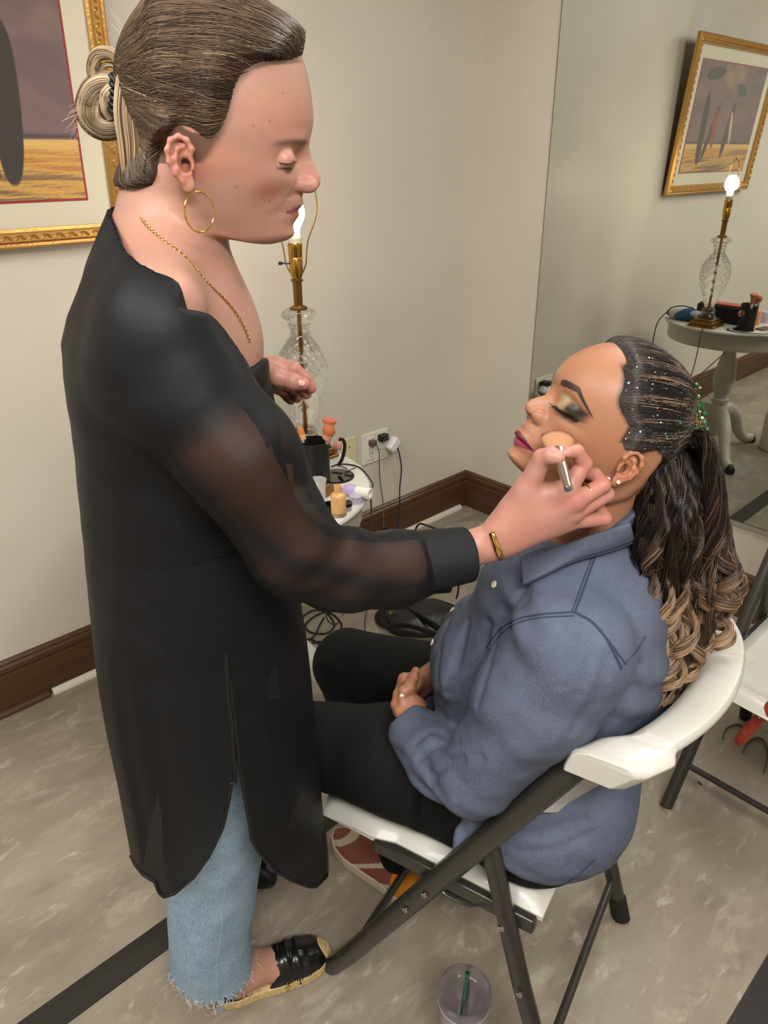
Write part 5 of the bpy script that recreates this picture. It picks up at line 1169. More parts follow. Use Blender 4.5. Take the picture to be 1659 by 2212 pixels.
def build_jeans():
    hem = np.array([(360, 2095), (375, 2118), (388, 2140), (410, 2158), (440, 2168), (475, 2164), (505, 2150), (530, 2128), (548, 2098), (553, 2075), (560, 2068)], float)
    n, m = 160, 150; th = np.linspace(-math.pi, math.pi, n, endpoint=False); hy = np.full(n, 2100.)
    for _ in range(30):
        q = pj(wd(jring(-np.abs(th), hy))); hy += (np.interp(q[:, 0], hem[:, 0], hem[:, 1])-q[:, 1])*.6
    hy += 5*np.sin(th*37)+4*np.sin(th*61+1)
    V = np.concatenate([jring(th, 1380+(hy-1380)*j/(m-1)) for j in range(m)])
    F = np.array([(j*n+i, j*n+(i+1) % n, (j+1)*n+(i+1) % n, (j+1)*n+i) for j in range(m-1) for i in range(n)])
    # the other leg behind, hidden under the tunic, and the seat
    leg2 = lambda P: smin(smin(chain(P, [Cc(430, 1430, .96), Cc(450, 1700, .97), G2(.42), G2(.13)], [.10, .080, .062, .070], .03), ell(P, Cc(430, 1360, .885), (.12, .165, .13)), .05), 1.0+0*P[:, 0], .001)
    lo = Cc(430, 1700, .9); V2, F2 = nets(leg2, (lo[0]-.30, .70, .12), (lo[0]+.25, 1.20, Cc(430, 1250, .9)[2]+.05), .006)
    VV, FF, _ = joinmesh([(V, F, np.zeros((len(V), 3))), (V2, F2, np.zeros((len(V2), 3)))])
    o = ob('jeans', meshdata('jeans', wd(VV), FF, [m_denim]), b1); parent_mw[o.name] = Matrix.Identity(4)
    sm = mat('denim_seam', (150, 172, 192), .85)
    for dt, r_ in ((0, .0013), (.045, .0009)):
        P = np.array([jring(-1.16-.05*math.sin(y*.01)+dt, y)[0] for y in np.linspace(1560, 2100, 60)]); P[:, 1] -= .0004; MB().tube(wd(P), r_, 6).build('seam', sm, o)
    # frayed threads
    r = np.random.default_rng(5); paths = []; cols = []
    E = jring(th, hy)
    for k in range(900):
        i = r.integers(n); s = E[i]+r.normal(size=3)*[.001, .001, .001]; L = r.gamma(2., .0035); d = r.normal(size=3)*[.5, .5, .3]-[0, 0, 1]; d /= np.linalg.norm(d); w = r.normal(size=3)*.3
        t = np.linspace(0, 1, 6)[:, None]; paths.append(s+t*L*d+np.sin(t*3+r.random()*3)*w*L*.4); cols.append(vcol((214, 210, 202)) if r.random() < .7 else vcol((110, 140, 168)))
    for px, py, qx, qy in ((405, 2165, 418, 2205), (412, 2166, 402, 2200), (420, 2168, 455, 2196), (452, 2168, 448, 2186), (472, 2166, 468, 2180), (523, 2134, 531, 2176), (520, 2138, 532, 2162), (554, 2080, 573, 2104), (440, 2168, 462, 2192), (560, 1850, 562, 1890), (555, 2060, 558, 2072)):
        b = .845 if px < 500 else .87
        A = Cc(px, py, b); B_ = Cc(qx, qy, b); t = np.linspace(0, 1, 6)[:, None]; paths.append(A+(B_-A)*t+np.sin(t*6)*np.array([.003, 0, .001])); cols.append(vcol((222, 218, 210)))
    V, F, C = strands(np.array(paths), np.linspace(.00055, .0003, 6), np.array(cols)); fr = ob('frayed_threads', meshdata('frayed_threads', wd(V), F, [mat('thread', rough=.9, attr=True)], cols=C), o); fr['kind'] = 'stuff'
build_jeans()
# espadrille ----------------------------------------------------------------
def build_shoes():
    m_lea = mat('black_leather', (17, 17, 18), .28, bump=(160, .25, .0012), coat=.2); m_jute = mat('jute', (206, 182, 132), .9, noise=(120, (1, 1, 5), (168, 142, 96), .4, .65), bump=(260, .8, .001))
    for main in (True, False):
        sh = empty_child = None
        fd_ = fdir if main else fd2; hl_ = HEEL if main else HEEL2
        f3 = lambda s, l, z: hl_+fd_*s+np.array([fd_[1], -fd_[0], 0])*l+UZ*z
        def frame(P):
            q = P-f3(0, 0, 0); return q @ fd_, q @ np.array([fd_[1], -fd_[0], 0]), P[:, 2]
        hw = lambda s: .97*np.interp(s/LS, [-.012, 0, .03, .08, .14, .19, .225, .248, .262], [.012, .022, .031, .033, .042, .046, .041, .030, .014])
        def sole(P):
            s, l, z = frame(P); return smax(smax((np.abs(l)-hw(s)-.002)*.8, np.abs(z-.0125)-.0115, .003), np.maximum(-.010-s, s-.256*LS), .006)
        def upper(P):
            s, l, z = frame(P); s = s/LS; top = np.interp(s, [-.02, .0, .05, .10, .116, .15, .19, .23, .262], [.052, .052, .040, .034, .076, .076, .066, .050, .024])
            w = hw(s*LS)+.001; r = (np.abs(l/np.maximum(w, .003))**2.4+np.abs((z-.012)/np.maximum(top-.012, .004))**2.2)**(1/2.3)
            d = (r-1)*np.minimum(w, top-.012)*.9; d = smax(smax(d, .010-z, .002), np.maximum(-.010-s, s-.262), .003)
            op = (np.abs(l/(np.maximum(w-.0035, .002)))**2.4+np.abs((z-.012)/np.maximum(top+.004, .01))**2.4)**(1/2.4); inner = (op-1)*.03
            cut = smax(smax(inner, s-.120, .004), -(s+.006), .004); d = smax(d, -cut, .002)
            return d+.0012*np.sin(s*230+l*60)*np.exp(-((s-.17)/.03)**2)
        root = empty('shoe', tuple(wd(f3(.1, 0, 0))), 'black leather espadrille with jute toe worn on the front foot of the standing woman' if main else 'black leather espadrille on the rear foot of the standing woman, behind the jeans', 'shoe', None)
        lo = f3(.12, 0, 0)-[.19, .15, .01]; hi = f3(.12, 0, 0)+[.19, .15, .09]
        V, F = nets(sole, lo, hi, .002); ob('jute_sole', meshdata('jute_sole', wd(V), F, [m_jute]), root)
        V, F = nets(upper, lo, hi, .0018); ob('leather_upper', meshdata('leather_upper', wd(V), F, [m_lea]), root)
        # jute toe guard and whip stitches
        def toe(P):
            s, l, z = frame(P); s = s/LS; return smax(upper(P)-.0018, .236+13*l*l-s, .003)
        V, F = nets(toe, lo, hi, .0018); ob('jute_toe', meshdata('jute_toe', wd(V), F, [m_jute]), root)
        for sg in (1, -1):
            st = MB()
            for s in np.arange(.14*LS, .246*LS, .006):
                w = hw(s); st.tube([wd(f3(s, sg*(w+.0025), .020)), wd(f3(s+.002, sg*(w+.0012), .029))], .0008, 5)
            st.build('stitching', mat('jute_thread', (190, 162, 110), .8), root)
        if main:
            p = raycast(upper, [622], [2131], .9, 1.9)[0]; n = np.array([upper(p[None]+np.eye(3)[i]*.001)[0]-upper(p[None])[0] for i in range(3)]); n /= np.linalg.norm(n)
            X = np.cross([0, 0, 1], n); X /= np.linalg.norm(X); X = X @ M3; N_ = n @ M3; Y = np.cross(N_, X)
            # letters stand sideways, reading up along the foot
            X, Y = Y, -X
            o3 = wd(p)+N_*.0010
            for dx, st_ in ((-.0068, [[(-.005, -.0055), (-.005, .0055), (0, -.001), (.005, .0055), (.005, -.0055)]]), (.0062, [[(-.0038, -.0055), (-.0038, .0055)], [(.0042, .0055), (-.0034, -.0002), (.0044, -.0055)]])):
                m_ = MB()
                for pl_ in st_: m_.tube([o3+X*(x+dx)+Y*y for x, y in pl_], .0010, 6)
                m_.build('metal_letter', m_goldj, root)
build_shoes()
# ------------------------------------------------------------------ hair of the standing woman
HO = [(660, 152), (657, 126), (642, 88), (612, 52), (562, 20), (500, 0), (440, -4), (390, 8), (342, 38), (306, 80), (284, 130), (269, 185), (264, 240)]
HR1 = [(657, 140, 0), (648, 136, -.015), (630, 134, -.03), (606, 136, -.042), (580, 144, -.05), (556, 160), (536, 186), (522, 220), (512, 252), (500, 284), (484, 306), (466, 322), (446, 320), (424, 298), (392, 288), (366, 306), (350, 345), (336, 380), (326, 408), (316, 432)]
headskin1 = lambda Q: smin(face1(Q), torso1(H1.fro(Q)), .018)
capf1, HC, ins1 = make_cap(H1, headskin1, (430, 120), -.055, HR1, None, None, .0080, .038, (ec1[0]-.002, ec1[2], .024))
_capf1 = capf1; zn_ = H1.px(300, 405)[2]
capf1 = lambda P: smax(_capf1(P), zn_-P[:, 2]+H1.o[2], .010)
V, F = nets(capf1, H1.o+[-.2, -.12, -.15], H1.o+[.16, .12, .22], .0025)
q = H1.to(V); n = fbm(V, 45, 8)
C = blend(np.ones((len(V), 3))*vcol((74, 58, 46)), vcol((52, 40, 33)), .4+.4*n); C = blend(C, vcol((122, 100, 80)), .6*sstep(q[:, 2], .03, .12))
hair1 = ob('hair', meshdata('hair', wd(V), F, [hair_mat('scalp_hair', .6, .3)], cols=C), b1); reg(hair1)
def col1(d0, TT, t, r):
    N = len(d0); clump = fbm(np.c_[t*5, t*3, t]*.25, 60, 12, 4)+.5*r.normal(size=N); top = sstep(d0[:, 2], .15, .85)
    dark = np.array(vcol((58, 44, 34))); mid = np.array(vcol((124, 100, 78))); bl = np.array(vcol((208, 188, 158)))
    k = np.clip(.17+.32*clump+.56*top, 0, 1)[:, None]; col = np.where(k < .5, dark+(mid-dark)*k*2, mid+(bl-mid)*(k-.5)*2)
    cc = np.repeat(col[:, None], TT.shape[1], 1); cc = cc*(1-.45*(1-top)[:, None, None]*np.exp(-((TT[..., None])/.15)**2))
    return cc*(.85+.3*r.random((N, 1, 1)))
hm = hair_mat('ash_hair', .34, .45)
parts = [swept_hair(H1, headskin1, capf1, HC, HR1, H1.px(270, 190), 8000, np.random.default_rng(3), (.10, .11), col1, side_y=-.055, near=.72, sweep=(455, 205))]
def lock(guide, width, n, col, r, twist=0., flat=(1, 1), rad=.00035, frizz=.0, mpts=28, taper=(1, 1, 1)):
    """n strands following one guide curve, spread over its cross-section"""
    g = spline(guide, mpts); T = np.gradient(g, axis=0); T /= np.linalg.norm(T, axis=1)[:, None]
    u = np.cross(T, [0.05, 1., .1]); u /= np.linalg.norm(u, axis=1)[:, None]; v = np.cross(T, u)
    a = r.random(n)*2*np.pi; q = np.sqrt(r.random(n)*.4+.6); t = np.linspace(0, 1, mpts)
    w = width*np.interp(t, [0, .5, 1], taper)
    ph = a[:, None]+twist*t[None]
    off = (np.cos(ph)*q[:, None]*w)[..., None]*u*flat[0]+(np.sin(ph)*q[:, None]*w)[..., None]*v*flat[1]
    off = off+frizz*r.normal(size=(n, 1, 3))*t[None, :, None]
    P = g[None]+off; col = np.asarray(col)
    k = r.normal(size=n)*.5+.8*np.sin(a*3+r.random()*6); kk = np.clip(.5+.35*k, 0, 1)[:, None]
    c = col[0]*(1-kk)+col[1]*kk
    return strands(P, rad, c)
def bun():
    r = np.random.default_rng(9); out = []
    A, B = vcol((92, 72, 56)), vcol((178, 154, 124)); Bl = vcol((206, 182, 148)); b = YB-.006
    P = lambda *q: [Cc(x, y, b+o) for x, y, o in q]
    # big lower loop, rolled outwards
    for o_, w_, cols in ((0, .0125, (A, B)), (-.010, .010, (A, Bl)), (.010, .011, (A, B))):
        out.append(lock(P((256, 186, o_), (232, 178, o_*1.3), (205, 192, o_*1.4), (192, 225, o_*1.5), (198, 258, o_*1.4), (222, 277, o_*1.2), (250, 276, o_), (272, 262, o_*.6)), w_, 420, cols, r, 1.2, (1, .9), .0004, .0006, 34, (.7, 1.15, .6)))
    # inner curl of paler strands
    out.append(lock(P((258, 190, -.016), (240, 190, -.020), (228, 208, -.022), (228, 236, -.020), (240, 256, -.016)), .0055, 160, (B, Bl), r, 1., (1, .8), .0004, .0004, 26, (.6, 1, .5)))
    # upper thin loop with light through it
    for o_ in (-.004, .006):
        out.append(lock(P((266, 178, o_), (262, 138, o_), (240, 116, o_), (212, 118, o_), (200, 144, o_), (206, 172, o_), (224, 184, o_), (248, 182, o_)), .0052, 240, (vcol((128, 100, 74)), Bl), r, 1.5, (1, 1), .00038, .0008, 32, (.9, 1.1, .7)))
    out.append(lock(P((258, 150, 0), (240, 140, 0), (222, 146, 0), (216, 166, 0), (232, 178, 0)), .0025, 60, (vcol((140, 112, 84)), Bl), r, 1, (1, 1), .0003, .0009, 24))
    # straight band wrapped over the knot and falling down the neck
    for i in range(9):
        x = 262+i*4.4; out.append(lock([Cc(x+14, 120+abs(i-4)*5, b-.030), Cc(x, 170, b-.036), Cc(x-6, 240, b-.040), Cc(x+4-i*.5, 320, b-.036), Cc(x+10-i*2.2, 385, b-.028), Cc(x+20-i*3.4, 430+i*3, b-.024)], .0042, 70, ((vcol((84, 64, 50)), vcol((150, 120, 92))) if i % 3 else (B, Bl)), r, .5, (1, .6), .00036, .0006, 28, (1, 1, .25)))
    # spikes at the knot top
    for k in range(16):
        x = 280+r.random()*26; y = 96+r.random()*40; out.append(lock([Cc(272, 178, b-.02), Cc(272+(x-272)*.5, 140, b-.028), Cc(x+4, y-30*r.random(), b-.02)], .0012, 8, (A, B), r, 0, (1, 1), .0003, .0005, 14, (1, 1, .2)))
    # loose wisps
    def wisp(pts, n=1): out.append(lock([Cc(x, y, b+o) for x, y, o in pts], .0006, n, (B, vcol((226, 206, 176))), r, 0, (1, 1), .00016, .0012, 20))
    for k in range(34):
        x0 = 196+r.random()*40; y0 = 215+r.random()*70; L = 20+r.random()*55; a = 2.6+r.random()*1.0
        wisp([(x0, y0, -.01), (x0+math.cos(a)*L*.5, y0-math.sin(a)*L*.12+L*.1, -.01), (x0+math.cos(a)*L, y0+L*(.2+r.random()*.7), -.01)])
    for k in range(10):
        x0 = 225+r.random()*30; y0 = 270+r.random()*16; wisp([(x0, y0, -.01), (x0+4, y0+24, -.01), (x0+26+r.random()*20, y0+44+r.random()*20, -.01)])
    for k in range(26):
        x0 = 260+r.random()*46; y0 = 80+r.random()*70; wisp([(x0, y0, -.005), (x0-8, y0-20-r.random()*20, -.005), (x0-30+r.random()*70, y0-34-r.random()*30, 0)])
    for k in range(40):       # fly-away hairs along the crown and forehead
        t = r.random(); i = int(t*8.9); p, q_ = HO[1+i], HO[2+i]; f = r.random(); x0 = p[0]+(q_[0]-p[0])*f; y0 = p[1]+(q_[1]-p[1])*f
        wisp([(x0-20, y0+10, 0), (x0+8, y0-3-r.random()*5, 0), (x0+26+r.random()*14, y0+10+r.random()*34, 0)])
    for k in range(7):
        wisp([(288+k*2, 400, -.02), (290+k*1.5, 440, -.02), (296+r.random()*8-4, 466+r.random()*14, -.02)])
    return out
parts += bun(); V, F, C = joinmesh(parts)
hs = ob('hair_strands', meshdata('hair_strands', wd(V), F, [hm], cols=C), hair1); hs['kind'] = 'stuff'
# black claw clip in the knot
mb = MB()
for k in range(5): mb.tube(wd(spline([Cc(250-k*2, 172+k*13, YB-.022), Cc(240-k, 180+k*14, YB-.028), Cc(252, 192+k*14, YB-.030)], 10)), [.0026]*8+[.0018, .0008], 8)
mb.tube(wd(spline([Cc(240, 164, YB-.02), Cc(254, 186, YB-.026), Cc(254, 232, YB-.028), Cc(262, 262, YB-.03)], 16)), .0042, 10)
mb.build('hair_claw', m_blackp, hair1)
# brows and lashes
def facehair(Hd, field, specs, name, parent, colr):
    out = []; r = np.random.default_rng(4)
    for pts, n, L, ang, spread, rad in specs:
        pts = np.array(pts, float); g = spline(np.c_[pts, np.zeros(len(pts))], n*1)[:, :2]
        g = g+r.normal(size=g.shape)*spread
        hit = raycast(field, g[:, 0], g[:, 1], .5, 1.2, 400)
        for i in range(n):
            if np.isnan(hit[i]).any(): continue
            t = i/(n-1); a = np.radians(np.interp(t, np.linspace(0, 1, len(ang)), ang)+r.normal()*9); d = np.array([math.cos(a), -.35, math.sin(a)]); l = L*(.7+.6*r.random())
            s = hit[i]+np.array([0, .0004, 0]); tt = np.linspace(0, 1, 5)[:, None]
            out.append(s+d*l*tt+np.array([0, 0, l*.18])*tt**2*(1 if rad < .0002 else 1.6))
    if not out: return
    V, F, C = strands(np.array(out), np.linspace(1, .3, 5)*specs[0][5], np.ones((len(out), 3))*vcol(colr))
    ob(name, meshdata(name, wd(V), F, [mat(name, rough=.6, attr=True)], cols=C), parent)['kind'] = 'stuff'
fld = lambda P: face1(H1.to(P))
facehair(H1, fld, [([(590, 301), (608, 293), (630, 287), (648, 285), (661, 292)], 170, .0048, (200, 190, 175, 150, 110), 1.6, .00026)], 'eyebrow', b1, (104, 76, 58))
facehair(H1, fld, [([(600, 349), (612, 353), (624, 353), (634, 348)], 40, .0055, (-30, -28, -22, -10), .4, .00017)], 'eyelashes', b1, (50, 34, 30))
# jewellery --------------------------------------------------------------------
def hoop():
    c = Cc(431, 458, YB-.083); mb = MB(); a = np.linspace(0, 2*np.pi, 72, endpoint=False); u = RH*0+np.array([1, 0, 0.])*math.cos(.93)+np.array([0, 1, 0.])*math.sin(.93)
    P = np.array([c+u*.0187*math.cos(t)+np.array([0, 0, 1.])*.0187*math.sin(t) for t in a]); mb.tube(wd(P), .00095, 10, closed=True)
    mb.tube(wd(spline([Cc(431, 421, YB-.083), Cc(429, 414, YB-.080), Cc(428, 408, YB-.074)], 8)), .0005, 6)
    return mb.build('hoop_earring', m_goldj, b1)
hoop()
def chainmesh(pts, link=.0036, wire=.00048, flat=.72):
    P = spline(pts, 500); s = np.r_[0, np.cumsum(np.linalg.norm(np.diff(P, axis=0), axis=1))]; n = int(s[-1]/(link*.78)); mb = MB()
    for k in range(n):
        t = (k+.5)/n*s[-1]; c = np.array([np.interp(t, s, P[:, i]) for i in range(3)]); c2 = np.array([np.interp(min(t+.001, s[-1]), s, P[:, i]) for i in range(3)]); c1 = np.array([np.interp(max(t-.001, 0), s, P[:, i]) for i in range(3)])
        T = c2-c1; T /= np.linalg.norm(T); u = np.cross(T, [.1, -1, .2]); u /= np.linalg.norm(u); v = np.cross(T, u); w = u*math.cos(.5 if k % 2 else 2.0)+v*math.sin(.5 if k % 2 else 2.0)
        a = np.linspace(0, 2*np.pi, 12, endpoint=False); mb.tube(wd(np.array([c+T*math.cos(x)*link*.56+w*math.sin(x)*link*.36 for x in a])), wire, 6, closed=True)
    return mb
nk = [(306, 470), (322, 490), (345, 510), (372, 531), (400, 553), (428, 586), (455, 616), (480, 640), (505, 668), (526, 702), (541, 738)]
skf = lambda P: smin(torso1(P), face1(H1.to(P)), .018)
h = raycast(skf, [p[0] for p in nk], [p[1] for p in nk]); h = h[~np.isnan(h).any(1)]; h[:, 1] -= .0022
chainmesh(h).build('necklace', m_goldj, b1)
def bracelet():
    c = Cc(1074, 1165, .7965); ax = Cc(1100, 1153, .795)-Cc(1040, 1179, .80); ax /= np.linalg.norm(ax); u = np.cross(ax, [0, 1, 0]); u /= np.linalg.norm(u); v = np.cross(ax, u)
    pts = [c+u*.0272*math.cos(t)+v*.0215*math.sin(t)+ax*.004*math.cos(t) for t in np.linspace(0, 2*np.pi, 40)]
    m1 = chainmesh(pts, .0046, .00065); o = m1.build('bracelet', m_goldj, b1); reg(o)
    un = u if u[2] > 0 else -u; vn = v if v[1] < 0 else -v; V = []
    for t in np.linspace(.75, 2.35, 16):
        p = c+un*.0286*math.cos(t)+vn*.0236*math.sin(t)+ax*(.004*math.cos(t))
        for s in (-1, 1): V.append(p+ax*.0038*s)
    V = np.array(V)
    F = [(2*i, 2*i+1, 2*i+3, 2*i+2) for i in range(15)]
    pl_ = MB().add(wd(V), F).build('name_plate', m_goldj, o); s = pl_.modifiers.new('s', 'SOLIDIFY'); s.thickness = .0012; s.offset = 0
bracelet()
def ring_on(c, ax, r_, name='finger_ring'):
    ax = np.asarray(ax, float); ax /= np.linalg.norm(ax); u = np.cross(ax, [.1, 1, .2]); u /= np.linalg.norm(u); v = np.cross(ax, u)
    MB().tube(wd(np.array([c+u*r_*math.cos(t)+v*r_*math.sin(t) for t in np.linspace(0, 2*np.pi, 36, endpoint=False)])), .0009, 8, closed=True).build(name, m_goldj, b1)
ring_on(Cc(1271, 1062, .787), Cc(1310, 1068, .797)-Cc(1240, 1108, .783), .0112)
ring_on(Cc(634, 846, .985+.018), Cc(642, 860, .995)-Cc(626, 834, 1.005), .0094)
# nails -------------------------------------------------------------------------
m_nail = mat('natural_nail', (236, 176, 164), .2, coat=.6)
# brush held against the cheek ----------------------------------------------------
def held_brush():
    T_ = Cc(1204, 940, .812); F0 = Cc(1205, 974, .786); F1 = Cc(1212, 1003, .768); E_ = Cc(1228, 1056, .735)
    r = empty('makeup_brush', tuple(wd(F0)), 'silver-handled brush with tan fan bristles held against the cheek of the seated woman', 'makeup brush')
    ax = T_-F0; ax /= np.linalg.norm(ax); sd = np.cross(ax, [0, 1, 0]); sd = np.array([1., 0, .0]); sd = sd-ax*(sd @ ax); sd /= np.linalg.norm(sd); th = np.cross(ax, sd)
    V = []; nr, nc = 14, 40
    for i in range(nr+1):
        t = i/nr; w = .0095+.0120*t**.7; d = .0065+.003*t; z = -.002+.031*t
        if i >= nr-2: w *= (1, .93, .8)[i-(nr-2)]; d *= (1, .85, .55)[i-(nr-2)]
        for k in range(nc):
            a = 2*np.pi*k/nc; V.append(F0+ax*(z-.007*t*abs(math.cos(a))**2)+sd*w*math.cos(a)+th*d*math.sin(a))
    V = np.array(V); F = [(i*nc+k, i*nc+(k+1) % nc, (i+1)*nc+(k+1) % nc, (i+1)*nc+k) for i in range(nr) for k in range(nc)]+[tuple(nr*nc+k for k in range(nc))]
    mi = [0 if (f[0]//nc) < nr*.72 else 1 for f in F]
    me = meshdata('bristles', wd(V), F, [mat('fan_bristles', (172, 122, 88), .9, bump=(700, .6, .001)), mat('fan_tips', (146, 100, 74), .9, bump=(700, .6, .001))], fm=mi); ob('bristles', me, r)
    # fine bristle hairs fanning out
    rr = np.random.default_rng(2); N = 1600; a = rr.random(N)*2*np.pi; q = np.sqrt(rr.random(N)); t = np.linspace(0, 1, 5)
    S = F0+sd*(.0085*q*np.cos(a))[:, None]+th*(.006*q*np.sin(a))[:, None]; E2 = F0+ax*(.0295-.005*q*np.abs(np.cos(a)))[:, None]*(1+.05*rr.normal(size=(N, 1)))+sd*(.0205*q*np.cos(a))[:, None]+th*(.0082*q*np.sin(a))[:, None]
    P = S[:, None]+(E2-S)[:, None]*t[None, :, None]; Cs = np.repeat(np.array([vcol((172, 124, 88)), vcol((178, 130, 92)), vcol((166, 116, 82)), vcol((148, 98, 70)), vcol((138, 90, 64))])[None], N, 0)*(1+.12*rr.normal(size=(N, 1, 1)))
    V, F, C = strands(P, .00016, np.clip(Cs, 0, 1)); o = ob('bristle_hairs', meshdata('bristle_hairs', wd(V), F, [mat('bristle_hair', rough=.7, attr=True)], cols=C), r); o['kind'] = 'stuff'
    fe = MB()
    L = []
    for t, w, d in ((-.001, .0102, .0072), (.004, .0098, .0070), (.012, .0074, .0068), (.020, .0058, .0058)):
        L.append((F0*(1-t/.034)+F1*(t/.034), w, d))
    V = []
    for p, w, d in L:
        for k in range(28): V.append(p+sd*w*math.cos(2*np.pi*k/28)+th*d*math.sin(2*np.pi*k/28))
    F = [(i*28+k, i*28+(k+1) % 28, (i+1)*28+(k+1) % 28, (i+1)*28+k) for i in range(3) for k in range(28)]
    fe.add(wd(np.array(V)), F).build('ferrule', m_silver, r)
    mh = mat('champagne_handle', (190, 178, 162), .22, .9)
    h0 = L[-1][0]; P = np.array([h0+(E_-h0)*t for t in (0, .1, .3, .6, .85, .93, .98, 1)])
    MB().tube(wd(P), [.0060, .0064, .0066, .0058, .0050, .0052, .0050, .0034], 24).build('handle', mh, r)
    MB().tube(wd(np.array([E_+(E_-h0)*t for t in (-.01, .012, .022)])), [.0052, .0050, .0030], 20).build('end_cap', m_silver, r)
held_brush()
# ------------------------------------------------------------------ seated woman
bl_ = loc_(B1); fl_ = (loc_(A1)-bl_); fl_[2] = 0; fl_ /= np.linalg.norm(fl_); ll_ = np.array([-fl_[1], fl_[0], 0]); ll_ = ll_ if ll_[1] > 0 else -ll_
TS = lambda s, t, z: bl_*[1, 1, 0]+fl_*s+ll_*t+UZ*z
Y2 = .880; el = math.radians(35); yaw2 = math.radians(-7)
f2h = np.array([-math.cos(yaw2), math.sin(yaw2), 0]); H2 = Head(G(1345, 1003, Y2), f2h*math.cos(el)+UZ*math.sin(el), -f2h*math.sin(el)+UZ*math.cos(el))
def p2(px, py, y=0.): q = H2.px(px, py, y); return (q[2], q[0])
prof2 = [(1372, 762), (1340, 758), (1318, 762), (1285, 768), (1258, 776), (1241, 784), (1222, 797), (1211, 810), (1207, 824), (1209, 838), (1203, 847), (1189, 853), (1162, 858), (1146, 864), (1136.5, 873), (1134.5, 882), (1137, 889), (1142, 896), (1144, 906), (1136, 912), (1131, 918), (1127, 925), (1119, 929), (1113, 934), (1112, 939), (1117, 943), (1113, 948), (1110, 953), (1111, 958), (1110, 963), (1104, 968), (1097, 976), (1094, 986), (1095, 996), (1101, 1006), (1112, 1014), (1124, 1020)]
base2 = [(1372, 764), (1340, 761), (1318, 765), (1285, 772), (1258, 781), (1241, 790), (1226, 804), (1216, 822), (1208, 842), (1194, 862), (1176, 880), (1160, 898), (1146, 914), (1134, 930), (1126, 946), (1118, 960), (1104, 974), (1098, 986), (1098, 997), (1104, 1007), (1114, 1014), (1125, 1020)]
mid2 = [p2(*q) for q in prof2]; b2l = [p2(*q) for q in base2]
yn = .031
zt2 = p2(1385, 762)[0]; zc2 = p2(1124, 1020)[0]; ze2 = H2.px(1226, 884, yn)[2]; zn2 = p2(1142, 897)[0]; zm2 = p2(1116, 943)[0]
wp2 = [(zc2-.02, .022), (zc2, .028), (zc2+.014, .036), (zm2, .049), (zn2, .058), (ze2, .067), (ze2+.03, .069), (ze2+.055, .066), (zt2-.03, .056), (zt2, .040)]
jw2 = [p2(*q) for q in [(1440, 830), (1400, 900), (1372, 960), (1350, 1010), (1320, 1042), (1280, 1058), (1230, 1060), (1180, 1048), (1140, 1032), (1122, 1022)]]
zj2, xj2 = smooth_table(jw2, 300, 25); sk2 = H2.px(1340, 888)
L2 = dict(eye=ze2, nose=zn2, mouth=zm2, chin=zc2, top=zt2, ear=0., jaw=lambda z: np.interp(z, zj2, xj2), skull=(sk2[0], 0, sk2[2], .090, .0705, .080),
          ala=(H2.px(1162, 894)[0], H2.px(1160, 896)[2]), ball=(H2.px(1226, 884, yn)[0]-.0050, ze2+.003))
face2 = face_field(H2, mid2, b2l, wp2, L2)
ec2 = H2.px(1352, 1012, .072)
ear2L = ear_field(H2, (ec2[0], .0685, ec2[2]), (.12, 1), (1, 0), 1, .047); ear2R = ear_field(H2, (ec2[0], -.0685, ec2[2]), (.12, 1), (1, 0), -1, .047)
# torso frame
fT = np.array([-.93, .37, 0]); lT = np.array([.37, .93, 0])
NB = Cc(1288, 1180, .895)
sN = NB-lT*.150+fT*.010-UZ*.062; sF = NB+lT*.165+fT*.010-UZ*.062
eN = Cc(1028, 1672, .800); wN = Cc(888, 1568, .945)
def torso2(P):
    d = chain(P, [H2.fro((.0, 0, -.004)), Cc(1272, 1110, .885), NB-UZ*.02], [.048, .046, .054], .02)
    d = smin(d, cap(P, sN, sF, .045, .045), .05)
    d = smin(d, ell(P, NB+fT*.045-UZ*.13, (.105, .150, .13)), .05)
    d = smin(d, chain(P, [NB+fT*.02-UZ*.14, TS(.10, .20, .80), TS(.15, .20, .62)], [.12, .115, .125], .03), .05)
    return d
def arms2(P):
    d = chain(P, [sN, eN], [.048, .038], .02); d = smin(d, chain(P, [eN, wN], [.036, .021], .01), .01)
    e = chain(P, [sF, TS(.26, .46, .74), Cc(905, 1480, 1.05)], [.048, .038, .024], .02)
    return smin(d, e, .01)
def hands2(P):
    # near hand palm down over the far one, fingers curled
    d = flatcap(P, wN, Cc(886, 1520, .985), .022, .030, (.3, .6, .7), .62)
    K_ = [(876, 1486, .995), (868, 1500, .985), (862, 1516, .975), (862, 1534, .965)]
    F = [[(886, 1478, 1.0), (893, 1464, 1.005), (898, 1450, 1.01)], [(884, 1486, .985), (872, 1494, .98), (868, 1507, .975)], [(862, 1500, .985), (856, 1522, .975), (858, 1540, .968)], [(870, 1520, .970), (862, 1536, .962), (864, 1550, .955)]]
    for q, r in zip(F, (.0095, .0095, .0095, .0085)):
        pts = [Cc(*p) for p in q]; d = smin(d, chain(P, [Cc(886, 1510, .985)]+pts, [.012, r*1.1, r, r*.8], .003), .004)
    d = smin(d, chain(P, [Cc(905, 1480, 1.05), Cc(890, 1475, 1.02), Cc(874, 1468, 1.015), Cc(864, 1488, 1.01)], [.022, .018, .011, .009], .006), .003)
    return d
def legsh2(P):
    d = chain(P, [TS(.62, .06, .52), TS(.765, .09, .10)], [.045, .035], .02)
    return smin(d, chain(P, [TS(.646, .30, .50), TS(.47, .235, .11)], [.045, .034], .02), .02)
SK2 = (182, 128, 96)
def lipx(Q):
    """mouth mask: signed position relative to the closed-lip line"""
    x, y, z = Q.T; return z-(zm2+.10*0-.9*y*y*1.2)
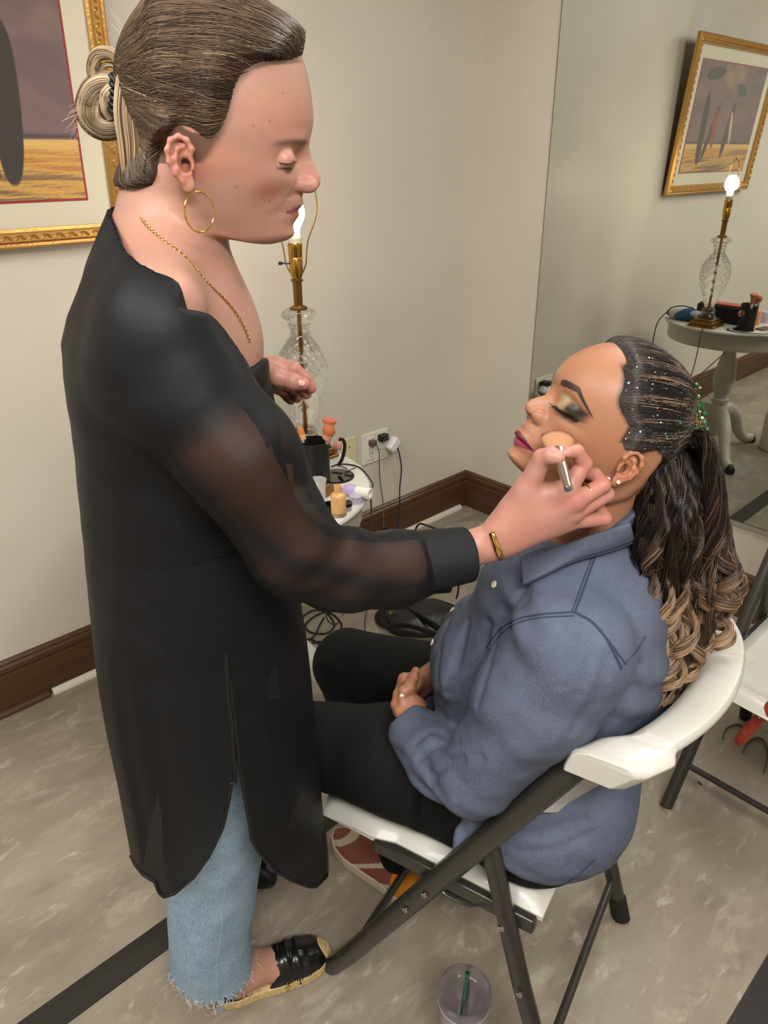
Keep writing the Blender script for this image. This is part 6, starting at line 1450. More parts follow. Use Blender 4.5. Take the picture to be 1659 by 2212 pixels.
def paint2(V, kind):
    C = np.ones((len(V), 3))*vcol(SK2); n = fbm(V, 60, 13); C = blend(C, vcol((190, 132, 100)), .3+.3*n)
    if kind == 'hand': C = blend(C, vcol((196, 134, 106)), .8)
    if kind == 'head':
        Q = H2.to(V); x, y, z = Q.T; ay = np.abs(y); fx = np.interp(z, *zip(*sorted(b2l))); front = sstep(x, fx-.055, fx-.035)
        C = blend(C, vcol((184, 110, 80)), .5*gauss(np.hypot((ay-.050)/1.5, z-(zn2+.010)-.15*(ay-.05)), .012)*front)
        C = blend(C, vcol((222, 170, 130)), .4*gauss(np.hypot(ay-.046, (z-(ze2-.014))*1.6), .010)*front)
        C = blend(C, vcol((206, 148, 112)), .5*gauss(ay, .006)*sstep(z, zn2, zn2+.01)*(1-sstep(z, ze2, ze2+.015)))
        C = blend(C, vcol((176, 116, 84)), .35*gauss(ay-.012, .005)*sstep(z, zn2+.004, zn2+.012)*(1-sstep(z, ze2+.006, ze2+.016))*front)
        # lips: dark berry, lighter centre of the lower lip
        lw = .0235; t = np.clip(1-(ay/lw)**2, 0, 1); zl = zm2+.0006-1.8*ay*ay
        zu_ = zl+.0078*t**.8-.0016*gauss(ay, .0022); e_ = .0009; up_ = sstep(z, zl-e_, zl+e_)*sstep(zu_-z, -e_, e_); lo_ = sstep(zl-z, -e_, e_)*sstep(z-(zl-.0098*t**.8), -e_, e_)
        xl_ = sstep(x, fx-.031, fx-.028)*sstep(lw-ay, -.0008, .0008)
        C = blend(C, vcol((112, 26, 54)), .95*up_*xl_); C = blend(C, vcol((150, 38, 74)), .95*lo_*xl_)
        C = blend(C, vcol((186, 84, 104)), .5*lo_*xl_*gauss(ay, .010)*gauss(z-zl+.005, .003)); C = blend(C, vcol((58, 10, 28)), .9*gauss(z-zl, .0010)*xl_)
        # eye make-up
        ex = (ay-.0315); arc = lambda k, c: c-k*ex**2
        lash = ze2-.0058+7.5*ex**2*(ex < 0)+4.5*ex**2*(ex > 0)+.10*ex
        crease = ze2+.0100-10*ex**2
        lid = sstep(z, lash-.0005, lash+.001)*(1-sstep(z, crease, crease+.006))*sstep(ay, .0165, .0195)*(1-sstep(ay, .046, .056))*front
        C = blend(C, vcol((88, 62, 48)), .62*(1-sstep(z, crease+.001, crease+.012))*sstep(z, lash-.002, lash+.003)*sstep(ay, .016, .024)*(1-sstep(ay, .048, .058))*front)
        gold = blend(np.ones((len(V), 3))*vcol((178, 148, 104)), vcol((226, 206, 166)), .5*gauss(ex+.004, .006)); dk = sstep(ay, .030, .043)
        C = C*(1-lid[:, None]*.95)+(gold*(1-dk[:, None])+np.array(vcol((62, 52, 34)))*dk[:, None])*lid[:, None]*.95
        C = blend(C, vcol((34, 26, 22)), .85*gauss(z-(lash+.0035+.35*np.maximum(ex, 0)), .0035)*sstep(ay, .030, .040)*(1-sstep(ay, .050, .058))*front)
        C = blend(C, vcol((12, 9, 9)), .97*gauss(z-lash, .0015)*sstep(ay, .0155, .019)*(1-sstep(ay, .046, .052))*front)
        C = blend(C, vcol((96, 64, 52)), .55*sstep(lash-z, .0, .002)*(1-sstep(lash-z, .004, .010))*sstep(ay, .018, .026)*(1-sstep(ay, .044, .056))*front)
        # brow
        zb = ze2+.0225+.16*(ay-.018)-.9*np.maximum(ay-.038, 0)-3.*(ay-.030)**2; th = np.interp(ay, [.010, .018, .034, .052, .058], [.0022, .0034, .0030, .0016, .0008])
        C = blend(C, vcol((44, 32, 27)), .94*sstep(th*1.35-np.abs(z-zb), -.0004, .0012)*sstep(ay, .010, .015)*(1-sstep(ay, .054, .059))*front)
        C = blend(C, vcol((196, 116, 84)), .4*gauss(np.hypot(x-ec2[0], z-ec2[2]), .025)*(ay > .068))
        C = blend(C, vcol((38, 29, 27)), hairmask2(Q)*(np.hypot(x-ec2[0], z-ec2[2]) > .0335)+0)
    return C*.74
HR2 = [(1319, 762, 0), (1326, 770, .02), (1334, 784, .04), (1341, 806, .052), (1333, 830), (1320, 852), (1318, 870), (1326, 892), (1336, 914), (1328, 932), (1320, 950), (1326, 966), (1346, 974), (1372, 968), (1398, 966), (1416, 984), (1420, 1010)]
_hp = np.array([H2.px(q_[0], q_[1], q_[2] if len(q_) > 2 else .055) for q_ in HR2])
def hairmask2(Q):
    C2 = H2.px(1420, 880, .05); d = _hp[:, [0, 2]]-C2[[0, 2]]; a = np.arctan2(d[:, 1], d[:, 0]); r = np.hypot(d[:, 0], d[:, 1]); o = a.argsort()
    q = Q[:, [0, 2]]-C2[[0, 2]]; aq = np.arctan2(q[:, 1], q[:, 0]); R = np.interp(aq, a[o], r[o]); return sstep(R-np.hypot(q[:, 0], q[:, 1])+.0008*np.sin(aq*260), .001, .010)
root2 = empty('person', tuple(wd(TS(.25, .216, 0))), 'seated woman in a blue chambray shirt, eyes closed and head tipped back', 'person')
m_skin2 = skin_mat('tan_skin')
def head2all(P):
    Q = H2.to(P); d = smin(face2(Q), torso2(P), .016); d = smin(d, ear2L(Q), .003); return smin(d, ear2R(Q), .003)
def build_body2():
    o = H2.fro((0, 0, 0)); lo = H2.fro((.02, 0, .04))
    Vh, Fh = nets(head2all, lo-[.20, .125, .185], lo+[.17, .125, .16], .0011)
    body = lambda P: smin(smin(torso2(P), arms2(P), .03), legsh2(P), .02)
    Vb, Fb = nets(body, TS(.3, .216, 0)-[.55, .48, 0], TS(.3, .216, 1.14)+[.5, .48, 0], .008)
    Fb = Fb[(Vb[Fb][:, :, 2] < Vh[:, 2].min()+.012).all(1)]
    Vn, Fn = nets(lambda P: smin(hands2(P), arms2(P), .006), Cc(930, 1600, .95)-[.10, .09, .06], Cc(900, 1440, 1.0)+[.05, .08, .04], .0016)
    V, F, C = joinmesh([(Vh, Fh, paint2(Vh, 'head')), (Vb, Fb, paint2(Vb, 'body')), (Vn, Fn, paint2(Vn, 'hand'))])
    return ob('body', meshdata('body', wd(V), F, [m_skin2], cols=C), root2)
b2 = build_body2(); reg(b2)
# black trousers ---------------------------------------------------------------
m_blk = mat('black_knit', (15, 15, 16), .8, spec=.25, bump=(500, .2, .0008))
def pants(P):
    d = chain(P, [TS(.15, .120, .555), TS(.40, .095, .565), TS(.625, .055, .538)], [.108, .092, .074], .03)
    d = smin(d, chain(P, [TS(.13, .32, .555), TS(.40, .315, .565), TS(.640, .305, .545)], [.108, .090, .074], .03), .03)
    d = smin(d, chain(P, [TS(.625, .055, .525), TS(.765, .09, .10)], [.072, .044], .02), .02)
    d = smin(d, chain(P, [TS(.640, .305, .535), TS(.47, .235, .115)], [.072, .042], .02), .02)
    d = smin(d, ell(P, TS(.13, .13, .54), (.12, .11, .09)), .03)
    d = smax(d, .4655-P[:, 2]-100*np.maximum(0, (P-TS(.36, 0, 0)) @ fl_), .008)
    d = smax(d, .030-(P-TS(0, 0, 0)) @ ll_-2.*np.maximum(0, (P-TS(.30, 0, 0)) @ fl_), .010)
    return d+.0016*fbm(P, 26, 5, 4)
lo = TS(.3, .216, 0); V, F = nets(pants, lo-[.55, .48, 0], lo+[.5, .48, .80], .006)
ob('trousers', meshdata('trousers', wd(V), F, [m_blk]), b2)
# chambray shirt ------------------------------------------------------------------
m_cham = mat('chambray', (92, 104, 132), .85, noise=(2600, (1, 1, .10), (100, 107, 126), .38, .66), bump=(900, .35, .0007))
denim_nodes(m_cham, (56, 62, 80), (76, 83, 102), 16)
m_chams = mat('chambray_seam', (50, 58, 78), .85)
def fold(P, c, n, k, amp, rad, ph=0., wob=0.):
    q = P-c; u = q @ np.asarray(n, float); return amp*np.sin(u*k+ph+wob*np.sin(q[:, 2]*30))*gauss(np.linalg.norm(q, axis=1), rad)
def shirt_body(P):
    d = smin(torso2(P)-.010, cap(P, sN, sF, .062, .060), .04)
    d = smin(d, ell(P, NB+fT*.020-UZ*.155, (.118, .165, .15)), .05)
    d = smin(d, ell(P, Cc(1310, 1340, .88), (.055, .12, .13)), .05)
    d = smin(d, ell(P, Cc(1032, 1432, .925), (.076, .085, .085)), .05)       # bust
    d = smin(d, ell(P, Cc(1045, 1380, 1.07), (.070, .08, .085)), .05)
    d = smin(d, ell(P, TS(.22, .21, .70), (.14, .17, .15)), .06)
    d = smin(d, ell(P, TS(.130, .14, .575), (.135, .135, .115)), .05)
    d = smin(d, ell(P, TS(.10, .20, .62), (.085, .16, .13)), .05)
    return d
def shirt_sleeve(P):
    d = chain(P, [sN+[.01, 0, -.015], Cc(1165, 1500, .775), eN], [.078, .076, .062], .03)
    e = chain(P, [eN, Cc(955, 1640, .868), Cc(895, 1580, .935)], [.060, .055, .044], .02)
    d = smin(d, e, .012)
    far = chain(P, [sF, TS(.26, .46, .74), Cc(925, 1500, 1.08)], [.065, .055, .036], .02); return np.minimum(d, far)
def shirt(P):
    b = smax(shirt_body(P), .012-(P-TS(0, 0, 0)) @ ll_-2.*np.maximum(0, P[:, 2]-.83), .012); s = shirt_sleeve(P); d = smin(b, s, .009)
    # folds radiating from the armpit and bunching at the elbow and cuff
    ap = Cc(1040, 1400, .84)
    d = d+fold(P, Cc(1075, 1470, .80), (.72, 0, -.69), 105, .0060, .085, .5, .6)
    d += fold(P, Cc(985, 1480, .87), (.95, 0, -.30), 120, .0055, .075, 1.2, .9)
    d += fold(P, Cc(985, 1690, .82), (.55, .2, .8), 150, .0062, .060, 0, 1.)
    d += fold(P, Cc(915, 1600, .90), (-.5, .3, .8), 240, .0050, .040, 0, .8)
    d += fold(P, Cc(1330, 1440, .80), (.6, 0, .8), 95, .0050, .085, .3, 1.2)
    d += fold(P, Cc(1200, 1800, .85), (.2, 0, 1.), 120, .0026, .10, .3, 1.)
    d += fold(P, Cc(1110, 1300, .80), (.5, 0, .87), 115, .0034, .07, .3, .6)
    d += .0022*fbm(P, 24, 31, 4)+.0008*fbm(P, 70, 32, 3)
    return d
cwd = Cc(868, 1530, .955)-Cc(930, 1610, .91); cwd /= np.linalg.norm(cwd); cw0 = Cc(897, 1573, .938)
neckF = Cc(1128, 1216, .875)
def crease(P, pts, depth, width):
    dd = chain(P, pts, np.zeros(len(pts)), .004); return depth*np.exp(-(dd/width)**2)
CR = []
def mk_creases():
    for pts, dp, w in (([(1052, 1352), (1042, 1410), (1016, 1475), (990, 1545), (966, 1596)], .016, .0085), ([(1010, 1345), (990, 1420), (968, 1500)], .006, .006), ([(1075, 1365), (1052, 1450), (1030, 1520)], .006, .007), ([(950, 1395), (944, 1455), (950, 1515)], .004, .006),
        ([(1000, 1290), (960, 1360), (930, 1440)], .003, .006), ([(1140, 1300), (1080, 1330), (1040, 1372)], .004, .006), ([(900, 1600), (930, 1580), (975, 1590)], .007, .0055), ([(905, 1640), (940, 1612), (990, 1605)], .006, .0055), ([(930, 1690), (965, 1650), (1000, 1640)], .006, .006), ([(985, 1725), (1020, 1680), (1040, 1640)], .004, .007),
        ([(1316, 1420), (1292, 1500), (1240, 1580)], .0045, .009), ([(1385, 1440), (1350, 1520), (1290, 1600)], .006, .009), ([(1250, 1350), (1232, 1410), (1215, 1480)], .003, .008), ([(1280, 1372), (1272, 1430), (1250, 1500)], .003, .007), ([(1100, 1790), (1170, 1800), (1260, 1770)], .004, .008), ([(1120, 1840), (1200, 1835), (1280, 1800)], .003, .007), ([(1150, 1240), (1120, 1290), (1085, 1330)], .003, .006)):
        h = surf(pts, shirt, 0., 8)
        if len(h) > 2: CR.append((h, dp, w))
def shirt_final(P):
    d = shirt(P)
    for h, dp, w in CR: d = d+crease(P, h, dp, w)
    n = np.array([.34, 0, .94]); hz = NB+UZ*.030; 
    # neck opening: a tilted plane through the collar points
    nn = np.cross(Cc(1350, 1130, .83)-neckF, [0, 1, 0]); nn /= np.linalg.norm(nn); nn = nn if nn[2] > 0 else -nn
    ax_ = H2.fro((-.01, 0, 0))-NB; ax_ /= np.linalg.norm(ax_); qn = P-NB; rn = np.sqrt(np.maximum(((qn-np.outer(qn @ ax_, ax_))**2).sum(1), 1e-9))
    d = smax(d, np.minimum(((P-neckF) @ nn)-.002, .115-rn), .003)
    d = smax(d, np.minimum((P-Cc(872, 1548, .95)) @ cwd*.9-.004, .085-np.linalg.norm(P-Cc(872, 1548, .95), axis=1)), .003)
    d = smax(d, .472-P[:, 2]+.16*np.clip((P-TS(.20, 0, 0)) @ fl_, 0, .3)+.5*np.clip((TS(.03, 0, 0)-P) @ fl_, 0, .3), .004)
    return d
def surf(pts, f, off=.001, n=None, t0=.45, t1=1.5):
    pts = np.array(pts, float); g = spline(np.c_[pts, np.zeros(len(pts))], n or len(pts)*10)[:, :2]; h = raycast(f, g[:, 0], g[:, 1], t0, t1, 300); h = h[~np.isnan(h).any(1)]
    N = np.stack([f(h+np.eye(3)[i]*.001)-f(h) for i in range(3)], 1); N /= np.linalg.norm(N, axis=1)[:, None]+1e-9
    return h+N*off
mk_creases()
lo = TS(.15, .216, .48); V, F = nets(shirt_final, lo-[.45, .40, .01], lo+[.42, .42, .72], .0034)
sh2 = ob('shirt', meshdata('shirt', wd(V), F, [m_cham]), b2); reg(sh2)
def seam(pts, r=.0013, dbl=0, m=None, name='seam'):
    h = surf(pts, shirt_final, .0004)
    if len(h) > 3: MB().tube(wd(h), r, 6).build(name, m or m_chams, sh2)
seam([(1288, 1196), (1272, 1240), (1256, 1284), (1242, 1322)]); seam([(1281, 1198), (1264, 1242), (1248, 1286), (1234, 1324)], .0009)
seam([(1050, 1400), (1078, 1362), (1112, 1340), (1160, 1328), (1240, 1322)]); seam([(1056, 1406), (1084, 1368), (1116, 1347), (1164, 1335), (1240, 1330)], .0009)
seam([(1240, 1322), (1276, 1342), (1304, 1372), (1322, 1402), (1342, 1444)], .0018); seam([(1310, 1378), (1335, 1412), (1352, 1436)], .0012)
seam([(1350, 1432), (1376, 1404), (1394, 1374)], .0011)
seam([(1100, 1905), (1140, 1922), (1190, 1920), (1240, 1896), (1285, 1855)], .0016, name='hem')
# collar leaf
def strip(upper, lower, offs, name, m, n=50, k=7, th=.0022):
    U = surf(upper, smooth_for_collar, offs[0], n); L_ = surf(lower, smooth_for_collar, offs[1], n); n = min(len(U), len(L_)); U = U[:n]; L_ = L_[:n]
    V = np.concatenate([U+(L_-U)*j/(k-1)-np.array([0, .004, 0])*math.sin(math.pi*j/(k-1)) for j in range(k)]); F = [(j*n+i, j*n+i+1, (j+1)*n+i+1, (j+1)*n+i) for j in range(k-1) for i in range(n-1)]
    o = MB().add(wd(V), F).build(name, m, sh2); s = o.modifiers.new('s', 'SOLIDIFY'); s.thickness = th; s.offset = 0; return o, U, L_
smooth_for_collar = lambda P: smin(torso2(P)-.010, shirt_body(P), .02)
co, U, Lw = strip([(1133, 1212), (1180, 1192), (1235, 1166), (1290, 1144), (1352, 1120)], [(1136, 1268), (1176, 1250), (1228, 1222), (1290, 1194), (1360, 1166)], (.010, .006), 'collar', m_cham)
reg(co); MB().tube(wd(Lw-[0, .0015, 0]), .0012, 6).build('stitching', m_chams, co)
far_c = [Cc(1100, 1206, .90), Cc(1114, 1200, .905), Cc(1130, 1212, .90), Cc(1124, 1240, .885), Cc(1104, 1236, .885)]
V = np.array(far_c); o = MB().add(wd(V), [(0, 1, 2, 3, 4)]).build('far_collar', m_cham, sh2); s = o.modifiers.new('s', 'SOLIDIFY'); s.thickness = .003
# placket and buttons
pk = surf([(1118, 1232), (1069, 1262), (1020, 1290), (976, 1318), (950, 1348), (932, 1387), (912, 1420), (902, 1452)], shirt_final, .0006)
if len(pk) > 3: MB().tube(wd(pk+[.002, 0, -.008]), .0011, 6).build('placket_seam', m_chams, sh2)
m_btn = mat('pearl_button', (226, 214, 196), .25, coat=.5)
for px, py in ((1069, 1263), (978, 1318), (935, 1388), (903, 1452)):
    h = raycast(shirt_final, [px, px+4, px+8], [py, py+3, py+6], .5, 1.5, 400); h = h[~np.isnan(h).any(1)]
    if len(h) == 0: continue
    h = h[0]; n = np.array([shirt_final(h[None]+np.eye(3)[i]*.002)[0]-shirt_final(h[None])[0] for i in range(3)]); n /= np.linalg.norm(n)+1e-9
    MB().lathe([(0, 0), (.0050, 0), (.0056, .0012), (.0050, .0022), (.0034, .0016), (0, .0016)], wd(h+n*.0004), 24, axis=n @ M3).build('button', m_btn, sh2)
# cuff: rolled turn at the near wrist
cf = MB(); c0 = Cc(903, 1580, .932); q = Cc(872, 1548, .952)
u = np.cross(cwd, [0, 1, .2]); u /= np.linalg.norm(u); v = np.cross(cwd, u)
for s_, r_ in ((-.004, .0), (.0, 0)): pass
a = np.linspace(0, 2*np.pi, 48, endpoint=False)
fcut = lambda P: shirt_sleeve(P)
# front shirt tail hanging between arm and chair bar
tail = lambda P: smin(flatcap(P, Cc(1050, 1735, .845), Cc(1004, 1838, .815), .034, .022, (.2, 1, .2), .35), flatcap(P, Cc(1000, 1700, .87), Cc(960, 1760, .87), .03, .02, (.2, 1, .2), .4), .02)+.0028*np.sin((P[:, 0]*.85+P[:, 2]*.3)*210)
c0 = Cc(1010, 1780, .84); V, F = nets(tail, c0-[.12, .07, .12], c0+[.12, .08, .12], .003); ob('shirt_tail', meshdata('shirt_tail', wd(V), F, [m_cham]), sh2)
# sneaker seen under the seat ---------------------------------------------------------
def sneaker():
    h0 = TS(.405, .215, 0); dr = (TS(.68, .275, 0)-h0); L = .275; dr /= np.linalg.norm(dr); sd = np.array([-dr[1], dr[0], 0])
    root = empty('sneaker', tuple(wd(h0+dr*.13)), 'rose and cream sneaker with orange heel on the seated woman, under the chair seat', 'shoe')
    fr = lambda P: ((P-h0) @ dr, (P-h0) @ sd, P[:, 2])
    hw = lambda s: np.interp(s, [-.005, .01, .04, .10, .16, .20, .24, .268, .282], [.0, .028, .034, .034, .042, .046, .040, .024, 0])
    sole = lambda P: smax((np.abs(fr(P)[1])-hw(fr(P)[0]))*.8, np.abs(P[:, 2]-.016)-.015, .005)
    def upper(P):
        s, l, z = fr(P); top = np.interp(s, [-.02, 0, .04, .09, .13, .18, .23, .282], [.085, .088, .085, .088, .078, .060, .048, .03]); w = hw(s)-.002
        r = (np.abs(l/np.maximum(w, .003))**2.3+np.abs((z-.02)/np.maximum(top-.02, .005))**2.3)**(1/2.3); return smax(smax((r-1)*.03, .025-z, .003), np.maximum(-s-.003, s-.278), .004)
    lo = h0+dr*.14-[.2, .2, .01]; hi = h0+dr*.14+[.2, .2, .11]
    V, F = nets(sole, lo, hi, .0025); ob('sole', meshdata('sole', wd(V), F, [mat('cream_rubber', (206, 190, 168), .6)]), root)
    V, F = nets(upper, lo, hi, .0025); s, l, z = fr(V); C = np.ones((len(V), 3))*vcol((138, 78, 66))
    band = np.abs(((s-.05)*.9+(z-.03)*1.4) % .075-.030) < .008; C[band & (s > .05)] = vcol((206, 190, 166)); C[s < .062] = vcol((226, 140, 24)); C[(s < .05) & (fbm(V, 50, 2) > .35)] = vcol((214, 108, 16))
    ob('upper', meshdata('upper', wd(V), F, [mat('sneaker_knit', rough=.7, attr=True)], cols=C), root)
    h0b = TS(.735, .085, 0); root = empty('shoe', tuple(wd(h0b)), 'black shoe on the nearer foot of the seated woman, hidden behind the jeans', 'shoe')
    d2 = fl_; s2 = np.array([-d2[1], d2[0], 0]); fb = lambda P: smax(ell(P, h0b+d2*.11+UZ*.022, (.13, .045, .055), np.stack([d2, s2, UZ])), .001-P[:, 2], .004)
    V, F = nets(fb, h0b+d2*.11-[.16, .16, .01], h0b+d2*.11+[.16, .16, .09], .004); ob('shoe_upper', meshdata('shoe_upper', wd(V), F, [m_blackp]), root)
sneaker()
# ------------------------------------------------------------------ hair of the seated woman
capf2, HC2, ins2 = make_cap(H2, face2, (1420, 880), .055, HR2, None, None, .0052, .022)
V, F = nets(lambda P: smax(capf2(P), (H2.px(1450, 985, .05)[2]-.012)-H2.to(P)[:, 2], .006), H2.o+[-.05, -.12, -.10], H2.o+[.24, .12, .22], .0022)
q = H2.to(V); C = blend(np.ones((len(V), 3))*vcol((15, 13, 13)), vcol((26, 22, 21)), .4+.4*fbm(V, 50, 8))
hair2 = ob('hair', meshdata('hair', wd(V), F, [hair_mat('sleek_scalp_hair', .6, .3)], cols=C), b2); reg(hair2)
def col2(d0, TT, t, r):
    N = len(d0); k = np.abs(((t*9+.05*r.normal(size=N)) % 1)-.5)*2; hl = (k > .90) & (r.random(N) < .65) | (r.random(N) < .025)
    dark = np.array(vcol((26, 22, 22))); col = np.where(hl[:, None], np.array(vcol((188, 156, 128)))*(.6+.5*r.random((N, 1))), dark*(.6+1.4*r.random((N, 1))))
    cc = np.repeat(col[:, None], TT.shape[1], 1); f_ = sstep(TT, .02, .3)[..., None]; root = np.array(vcol((58, 46, 42)))
    return root*(1-f_)+cc*f_
K2 = H2.px(1500, 896); hm2 = hair_mat('sleek_hair', .26, .6)
parts = [swept_hair(H2, face2, capf2, HC2, HR2, K2, 6500, np.random.default_rng(13), (.08, .05), col2, side_y=.055, near=.72, sweep=(1345, 885), lift=.0010, backf=.6, wavy=.004, rad=(.00014, .00028, .00036, .00034))]
TOP2 = [(1319, 762, .0), (1322, 764, .006), (1326, 768, .014), (1330, 774, .024), (1334, 784, .036)]
parts.append(swept_hair(H2, face2, capf2, HC2, TOP2, K2, 2600, np.random.default_rng(14), (.05, .04), col2, side_y=.055, near=.62, lift=.0010, backf=.4, wavy=.004, sweep=(1345, 885), rad=(.00014, .00028, .00036, .00034)))
# loose hair ----------------------------------------------------------------------
r = np.random.default_rng(21)
tone = [np.array(vcol(c)) for c in ((26, 21, 20), (44, 34, 29), (92, 70, 54), (148, 116, 88), (196, 162, 128))]
def loose(P):
    d = chain(P, [Cc(1440, 985, .895), Cc(1450, 1090, .885), Cc(1462, 1210, .87), Cc(1466, 1330, .855), Cc(1445, 1430, .845), Cc(1410, 1500, .84)], [.034, .046, .050, .044, .034, .018], .03)
    return smin(d, chain(P, [Cc(1376, 1030, .875), Cc(1396, 1130, .865), Cc(1425, 1230, .85)], [.012, .020, .020], .02), .02)+.003*fbm(P, 40, 6, 3)
lo = Cc(1450, 1250, .86); V, F = nets(loose, lo-[.14, .12, .30], lo+[.14, .12, .24], .005)
C = np.ones((len(V), 3))*tone[0]; C = blend(C, tone[2]*.35, sstep(-V[:, 2], -1.10, -.95))
ob('loose_hair', meshdata('loose_hair', wd(V), F, [hair_mat('loose_under_hair', .6, .3)], cols=C), hair2)
def curl(top, bottom, mid=None, R=.013, turns=2.6, n=60, w=.0055, light=.5, ph=None, s0=.30, M=64, hand=1, rad=.0004):
    """one ringlet: strands that run together along a guide and coil around it"""
    pts = [np.array(top)]+([np.array(m) for m in mid] if mid else [])+[np.array(bottom)]
    g = spline(pts, M); t = np.linspace(0, 1, M); T = np.gradient(g, axis=0); T /= np.linalg.norm(T, axis=1)[:, None]
    u = np.cross(T, [0, 1., .05]); u /= np.linalg.norm(u, axis=1)[:, None]; v = np.cross(T, u); ph = r.random()*6.3 if ph is None else ph
    A = R*sstep(t, s0*.4, s0+.25)*(1-.25*sstep(t, .8, 1)); an = ph+hand*turns*2*np.pi*(t**1.15)
    cen = g+(A*np.cos(an))[:, None]*u+(A*np.sin(an))[:, None]*v*.75
    T2 = np.gradient(cen, axis=0); T2 /= np.linalg.norm(T2, axis=1)[:, None]; n1 = np.cross(T2, u*np.cos(an)[:, None]+v*np.sin(an)[:, None]); n1 /= np.linalg.norm(n1, axis=1)[:, None]+1e-9; n2 = np.cross(T2, n1)
    a = r.random(n)*2*np.pi; q = np.sqrt(.35+.65*r.random(n)); W = w*np.interp(t, [0, .25, .8, 1], [.9, 1.15, .85, .25])
    P = cen[None]+(q*np.cos(a))[:, None, None]*(W[:, None]*n1)[None]*1.35+(q*np.sin(a))[:, None, None]*(W[:, None]*n2)[None]*.6+r.normal(size=(n, 1, 3))*t[None, :, None]**2*.0010
    hgt = sstep(-P[..., 2], -1.17, -.90)+.0
    k = np.clip(light*(.25+1.1*hgt)+.22*r.normal(size=(n, 1))+.12*np.sin(a*2)[:, None], 0, 1)*4; k = np.minimum(k, 3.999); i = k.astype(int); f = (k-i)[..., None]; tn = np.array(tone)
    return strands(P, np.linspace(1, .7, M)*rad, tn[i]*(1-f)+tn[i+1]*f)
# straight upper fall: from the clip and from behind the ear
for k in range(78):
    x0 = 1336+r.random()*166; y0 = 975+6*math.sin(k)+(1500-x0)*.03; b0 = .905-.060*math.sin(min(1, (x0-1330)/175)*math.pi)+r.normal()*.006
    x1 = 1342+(x0-1336)*1.28+r.normal()*10; parts.append(curl(Cc(x0, y0, b0+.01), Cc(x1+12+r.normal()*14, 1260+r.random()*110, .815+r.normal()*.012), [Cc((x0*1.2+x1*.8)/2+8, 1070, b0-.015), Cc(x1, 1170, b0-.03)], R=.007+.004*r.random(), turns=1.1+.6*r.random(), n=90, w=.0085, rad=.00030, light=.10+.5*max(0, (x0-1400)/110)*r.random(), s0=.5, M=48))
# the pony section below the clip swelling to the right
for k in range(22):
    b0 = .865+r.normal()*.018; x = 1500+r.random()*18; q_ = r.random()
    parts.append(curl(Cc(x, 930+r.random()*20, b0), Cc(1540-q_*70, 1235+r.random()*50, b0-.03), [Cc(1528+8*q_, 985, b0-.004), Cc(1552-14*q_, 1070, b0-.014), Cc(1556-26*q_, 1150, b0-.022)], R=.006, turns=1., n=110, w=.0085, rad=.0003, light=.45+.35*r.random(), s0=.5, M=48))
# ringlets
spec = [((1400, 1290), (1408, 1400), (1384, 1520)), ((1430, 1330), (1432, 1430), (1400, 1535)), ((1460, 1350), (1462, 1440), (1436, 1512)), ((1490, 1340), (1492, 1410), (1470, 1478)), ((1390, 1240), (1398, 1340), (1412, 1470)), ((1415, 1200), (1400, 1320), (1396, 1440)), ((1395, 1180), (1392, 1330), (1430, 1455)), ((1420, 1150), (1425, 1300), (1452, 1440)), ((1450, 1160), (1460, 1310), (1425, 1470)), ((1480, 1150), (1490, 1300), (1478, 1430)), ((1510, 1150), (1518, 1280), (1505, 1400)), ((1535, 1140), (1545, 1240), (1530, 1345)), ((1555, 1160), (1572, 1260), (1545, 1340)), ((1560, 1190), (1582, 1270), (1552, 1322)),
        ((1410, 1230), (1428, 1370), (1400, 1500)), ((1440, 1240), (1450, 1380), (1418, 1516)), ((1470, 1240), (1476, 1370), (1450, 1500)), ((1500, 1230), (1506, 1350), (1482, 1470)), ((1385, 1150), (1402, 1260), (1412, 1400)), ((1525, 1210), (1532, 1320), (1508, 1430)), ((1430, 1300), (1412, 1420), (1378, 1530)), ((1460, 1310), (1440, 1420), (1404, 1524)),
        ((1490, 1290), (1478, 1400), (1440, 1490)), ((1545, 1230), (1556, 1330), (1560, 1400)), ((1405, 1110), (1418, 1230), (1440, 1360)), ((1440, 1100), (1470, 1220), (1492, 1360)), ((1475, 1090), (1500, 1200), (1520, 1310)), ((1505, 1080), (1535, 1180), (1545, 1280))]
for i, (p, q_, s_) in enumerate(spec):
    for j in range(3):
        b0 = .812+.012*r.normal()+.022*j; dx = r.normal(size=3)*5
        parts.append(curl(Cc(p[0]+dx[0], p[1]-20, b0+.02), Cc(s_[0]+dx[2], s_[1], b0), [Cc(q_[0]+dx[1], q_[1], b0+.005)], R=.0115+.004*r.random(), turns=1.7+.9*r.random(), n=130, w=.0064, rad=.00030, light=.55+.35*r.random(), s0=.12, hand=1 if r.random() < .75 else -1))
for k in range(70):      # flyaways
    x = 1400+r.random()*170; y = 1180+r.random()*300; a = r.random()*6.3; L = 20+r.random()*50; b0 = .80+r.random()*.05
    parts.append(curl(Cc(x, y, b0), Cc(x+math.cos(a)*L, y+abs(math.sin(a))*L, b0-.01), [Cc(x+math.cos(a)*L*.5+8, y+10, b0)], R=.006*r.random(), turns=1, n=2, w=.0008, light=.8, M=20, rad=.00018))
V, F, C = joinmesh(parts); o = ob('hair_strands', meshdata('hair_strands', wd(V), F, [hm2], cols=C), hair2); o['kind'] = 'stuff'
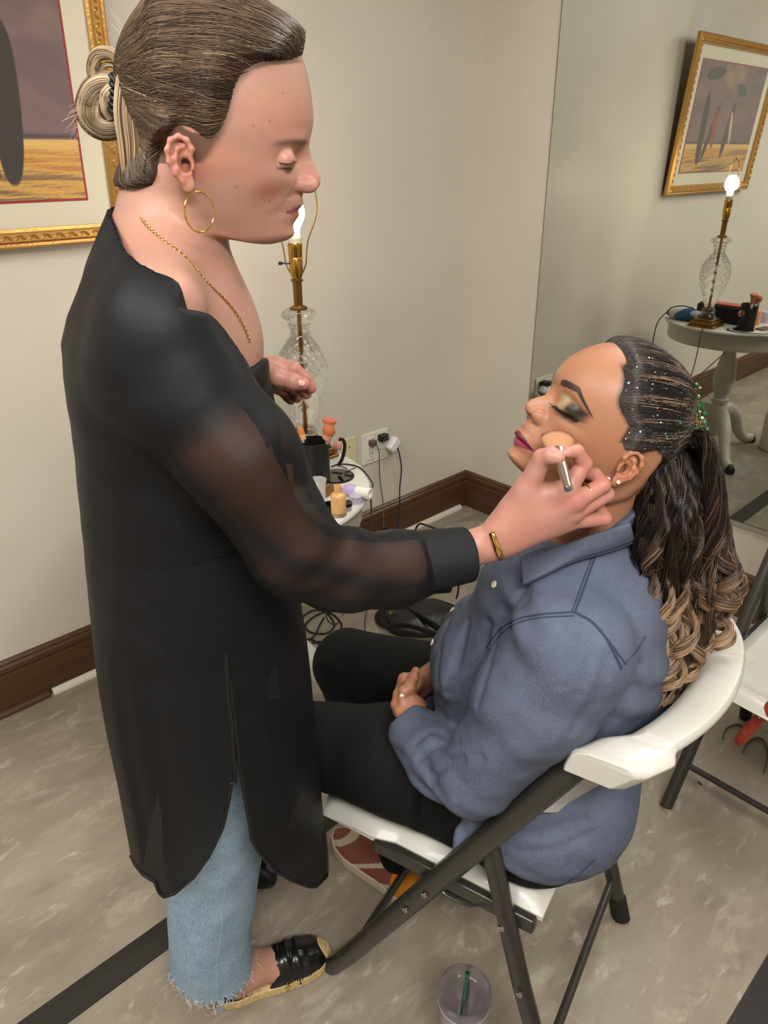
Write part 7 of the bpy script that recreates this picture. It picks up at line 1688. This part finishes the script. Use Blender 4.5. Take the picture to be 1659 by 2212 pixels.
# lashes, brow hairs
fld2 = lambda P: face2(H2.to(P))
def lashes():
    out = []
    for sy in (1, -1):
        for i in range(70):
            t = i/69; ay = .0175+.0300*t; ex = ay-.0315; z = ze2-.0058+(7.5 if ex < 0 else 4.5)*ex*ex+.10*ex-.0006
            lo_, hi_ = .03, .14
            for _ in range(24):
                m = (lo_+hi_)/2
                if face2(np.array([[m, sy*ay, z]]))[0] < 0: lo_ = m
                else: hi_ = m
            s = np.array([lo_+.0002, sy*ay, z]); L = .0088+.0040*t+.0016*r.normal()*.5; d = np.array([.80, sy*(.05+.55*(t-.3)), -.42]); d /= np.linalg.norm(d); tt = np.linspace(0, 1, 7)[:, None]
            out.append(s+d*L*tt+np.array([.1, 0, 1.])*L*.42*tt**2)
    P = np.array(out); V, F, C = strands(P.reshape(-1, 7, 3), np.linspace(.00036, .00010, 7), np.ones((len(out), 3))*vcol((12, 10, 10))); ob('eyelashes', meshdata('eyelashes', wd(H2.fro(V)), F, [mat('lash_black', rough=.5, attr=True)], cols=C), b2)['kind'] = 'stuff'
lashes()
# glitter on the sleek hair
def glitter():
    gp = []; cols = []
    for k in range(260):
        x = 1350+r.random()*150; y = 770+r.random()*205; h = raycast(capf2, [x], [y], .6, 1.2, 300)[0]
        if np.isnan(h).any() or ins2(H2.to(h[None]))[0] < .004: continue
        gp.append(h); 
    mb = [MB(), MB(), MB()]
    for h in gp:
        s = .00045+.0009*r.random()**3; n = np.array([capf2(h[None]+np.eye(3)[i]*.001)[0]-capf2(h[None])[0] for i in range(3)]); n = n/np.linalg.norm(n)+r.normal(size=3)*.35; n /= np.linalg.norm(n); u = np.cross(n, [.3, .2, .9]); u /= np.linalg.norm(u); v = np.cross(n, u); c = h+n*.0020
        mb[r.integers(3)].add(wd(np.array([c+u*s*math.cos(a)+v*s*math.sin(a) for a in np.arange(6)*np.pi/3])), [(0, 1, 2, 3, 4, 5)])
    for m_, nm, cc in zip(mb, ('glitter',)*3, ((206, 236, 240), (60, 205, 190), (220, 214, 255))):
        o = m_.build(nm, mat('glitter_flake', cc, .12, 1.), hair2, smooth=False); o['kind'] = 'stuff'
glitter()
# jewelled clip ---------------------------------------------------------------------
def clip():
    c = Cc(1504, 905, .862); rt_ = empty('hair_clip', tuple(wd(c)), 'jewelled clip with green stones and gold flower in the dark sleek hair', 'hair clip')
    gm = glass('green_stone', (.03, .42, .12), 1.6); gl = mat('green_foil', (20, 120, 52), .1, .55, coat=1.); g2 = mat('pale_green_foil', (120, 180, 96), .1, .6, coat=1.)
    pos = [(1505, 830, 3.2, 0), (1500, 842, 3, 0), (1512, 838, 2.6, 1), (1497, 852, 3.4, 0), (1508, 856, 3, 1), (1514, 866, 3.2, 0), (1500, 868, 2.8, 1), (1508, 876, 3.6, 0), (1518, 880, 3.4, 0), (1498, 882, 2.6, 1), (1511, 890, 3.4, 0), (1521, 893, 3.6, 0), (1504, 897, 2.6, 1), (1516, 903, 3, 1), (1521, 914, 3.8, 0), (1513, 922, 3, 0), (1526, 926, 3.2, 1), (1517, 934, 3.6, 0), (1507, 940, 3.2, 0), (1513, 946, 2.8, 1), (1500, 944, 2.6, 0), (1523, 940, 2.6, 0), (1496, 864, 2.4, 0), (1487, 832, 2.2, 2)]
    stem = MB(); P = [Cc(1504, 832, .860), Cc(1503, 856, .862), Cc(1508, 882, .866), Cc(1511, 912, .866), Cc(1510, 942, .864)]; stem.tube(wd(spline(P, 30)), .0010, 8)
    for x, y, s, k in pos: stem.tube([wd(Cc(x, y, .858)), wd(Cc(x*.5+1508*.5, y+4, .862))], .0007, 6)
    stem.build('gold_wire', m_goldj, rt_)
    for x, y, s, k in pos:
        b = .857-.003*r.random(); R_ = s/1660*1.25; n = np.array([-.1, -1, .2])+r.normal(size=3)*.3; 
        MB().lathe([(0, 0), (R_*.7, R_*.25), (R_, R_*.6), (R_*.9, R_*.8), (R_*.55, R_*1.05), (0, R_*1.05)], wd(Cc(x, y, b)), 8, axis=n @ M3).build('stone', (gl, g2, m_goldj)[k], rt_, smooth=False)
    for a in range(6):
        x = 1496+7.5*math.cos(a*1.047); y = 910+10*math.sin(a*1.047); MB().lathe([(0, 0), (.0026, .0006), (.0032, .0016), (.0018, .0024), (0, .0024)], wd(Cc(x, y, .857)), 8, axis=(np.array([math.cos(a)*.4, -1, -math.sin(a)*.4])) @ M3).build('gold_petal', m_goldj, rt_, smooth=False)
    MB().lathe([(0, 0), (.003, .001), (.002, .0035), (0, .004)], wd(Cc(1496, 910, .855)), 10, axis=-FH).build('flower_centre', mat('gold_foil', (240, 214, 130), .12, 1.), rt_, smooth=False)
clip()
# ear studs and ear cuff
earw = lambda P: ear2L(H2.to(P))
m_pearl = mat('pearl', (240, 232, 220), .15, coat=.8)
for (x, y, s) in ((1313, 1034, .0030), (1335, 1041, .0025)):
    h = raycast(lambda P: smin(earw(P), fld2(P), .003), [x], [y], .5, 1.3, 400)[0]
    MB().lathe([(s*math.sin(a), -s*math.cos(a)) for a in np.linspace(0, np.pi, 12)], wd(h-[0, s*.6, 0]), 18).build('pearl_stud', m_pearl, b2)
h = raycast(lambda P: smin(earw(P), fld2(P), .003), [1384], [1014], .5, 1.3, 400)[0]
if not np.isnan(h).any():
    MB().tube(wd(np.array([h+np.array([.7, 0, -.7])*.0042*math.cos(t)+np.array([0, 1, 0])*.0042*math.sin(t) for t in np.linspace(0, 2*np.pi, 24, endpoint=False)])), .0009, 8, closed=True).build('ear_cuff', m_goldj, b2)
# finger ring and nails of the seated woman
h = raycast(hands2, [868], [1503], .6, 1.4, 400)[0]
if not np.isnan(h).any(): MB().lathe([(0, -.002), (.0035, -.0012), (.004, .0005), (.002, .002), (0, .0022)], wd(h), 12, axis=-FH).build('fingernail', m_pearl, b2)
def nail(f, px, py, L, W, name, parent, d2, m=None):
    h = raycast(f, [px], [py], .5, 1.5, 400)[0]
    if np.isnan(h).any(): return
    n = np.array([f(h[None]+np.eye(3)[i]*.001)[0]-f(h[None])[0] for i in range(3)]); n /= np.linalg.norm(n); d2 = np.array(d2, float); d2 -= n*(d2 @ n); d2 /= np.linalg.norm(d2); w = np.cross(n, d2); V = []
    for i in range(7):
        for j in range(7):
            a = (i/6-.5)*2; b = (j/6-.5)*2; k = math.sqrt(max(0, 1-abs(a)**3*.9)); V.append(h+d2*L*a+w*W*b*k+n*(.0006-.0018*b*b*k*k))
    F = [(i*7+j, i*7+j+1, (i+1)*7+j+1, (i+1)*7+j) for i in range(6) for j in range(6)]; o = MB().add(wd(np.array(V)), F).build(name, m or m_nail, parent); s = o.modifiers.new('s', 'SOLIDIFY'); s.thickness = .0005
nail(handL1, 651, 828, .0050, .0042, 'thumbnail', b1, Cc(655, 829, .95)-Cc(632, 824, .945))
